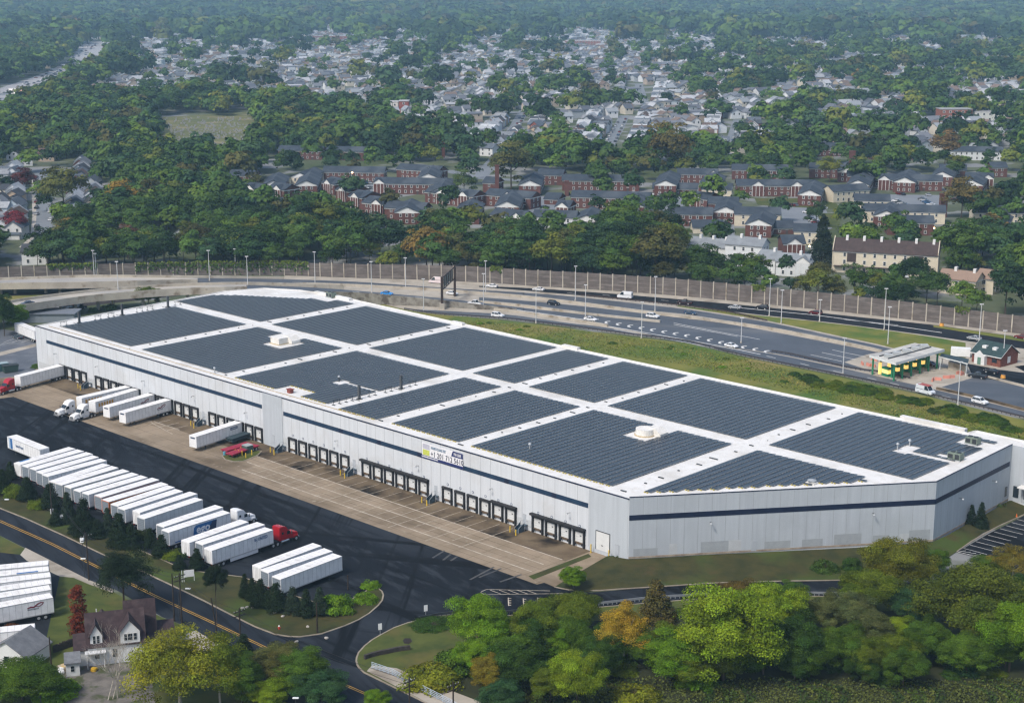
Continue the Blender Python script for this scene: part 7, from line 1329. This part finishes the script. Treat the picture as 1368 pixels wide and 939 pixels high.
# larger far buildings
def block(lab, x1, x2, yb, hpx, wcol, rcol=(.4, .41, .42), D=18, gable=False):
    A = gp(x1, yb); Bp = gp(x2, yb); s_ = mpp(A.x, A.y); H = hpx * s_; t = thing('large_building', lab, 'building', A); Lg = (Bp - A).length; b = MB(); b.box(0, Lg, 0, D, 0, H); gable_ends(b, 0, Lg, 0, D, H, H * 1.6) if gable else None; o = b.build('wall', wallt, t); o.color = (*wcol, 1)
    b = MB(); (gable_roof(b, 0, Lg, 0, D, H, H * 1.6) if gable else b.box(-.3, Lg + .3, -.3, D + .3, H, H + .5)); o = b.build('roof', rooft, t); o.color = (*rcol, 1)
    n = int(Lg / 5); nf = max(1, int(H / 3.4))
    for f_ in range(nf):
        for k in range(min(n, 14)): o = link('window', WINM, t, ((k + .5) * Lg / min(n, 14), -.02, H * (f_ + .55) / nf)); o.scale = (1.6, 1, 1.1)
    keep(t, Lg, D)
for a in (('long low red brick school far behind the left woods', 418, 494, 56, 7, (.24, .09, .07)), ('brick and white building with a flat roof on the middle skyline', 756, 802, 64, 9, (.26, .12, .10), (.5, .5, .5), 22), ('white building with a red corner tower beside the bending street', 497, 532, 152, 15, (.62, .60, .57), (.45, .45, .45), 14), ('red brick corner wing of the white building', 533, 546, 153, 17, (.26, .08, .06), (.4, .4, .4), 14), ('red brick works behind the right hand woods', 1256, 1298, 166, 19, (.26, .10, .07), (.3, .3, .3), 16), ('white low flats right of the red brick works', 1302, 1350, 163, 13, (.60, .61, .58), (.5, .5, .5), 12), ('grey roofed row with skylights in the right woods', 1095, 1144, 164, 10, (.55, .5, .42), (.30, .36, .36), 14), ('white store roofs left of the far school', 255, 302, 76, 5, (.6, .6, .6), (.6, .6, .6), 30), ('long white flat roof behind the left cluster', 362, 520, 76, 3, (.62, .62, .62), (.62, .62, .62), 14), ('pale flat roofed store by the parkway trees', 197, 216, 93, 12, (.52, .57, .58), (.5, .52, .53), 24), ('white pedimented hall on the right skyline', 1283, 1312, 62, 9, (.66, .65, .6), (.2, .22, .24), 30, True), ('white gabled hall left of the pedimented one', 1216, 1250, 56, 4, (.64, .62, .56), (.22, .25, .28), 34, True), ('white block on the right mid slope', 1168, 1190, 86, 12, (.56, .6, .64)), ('pale office far beyond the left woods', 328, 358, 22, 5, (.6, .62, .64)), ('pale low roofs at the middle of the far woods', 718, 738, 66, 4, (.66, .66, .64)), ('long white flat roof on the middle slope', 843, 880, 72, 6, (.6, .62, .62)), ('pale roof line at the right middle slope', 900, 925, 34, 4, (.64, .64, .62))): block(*a)
# far parkway with its traffic, overpass and billboard
pk_ = [(-20, 124), (0, 118), (40, 105), (70, 93), (92, 80), (104, 62), (112, 56), (140, 55), (146, 60), (128, 78), (104, 90), (62, 112), (25, 130), (0, 141), (-20, 150)]
sheet('road', pk_, .05, mat('far_road', (.34, .33, .33), (.28, .28, .29), .05, .8)); CLR.append(pk_); CLR.append([(-20, 118), (40, 105), (70, 93), (92, 80), (104, 62), (140, 55), (150, 72), (130, 96), (106, 108), (66, 130), (28, 148), (-20, 168)])
p = gp(64, 92); q = gp(118, 88); d = q - p; t = thing('overpass', 'dark road bridge crossing the far parkway', 'bridge', p, atan2(d.y, d.x)); b = MB(); b.box(0, d.length, -4, 6, 5.5, 7.2); b.build('bridge_deck', dark, t); b = MB(); [b.box(x - 1, x + 1, -3, 5, 0, 5.5) for x in (2, d.length * .5, d.length - 2)]; b.build('bridge_pier', conc_wall, t)
p = gp(13, 139); t = thing('billboard', 'bright backlit billboard with an orange patch beside the far parkway', 'billboard', p); s_ = mpp(p.x, p.y); b = MB(); b.box(0, 25 * s_, -.3, 0, 11 * s_, 20 * s_); b.build('billboard_face', mat('backlit_white', (.7, .66, .64), emit=(1, .93, .9, .25), coord='object'), t); b = MB(); b.box(14 * s_, 24 * s_, -.36, -.31, 12.5 * s_, 18 * s_); b.build('billboard_patch', mat('backlit_orange', (.7, .35, .25), emit=(1, .5, .35, .2), coord='object'), t); b = MB(); b.cyl((3 * s_, .3, 0), (3 * s_, .3, 11 * s_), .5); b.build('billboard_post', dark, t)
p = gp(112, 60); t = thing('highway_sign', 'green overhead highway sign on the far parkway', 'road sign', gp(144, 58)); b = MB(); b.box(-8, 8, -.2, 0, 6, 11); b.box(12, 26, -.2, 0, 6, 11); b.build('sign_panel', simple('sign_green', (.02, .2, .13)), t); b = MB(); b.box(-10, 28, -.3, -.2, 7.4, 7.9); b.cyl((-9, 0, 0), (-9, 0, 8), .3); b.cyl((27, 0, 0), (27, 0, 8), .3); b.build('sign_frame', dark, t)
# small parked and distant cars share one compact mesh with parts
q = MB(); q.side([(-2.2, .3), (-2.2, .95), (-1.1, 1.05), (-.9, 1.05), (1.0, 1.05), (2.2, .85), (2.2, .3)], -.88, .88, ax='y'); SB = q.mesh('car_body', paint, bev=.06); q = MB(); q.side([(-1.5, 1.0), (-1.1, 1.48), (.4, 1.48), (1.15, 1.0)], -.76, .76, ax='y'); SG = q.mesh('car_windows', glass); q = MB(); q.side([(-1.12, 1.46), (-1.1, 1.54), (.4, 1.54), (.45, 1.46)], -.72, .72, ax='y'); SR = q.mesh('car_roof', paint); q = MB(); [q.cyl((s * .9 - .1, y, .32), (s * .9 + .1, y, .32), .32, n=8) for s in (-1, 1) for y in (-1.4, 1.4)]; SW = q.mesh('wheels', black)
CC = [('white', (.68, .69, .7)), ('black', (.02, .022, .026)), ('silver', (.38, .4, .42)), ('grey', (.14, .15, .165)), ('dark red', (.16, .015, .015)), ('blue', (.03, .08, .17))]
def scar(px, py, hd, where, lod=0):
    nm, c = CC[hrng.choice((0, 0, 1, 2, 2, 3, 3, 4, 5))]; t = thing('car', f'{nm} car {where}', 'car', gp(px, py, 0) + Vector((0, 0, .06)), hd, f'{nm} cars {where}'); o = link('car_body', SB, t); o.color = (*c, 1)
    if not lod: o = link('car_roof', SR, t); o.color = (*c, 1); link('car_windows', SG, t); link('wheels', SW, t)
    else: link('car_windows', SG, t)
for k in range(9): scar(1197 + k * 3.6, 270 + k * 1.6, 1.0, 'parked in the left rank of the right parking area')
for k in range(9): scar(1231 + k * 3.1, 267 + k * 2.0, 1.0, 'parked in the right rank of the right parking area')
for k in range(5): scar(1051 + k * 3, 275.5, .2, 'parked at the top of the lawn side lot') if k != 2 else None
for k in range(6): scar(1078 + k * 4.4, 285 - k * 1.1, .9, 'parked in the slanted rank by the lawn')
for k in range(7): scar(1080 + k * 3.2, 292 + k * 2.2, 1.0, 'parked in the lower rank by the lawn')
for k in range(7): scar(462 + k * 5.4, 245.8, .2, 'parked behind the long brick row')
for k in range(3): scar(488 + k * 5, 252.5, 1.5, 'parked in front of the back left row')
for x, y in ((705, 247), (709, 247), (759, 261), (846, 259), (852, 259), (874, 261), (881, 262), (886, 268), (892, 272), (960, 300), (964, 304), (968, 300), (1272, 262), (1275, 268), (1200, 260), (1206, 261), (1240, 262), (1208, 371)): scar(x, y, hrng.choice((.2, 1.5)), 'parked beside the brick apartments')
for k in range(11): scar(48.5 + .1 * k, 238 + k * 8.2, .06, 'parked at the left kerb of the left street') if k not in (3, 7) else None
for k in range(6): scar(66 + .3 * k, 240 + k * 11, .06, 'parked at the right kerb of the left street') if k != 2 else None
for x1, y1, x2, y2 in ((675, 208, 697, 152), (690, 176, 703, 150), (822, 190, 838, 156), (806, 196, 828, 160), (976, 196, 988, 165), (853, 132, 856, 114)):
    for k in range(8): scar(x1 + (x2 - x1) * k / 8, y1 + (y2 - y1) * k / 8, -.3, 'parked along a street of the far town', 1)
for k in range(92):
    s_ = hrng.random() ** .75; pt = [(0, 131), (45, 111), (80, 93), (106, 75), (122, 58)]; i = min(3, int(s_ * 4)); f_ = s_ * 4 - i; x = pt[i][0] + (pt[i + 1][0] - pt[i][0]) * f_; y = pt[i][1] + (pt[i + 1][1] - pt[i][1]) * f_; w_ = [8, 7, 6, 4.5][i]; dy_ = hrng.uniform(-w_, w_) * .8
    scar(x + (hrng.uniform(-11, 11) if i == 3 else 0), y + (dy_ if i < 3 else 0), -.7, 'in the traffic jam on the far parkway', 1)
lm = mat('lit_lamp', (1, .8, .5), coord='object', emit=(1, .62, .3, 14))
for x, y, h, l in ((595, 352, 6, 'behind the noise wall at the dry brown tree'), (315, 268, 6, 'in front of the left brick row'), (1053, 258, 5, 'on the two gabled brick front'), (1081, 345, 5, 'at the white gabled house'), (518, 259, 5, 'at the end of the second brick row'), (471, 245, 6, 'behind the stepped blocks'), (1184, 250, 6, 'at the back of the right parking area'), (1247, 320, 5, 'below the long cream row')):
    t = thing('street_lamp', 'glowing warm street lamp ' + l, 'street lamp', gp(x, y)); b = MB(); b.cyl((0, 0, 0), (0, 0, h), .08, .06); b.build('lamp_pole', dark, t); b = MB(); b.cyl((0, 0, h), (0, 0, h + .5), .3, .3, 8); b.build('lamp_head', lm, t)

# ---------------------------------------------------------------- trees of the town and the hills
def inpoly(px, py, poly):
    c = np.zeros(len(px), bool); n = len(poly)
    for i in range(n):
        x1, y1 = poly[i]; x2, y2 = poly[i - 1]
        if y1 == y2: continue
        k = ((y1 > py) != (y2 > py)) & (px < (x2 - x1) * (py - y1) / (y2 - y1) + x1); c ^= k
    return c
RS_ = 4.0; X0, Y0 = -2600, 500; NXr, NYr = 1300, 1100; ras = np.zeros((NXr, NYr), bool)
def paint_r(x, y, r, front):
    i0, i1 = int((x - r - X0) / RS_), int((x + r - X0) / RS_) + 1; j0, j1 = int((y - r - front - Y0) / RS_), int((y + r - Y0) / RS_) + 1; ras[max(0, i0):max(0, i1), max(0, j0):max(0, j1)] = True
for x, y, r in BLD: paint_r(x, y, r, 0)
ras0 = ras.copy()
rs = np.random.RandomState(12)
def grid(y0, y1, sp):
    n = int((y1 - y0) / sp); out = []
    for j in range(n):
        y = y0 + (j + .5) * sp; hw = .36 * y + 85; m_ = int(2 * hw / sp); x = -hw + (np.arange(m_) + .5) * sp
        out.append(np.stack([x + rs.uniform(-.42, .42, m_) * sp, np.full(m_, y) + rs.uniform(-.42, .42, m_) * sp], 1))
    return np.concatenate(out)
def pjn(x, y, z=0.0):
    zz = z - CH; fw_ = y * cos(TH) - zz * sin(TH); up_ = y * sin(TH) + zz * cos(TH); return 684 + F * x / fw_, 469.5 - F * up_ / fw_
def fbm(x, y, s): return (np.sin(x / s + 1.3 * np.sin(y / s * .7)) + np.sin(y / s * 1.2 + 1.7 * np.cos(x / s * .6)) + .6 * np.sin((x + y) / s * 2.1) + .5 * np.sin((x - 1.4 * y) / s * 3.3)) / 3.1
HOUSY = [[(150, 60), (940, 52), (940, 80), (900, 100), (1030, 120), (1035, 215), (700, 215), (560, 160), (360, 138), (140, 148)]]
HZ2 = [(-20, 36), (1400, 36), (1400, 205), (1040, 205), (1030, 120), (900, 100), (940, 80), (940, 52), (150, 60), (-20, 62)]
APTZ = [(345, 208), (560, 218), (780, 232), (1368, 205), (1420, 325), (1270, 335), (1250, 374), (1110, 370), (1000, 366), (905, 352), (890, 335), (700, 332), (560, 325), (400, 302), (345, 292)]
LST = [(-20, 222), (70, 222), (128, 232), (134, 300), (110, 318), (64, 322), (70, 352), (20, 356), (-20, 345)]
def build_zone(y0, y1, sp, dens):
    P = grid(y0, y1, sp); px, py = pjn(P[:, 0], P[:, 1]); n = len(P); pr = np.full(n, dens) - .22 * (fbm(P[:, 0], P[:, 1], 95) < -.35)
    h = np.zeros(n, bool)
    wx, wy_ = wob(P[:, 0], P[:, 1], px, py)
    for q_ in HOUSY: h |= inpoly(wx, wy_, q_)
    c_ = clump(P[:, 0], P[:, 1]); az = inpoly(px, py, APTZ) | inpoly(px, py, LST); pr[h] = np.where(c_[h] > .72, .95, .33); og = (~h) & (~az) & inpoly(wx, wy_, HZ2) & (c_ < .30); pr[og] = .16; pr[az] = np.where(c_[az] > .72, .8, .27)
    k = rs.rand(n) < pr
    wy = np.interp(px, [p[0] for p in wall_px], [p[1] for p in wall_px]); wg = np.array([gp(a, b).y for a, b in zip(px, wy)]) if y0 < 900 else np.zeros(n); k &= P[:, 1] > wg + 5
    for q_ in CLR: k &= ~inpoly(px, py, q_)
    if y0 < 4800:
        i = ((P[:, 0] - X0) / RS_).astype(int); j = ((P[:, 1] - Y0) / RS_).astype(int); ok = (i >= 0) & (i < NXr) & (j >= 0) & (j < NYr); b_ = np.zeros(n, bool); b_[ok] = ras[i[ok], j[ok]]; k &= ~(b_ & (rs.rand(n) < .93))
    sml = ((h | az) & (c_ < np.where(az, .72, .72))) | og; return P[k], sml[k]
def wob(x, y, px, py): return px + 34 * np.sin(y / 83.0) + 16 * np.sin(y / 31 + x / 57), py + 7 * np.sin(x / 71.0) + 5 * np.sin(x / 27.0 + 1)
# past the 300 houses that show largest: the remaining roofs of the town as one mass
hb = MB(); hn = 0; rr = random.Random(5); WL_ = [(.62, .63, .63), (.54, .50, .42), (.56, .58, .6), (.36, .39, .41), (.42, .35, .28)]; RL_ = [(.24, .26, .28), (.15, .16, .18), (.36, .37, .39), (.09, .10, .12), (.16, .12, .10), (.12, .13, .15)]
cand = []
for j in range(int((5200 - 1080) / 15)):
    for i in range(-150, 151):
        u_, v_ = i * 13.5, 1080 + j * 15; a_ = .35; x = u_ * cos(a_) - (v_ - 2000) * sin(a_) + 300; y = u_ * sin(a_) + (v_ - 2000) * cos(a_) + 2000
        if j % 4 != 1 and 1080 < y < 5200 and abs(x) < .36 * y: cand.append((x + rr.uniform(-1.5, 1.5), y + rr.uniform(-1, 1)))
cand = np.array(cand); cpx, cpy = pjn(cand[:, 0], cand[:, 1]); hz_ = np.zeros(len(cand), bool)
cwx, cwy = wob(cand[:, 0], cand[:, 1], cpx, cpy)
for q_ in HOUSY: hz_ |= inpoly(cwx, cwy, q_)
cl_ = clump(cand[:, 0], cand[:, 1]); ok_ = (hz_ & (cl_ < .75)) | (inpoly(cwx, cwy, HZ2) & (cl_ < .28)); 
for q_ in CLR + [APTZ]: ok_ &= ~inpoly(cpx, cpy, q_)
HT = []
for (x, y), o_, pyy in zip(cand, ok_, cpy):
    if not o_ or rr.random() < .36: continue
    i_, j_ = int((x - X0) / RS_), int((y + 5 - Y0) / RS_)
    if any(abs(x - a) < 9 and abs(y - b_) < 12 for a, b_ in RX) or ras0[min(i_, NXr - 1), min(j_, NYr - 1)]: continue
    w_, D_, H_, rd_ = rr.choice([(8, 11, 5.4, 2.8), (10, 9, 5.6, 2.6), (7.5, 12, 5.6, 3.2), (9, 9, 3.4, 3.2), (14, 10, 6, 1.2)]); M_ = Matrix.Translation((x, y, 0)) @ Matrix.Rotation(.35 + (pi / 2 if rr.random() < .3 else 0), 4, 'Z'); ax = rr.choice('xy')
    c_ = MB(); c_.box(-w_ / 2, w_ / 2, 0, D_, 0, H_); gable_ends(c_, -w_ / 2, w_ / 2, 0, D_, H_, H_ + rd_, ax); n1 = len(c_.f)
    for sx in (-.25, .25): c_.quad((w_ * sx - .6, -.06, H_ - 2.2), (w_ * sx + .6, -.06, H_ - 2.2), (w_ * sx + .6, -.06, H_ - .6), (w_ * sx - .6, -.06, H_ - .6))
    n2 = len(c_.f); gable_roof(c_, -w_ / 2, w_ / 2, 0, D_, H_, H_ + rd_, ax, over=.5, th=.2); c_.tf(M_); hb.add(c_.v, c_.f); v = rr.uniform(.85, 1.1)
    wc_, rc_ = rr.choice(WL_), rr.choice(RL_); HT += [[q * v for q in wc_]] * n1 + [[.03, .035, .04]] * (n2 - n1) + [[q * v for q in rc_]] * (len(c_.f) - n2); BLD.append((x, y + 5, 7)); hn += 1
hm_ = leafmat('far_house_paint', .8, 0.0, attr=True); me = hb.mesh('town_houses', hm_, fix=False); at = me.color_attributes.new('tint', 'FLOAT_COLOR', 'CORNER')
tot = np.zeros(len(me.polygons), np.int32); me.polygons.foreach_get('loop_total', tot); cc_ = np.repeat(np.array(HT), tot, axis=0); cc_ = np.concatenate([cc_, np.ones((len(cc_), 1))], 1).astype(np.float32); at.data.foreach_set('color', cc_.ravel()); tag(link('town_houses', me), 'hundreds of far small houses of the town', None, None, 'stuff'); print('stuff houses', hn)
for x, y, r in BLD: paint_r(x, y, r + 2.0, 26 if y < 1100 else 16)
Zs = [(540, 1000, 8.4, .86), (1000, 1700, 12.5, .92), (1700, 2800, 15.5, .92), (2800, 8200, 25, .96)]
TC = np.array([[.055, .112, .024], [.042, .090, .022], [.080, .148, .024], [.105, .140, .024], [.022, .052, .018], [.070, .080, .026], [.035, .078, .034], [.15, .115, .03], [.10, .055, .03]]); TP = np.array([.24, .23, .14, .065, .177, .055, .09, .0025, .0005])
ALL = []
for zi, (y0, y1, sp, dn_) in enumerate(Zs):
    P, sml = build_zone(y0, y1, sp, dn_); n = len(P); ci = rs.choice(len(TC), n, p=TP); r = sp * (rs.uniform(.42, .78, n) if zi == 0 else rs.uniform(.32, .70, n) if zi < 3 else rs.uniform(.42, .78, n)); z = np.array([hill(a, b) for a, b in P]) if y1 > 2400 else np.zeros(n)
    if zi == 0: r *= rs.uniform(.8, 1.15, n)
    r = np.where(sml, np.minimum(r * .85, 5.6), r); bx_, _b = pjn(P[:, 0], P[:, 1]); r = np.where((P[:, 1] < 640) & (bx_ > 880) & (bx_ < 1245), r * .66, r)
    hcen = r * (rs.uniform(1.25, 1.9, n) if zi == 0 else rs.uniform(.9, 1.3, n)) + (1.5 if zi < 3 else 0)
    ALL.append((P, r, hcen, z, TC[ci] * rs.uniform(.72, 1.3, (n, 1)), ci))
# extra named trees of the middle ground
SP_ = [(892, 232, 13, (.115, .105, .028), 'large round golden brown tree in the apartment grounds'), (683, 250, 11, (.09, .105, .03), 'tall round olive tree beside the big parking area'), (1262, 216, 9, (.15, .11, .04), 'brown tinted tree above the far right rows'), (1284, 285, 8, (.11, .10, .03), 'thin brownish tree at the right parking area'), (165, 290, 8, (.22, .17, .03), 'yellow tree in the left woods'), (585, 330, 6, (.075, .052, .03), 'dry reddish brown tree in the belt behind the noise wall'), (1098, 350, 7, (.02, .035, .018), 'tall dark evergreen beside the brown roofed town houses'), (620, 258, 6, (.07, .12, .03), 'round green tree between two brick rows'), (1108, 238, 6, (.13, .17, .03), 'bright green round tree before the tall square chimney'), (1090, 298, 5, (.04, .08, .03), 'small round tree between the parked cars'), (33, 255, 6, (.09, .03, .03), 'dark red tree left of the left street'), (22, 310, 5, (.16, .03, .04), 'crimson tree at the foot of the left street'), (86, 285, 10, (.10, .12, .03), 'round olive tree right of the left street')]
for x, y, r, c, l in SP_:
    p = gp(x, y + 6); tree('tree', l, 'tree', p.x, p.y, 0, r, r * .95 if 'evergreen' not in l else r * 1.5, r * 1.5, c, MI[hrng.randrange(6)] if 'evergreen' not in l else CO[0], TK[0])
NI = 300 - sum(1 for o in COL.objects if o.parent is None and re.sub(r'\.\d+$', '', o.name) == 'tree')
P, r, hc, z, cc, ci = ALL[0]; px, py = pjn(P[:, 0], P[:, 1], 0); size = np.where((px > -5) & (px < 1373), r / P[:, 1], 0) * np.where(P[:, 1] < 720, 1.15, 1.0)
# the ones in front show most: prefer trees near the wall
wy = np.interp(px, [p[0] for p in wall_px], [p[1] for p in wall_px]); front = np.clip((wy - py) / 30, 0, 1.6); score = size * (1.35 - .35 * front); idx = np.argsort(-score)[:NI]
CN = ['mid green', 'deep green', 'light green', 'olive green', 'very dark green', 'dull brownish green', 'bluish green', 'yellow brown', 'reddish brown']
ZN = [(0, 80, 'left of the white gabled wall house'), (80, 160, 'between the wall house and the first bridge pole'), (160, 270, 'behind the ivy covered noise wall'), (270, 360, 'above the warehouse roof peak'), (360, 450, 'left of the pole over the roof peak'), (450, 550, 'left of the sign gantry'), (550, 640, 'behind the sign gantry'), (640, 740, 'right of the sign gantry'), (740, 830, 'above the white cargo van'), (830, 920, 'left of the white town houses'), (920, 1010, 'below the white town houses'), (1010, 1110, 'between the white and cream town houses'), (1110, 1250, 'below the cream town house block'), (1250, 1373, 'above the toll office')]
for i in idx:
    rank = 'first-rank' if wy[i] - py[i] < 6 else 'second-rank' if wy[i] - py[i] < 14 else 'rear-rank'; zn = next((n_ for a, b_, n_ in ZN if a <= px[i] < b_), 'at the belt edge')
    lab = f'{CN[ci[i]]} {rank} belt tree {zn}'; s = r[i]
    tree('tree', lab, 'tree', P[i, 0], P[i, 1], 0, s * 1.15, s * 1.1, hc[i], tuple(cc[i]), MI[hrng.randrange(6)], TK[hrng.randrange(4)], f'{CN[ci[i]]} belt trees {rank} {zn}')
msk = np.ones(len(P), bool); msk[idx] = False; ALL[0] = tuple(a[msk] for a in ALL[0])
Vs, Ts = [], []
for (P, r, hc, z, cc, ci), (nc, nl, lf, ft_) in zip(ALL, ((34, 22, .24, 1.35), (26, 13, .30, 1.5), (17, 8, .38, 1.7), (9, 5, .55, 2.1))):
    tpl = [crown(200 + k, nc, nl, lf, fat=ft_, tv=.5, nz=.22) for k in range(6)]; pick = rs.randint(0, 6, len(P))
    for k in range(6):
        s_ = pick == k; n = s_.sum(); V, T = tpl[k]; m_ = len(V); a = rs.uniform(0, 6.28, n); ca, sa = np.cos(a), np.sin(a); sc = r[s_] * 1.12
        x = (V[None, :, 0] * ca[:, None] - V[None, :, 1] * sa[:, None]) * sc[:, None] + P[s_, 0][:, None]; y = (V[None, :, 0] * sa[:, None] + V[None, :, 1] * ca[:, None]) * sc[:, None] + P[s_, 1][:, None]; zz = V[None, :, 2] * sc[:, None] * 1.05 + (hc[s_] + z[s_])[:, None]
        Vs.append(np.stack([x, y, zz], -1).reshape(-1, 3)); Ts.append((T[None, :, :] * cc[s_][:, None, :]).reshape(-1, 3))
V = np.concatenate(Vs); T = np.concatenate(Ts); print('far trees quads', len(T), 'houses', NH[0])
tag(link('woodland', np_mesh('woodland', V, 4, T, leafstuff)), 'tree cover of the town and the far wooded hills', None, None, 'stuff')
# ivy over the low stretch of the noise wall
iv = []
for i in range(len(WALLP) - 1):
    x, y = pj(*WALLP[i])
    if 50 < x < 120 or 165 < x < 410 or 640 < x < 660 or 1000 < x < 1020 or 1265 < x < 1290: iv.append(i)
pts = []; 
for i in iv:
    a, c = WALLP[i], WALLP[i + 1]; h = wh_at(a)
    for k in range(70): q_ = a.lerp(c, rs.rand()); pts.append((q_.x, q_.y - .25 - rs.rand() * .3, h + .5 - abs(rs.normal()) * (1.9 if 165 < pj(*a)[0] < 410 else 1.0)))
pts = np.array(pts); pts[:, 2] = np.clip(pts[:, 2], .1, 9); nn = rs.normal(size=pts.shape) * .5 + np.array([0, -1, .4]); nn /= np.linalg.norm(nn, axis=1)[:, None]; tt = np.array([.05, .085, .02]) * rs.uniform(.6, 1.5, (len(pts), 1)) * np.where((pts[:, 2:3] > 4.8), [1.9, 1.5, 1.0], [1, 1, 1])
tag(link('ivy', np_mesh('ivy', leaf_cloud(pts, nn, .8, None, rs), 4, tt, leafstuff)), 'ivy hanging over the noise wall', None, None, 'stuff')
# ---------------------------------------------------------------- haze
hm = bpy.data.materials.new('haze'); hm.use_nodes = True; n = hm.node_tree; n.nodes.clear(); o = n.nodes.new('ShaderNodeOutputMaterial'); v = n.nodes.new('ShaderNodeVolumePrincipled')
v.inputs['Color'].default_value = (.46, .74, 1.0, 1); v.inputs['Density'].default_value = 0.000095; v.inputs['Anisotropy'].default_value = 0.0; n.links.new(v.outputs[0], o.inputs['Volume'])
b = MB(); b.box(-5700, 5700, -700, 10600, -1.2, 290); hz = b.build('haze', hm); tag(hz, kind='stuff')
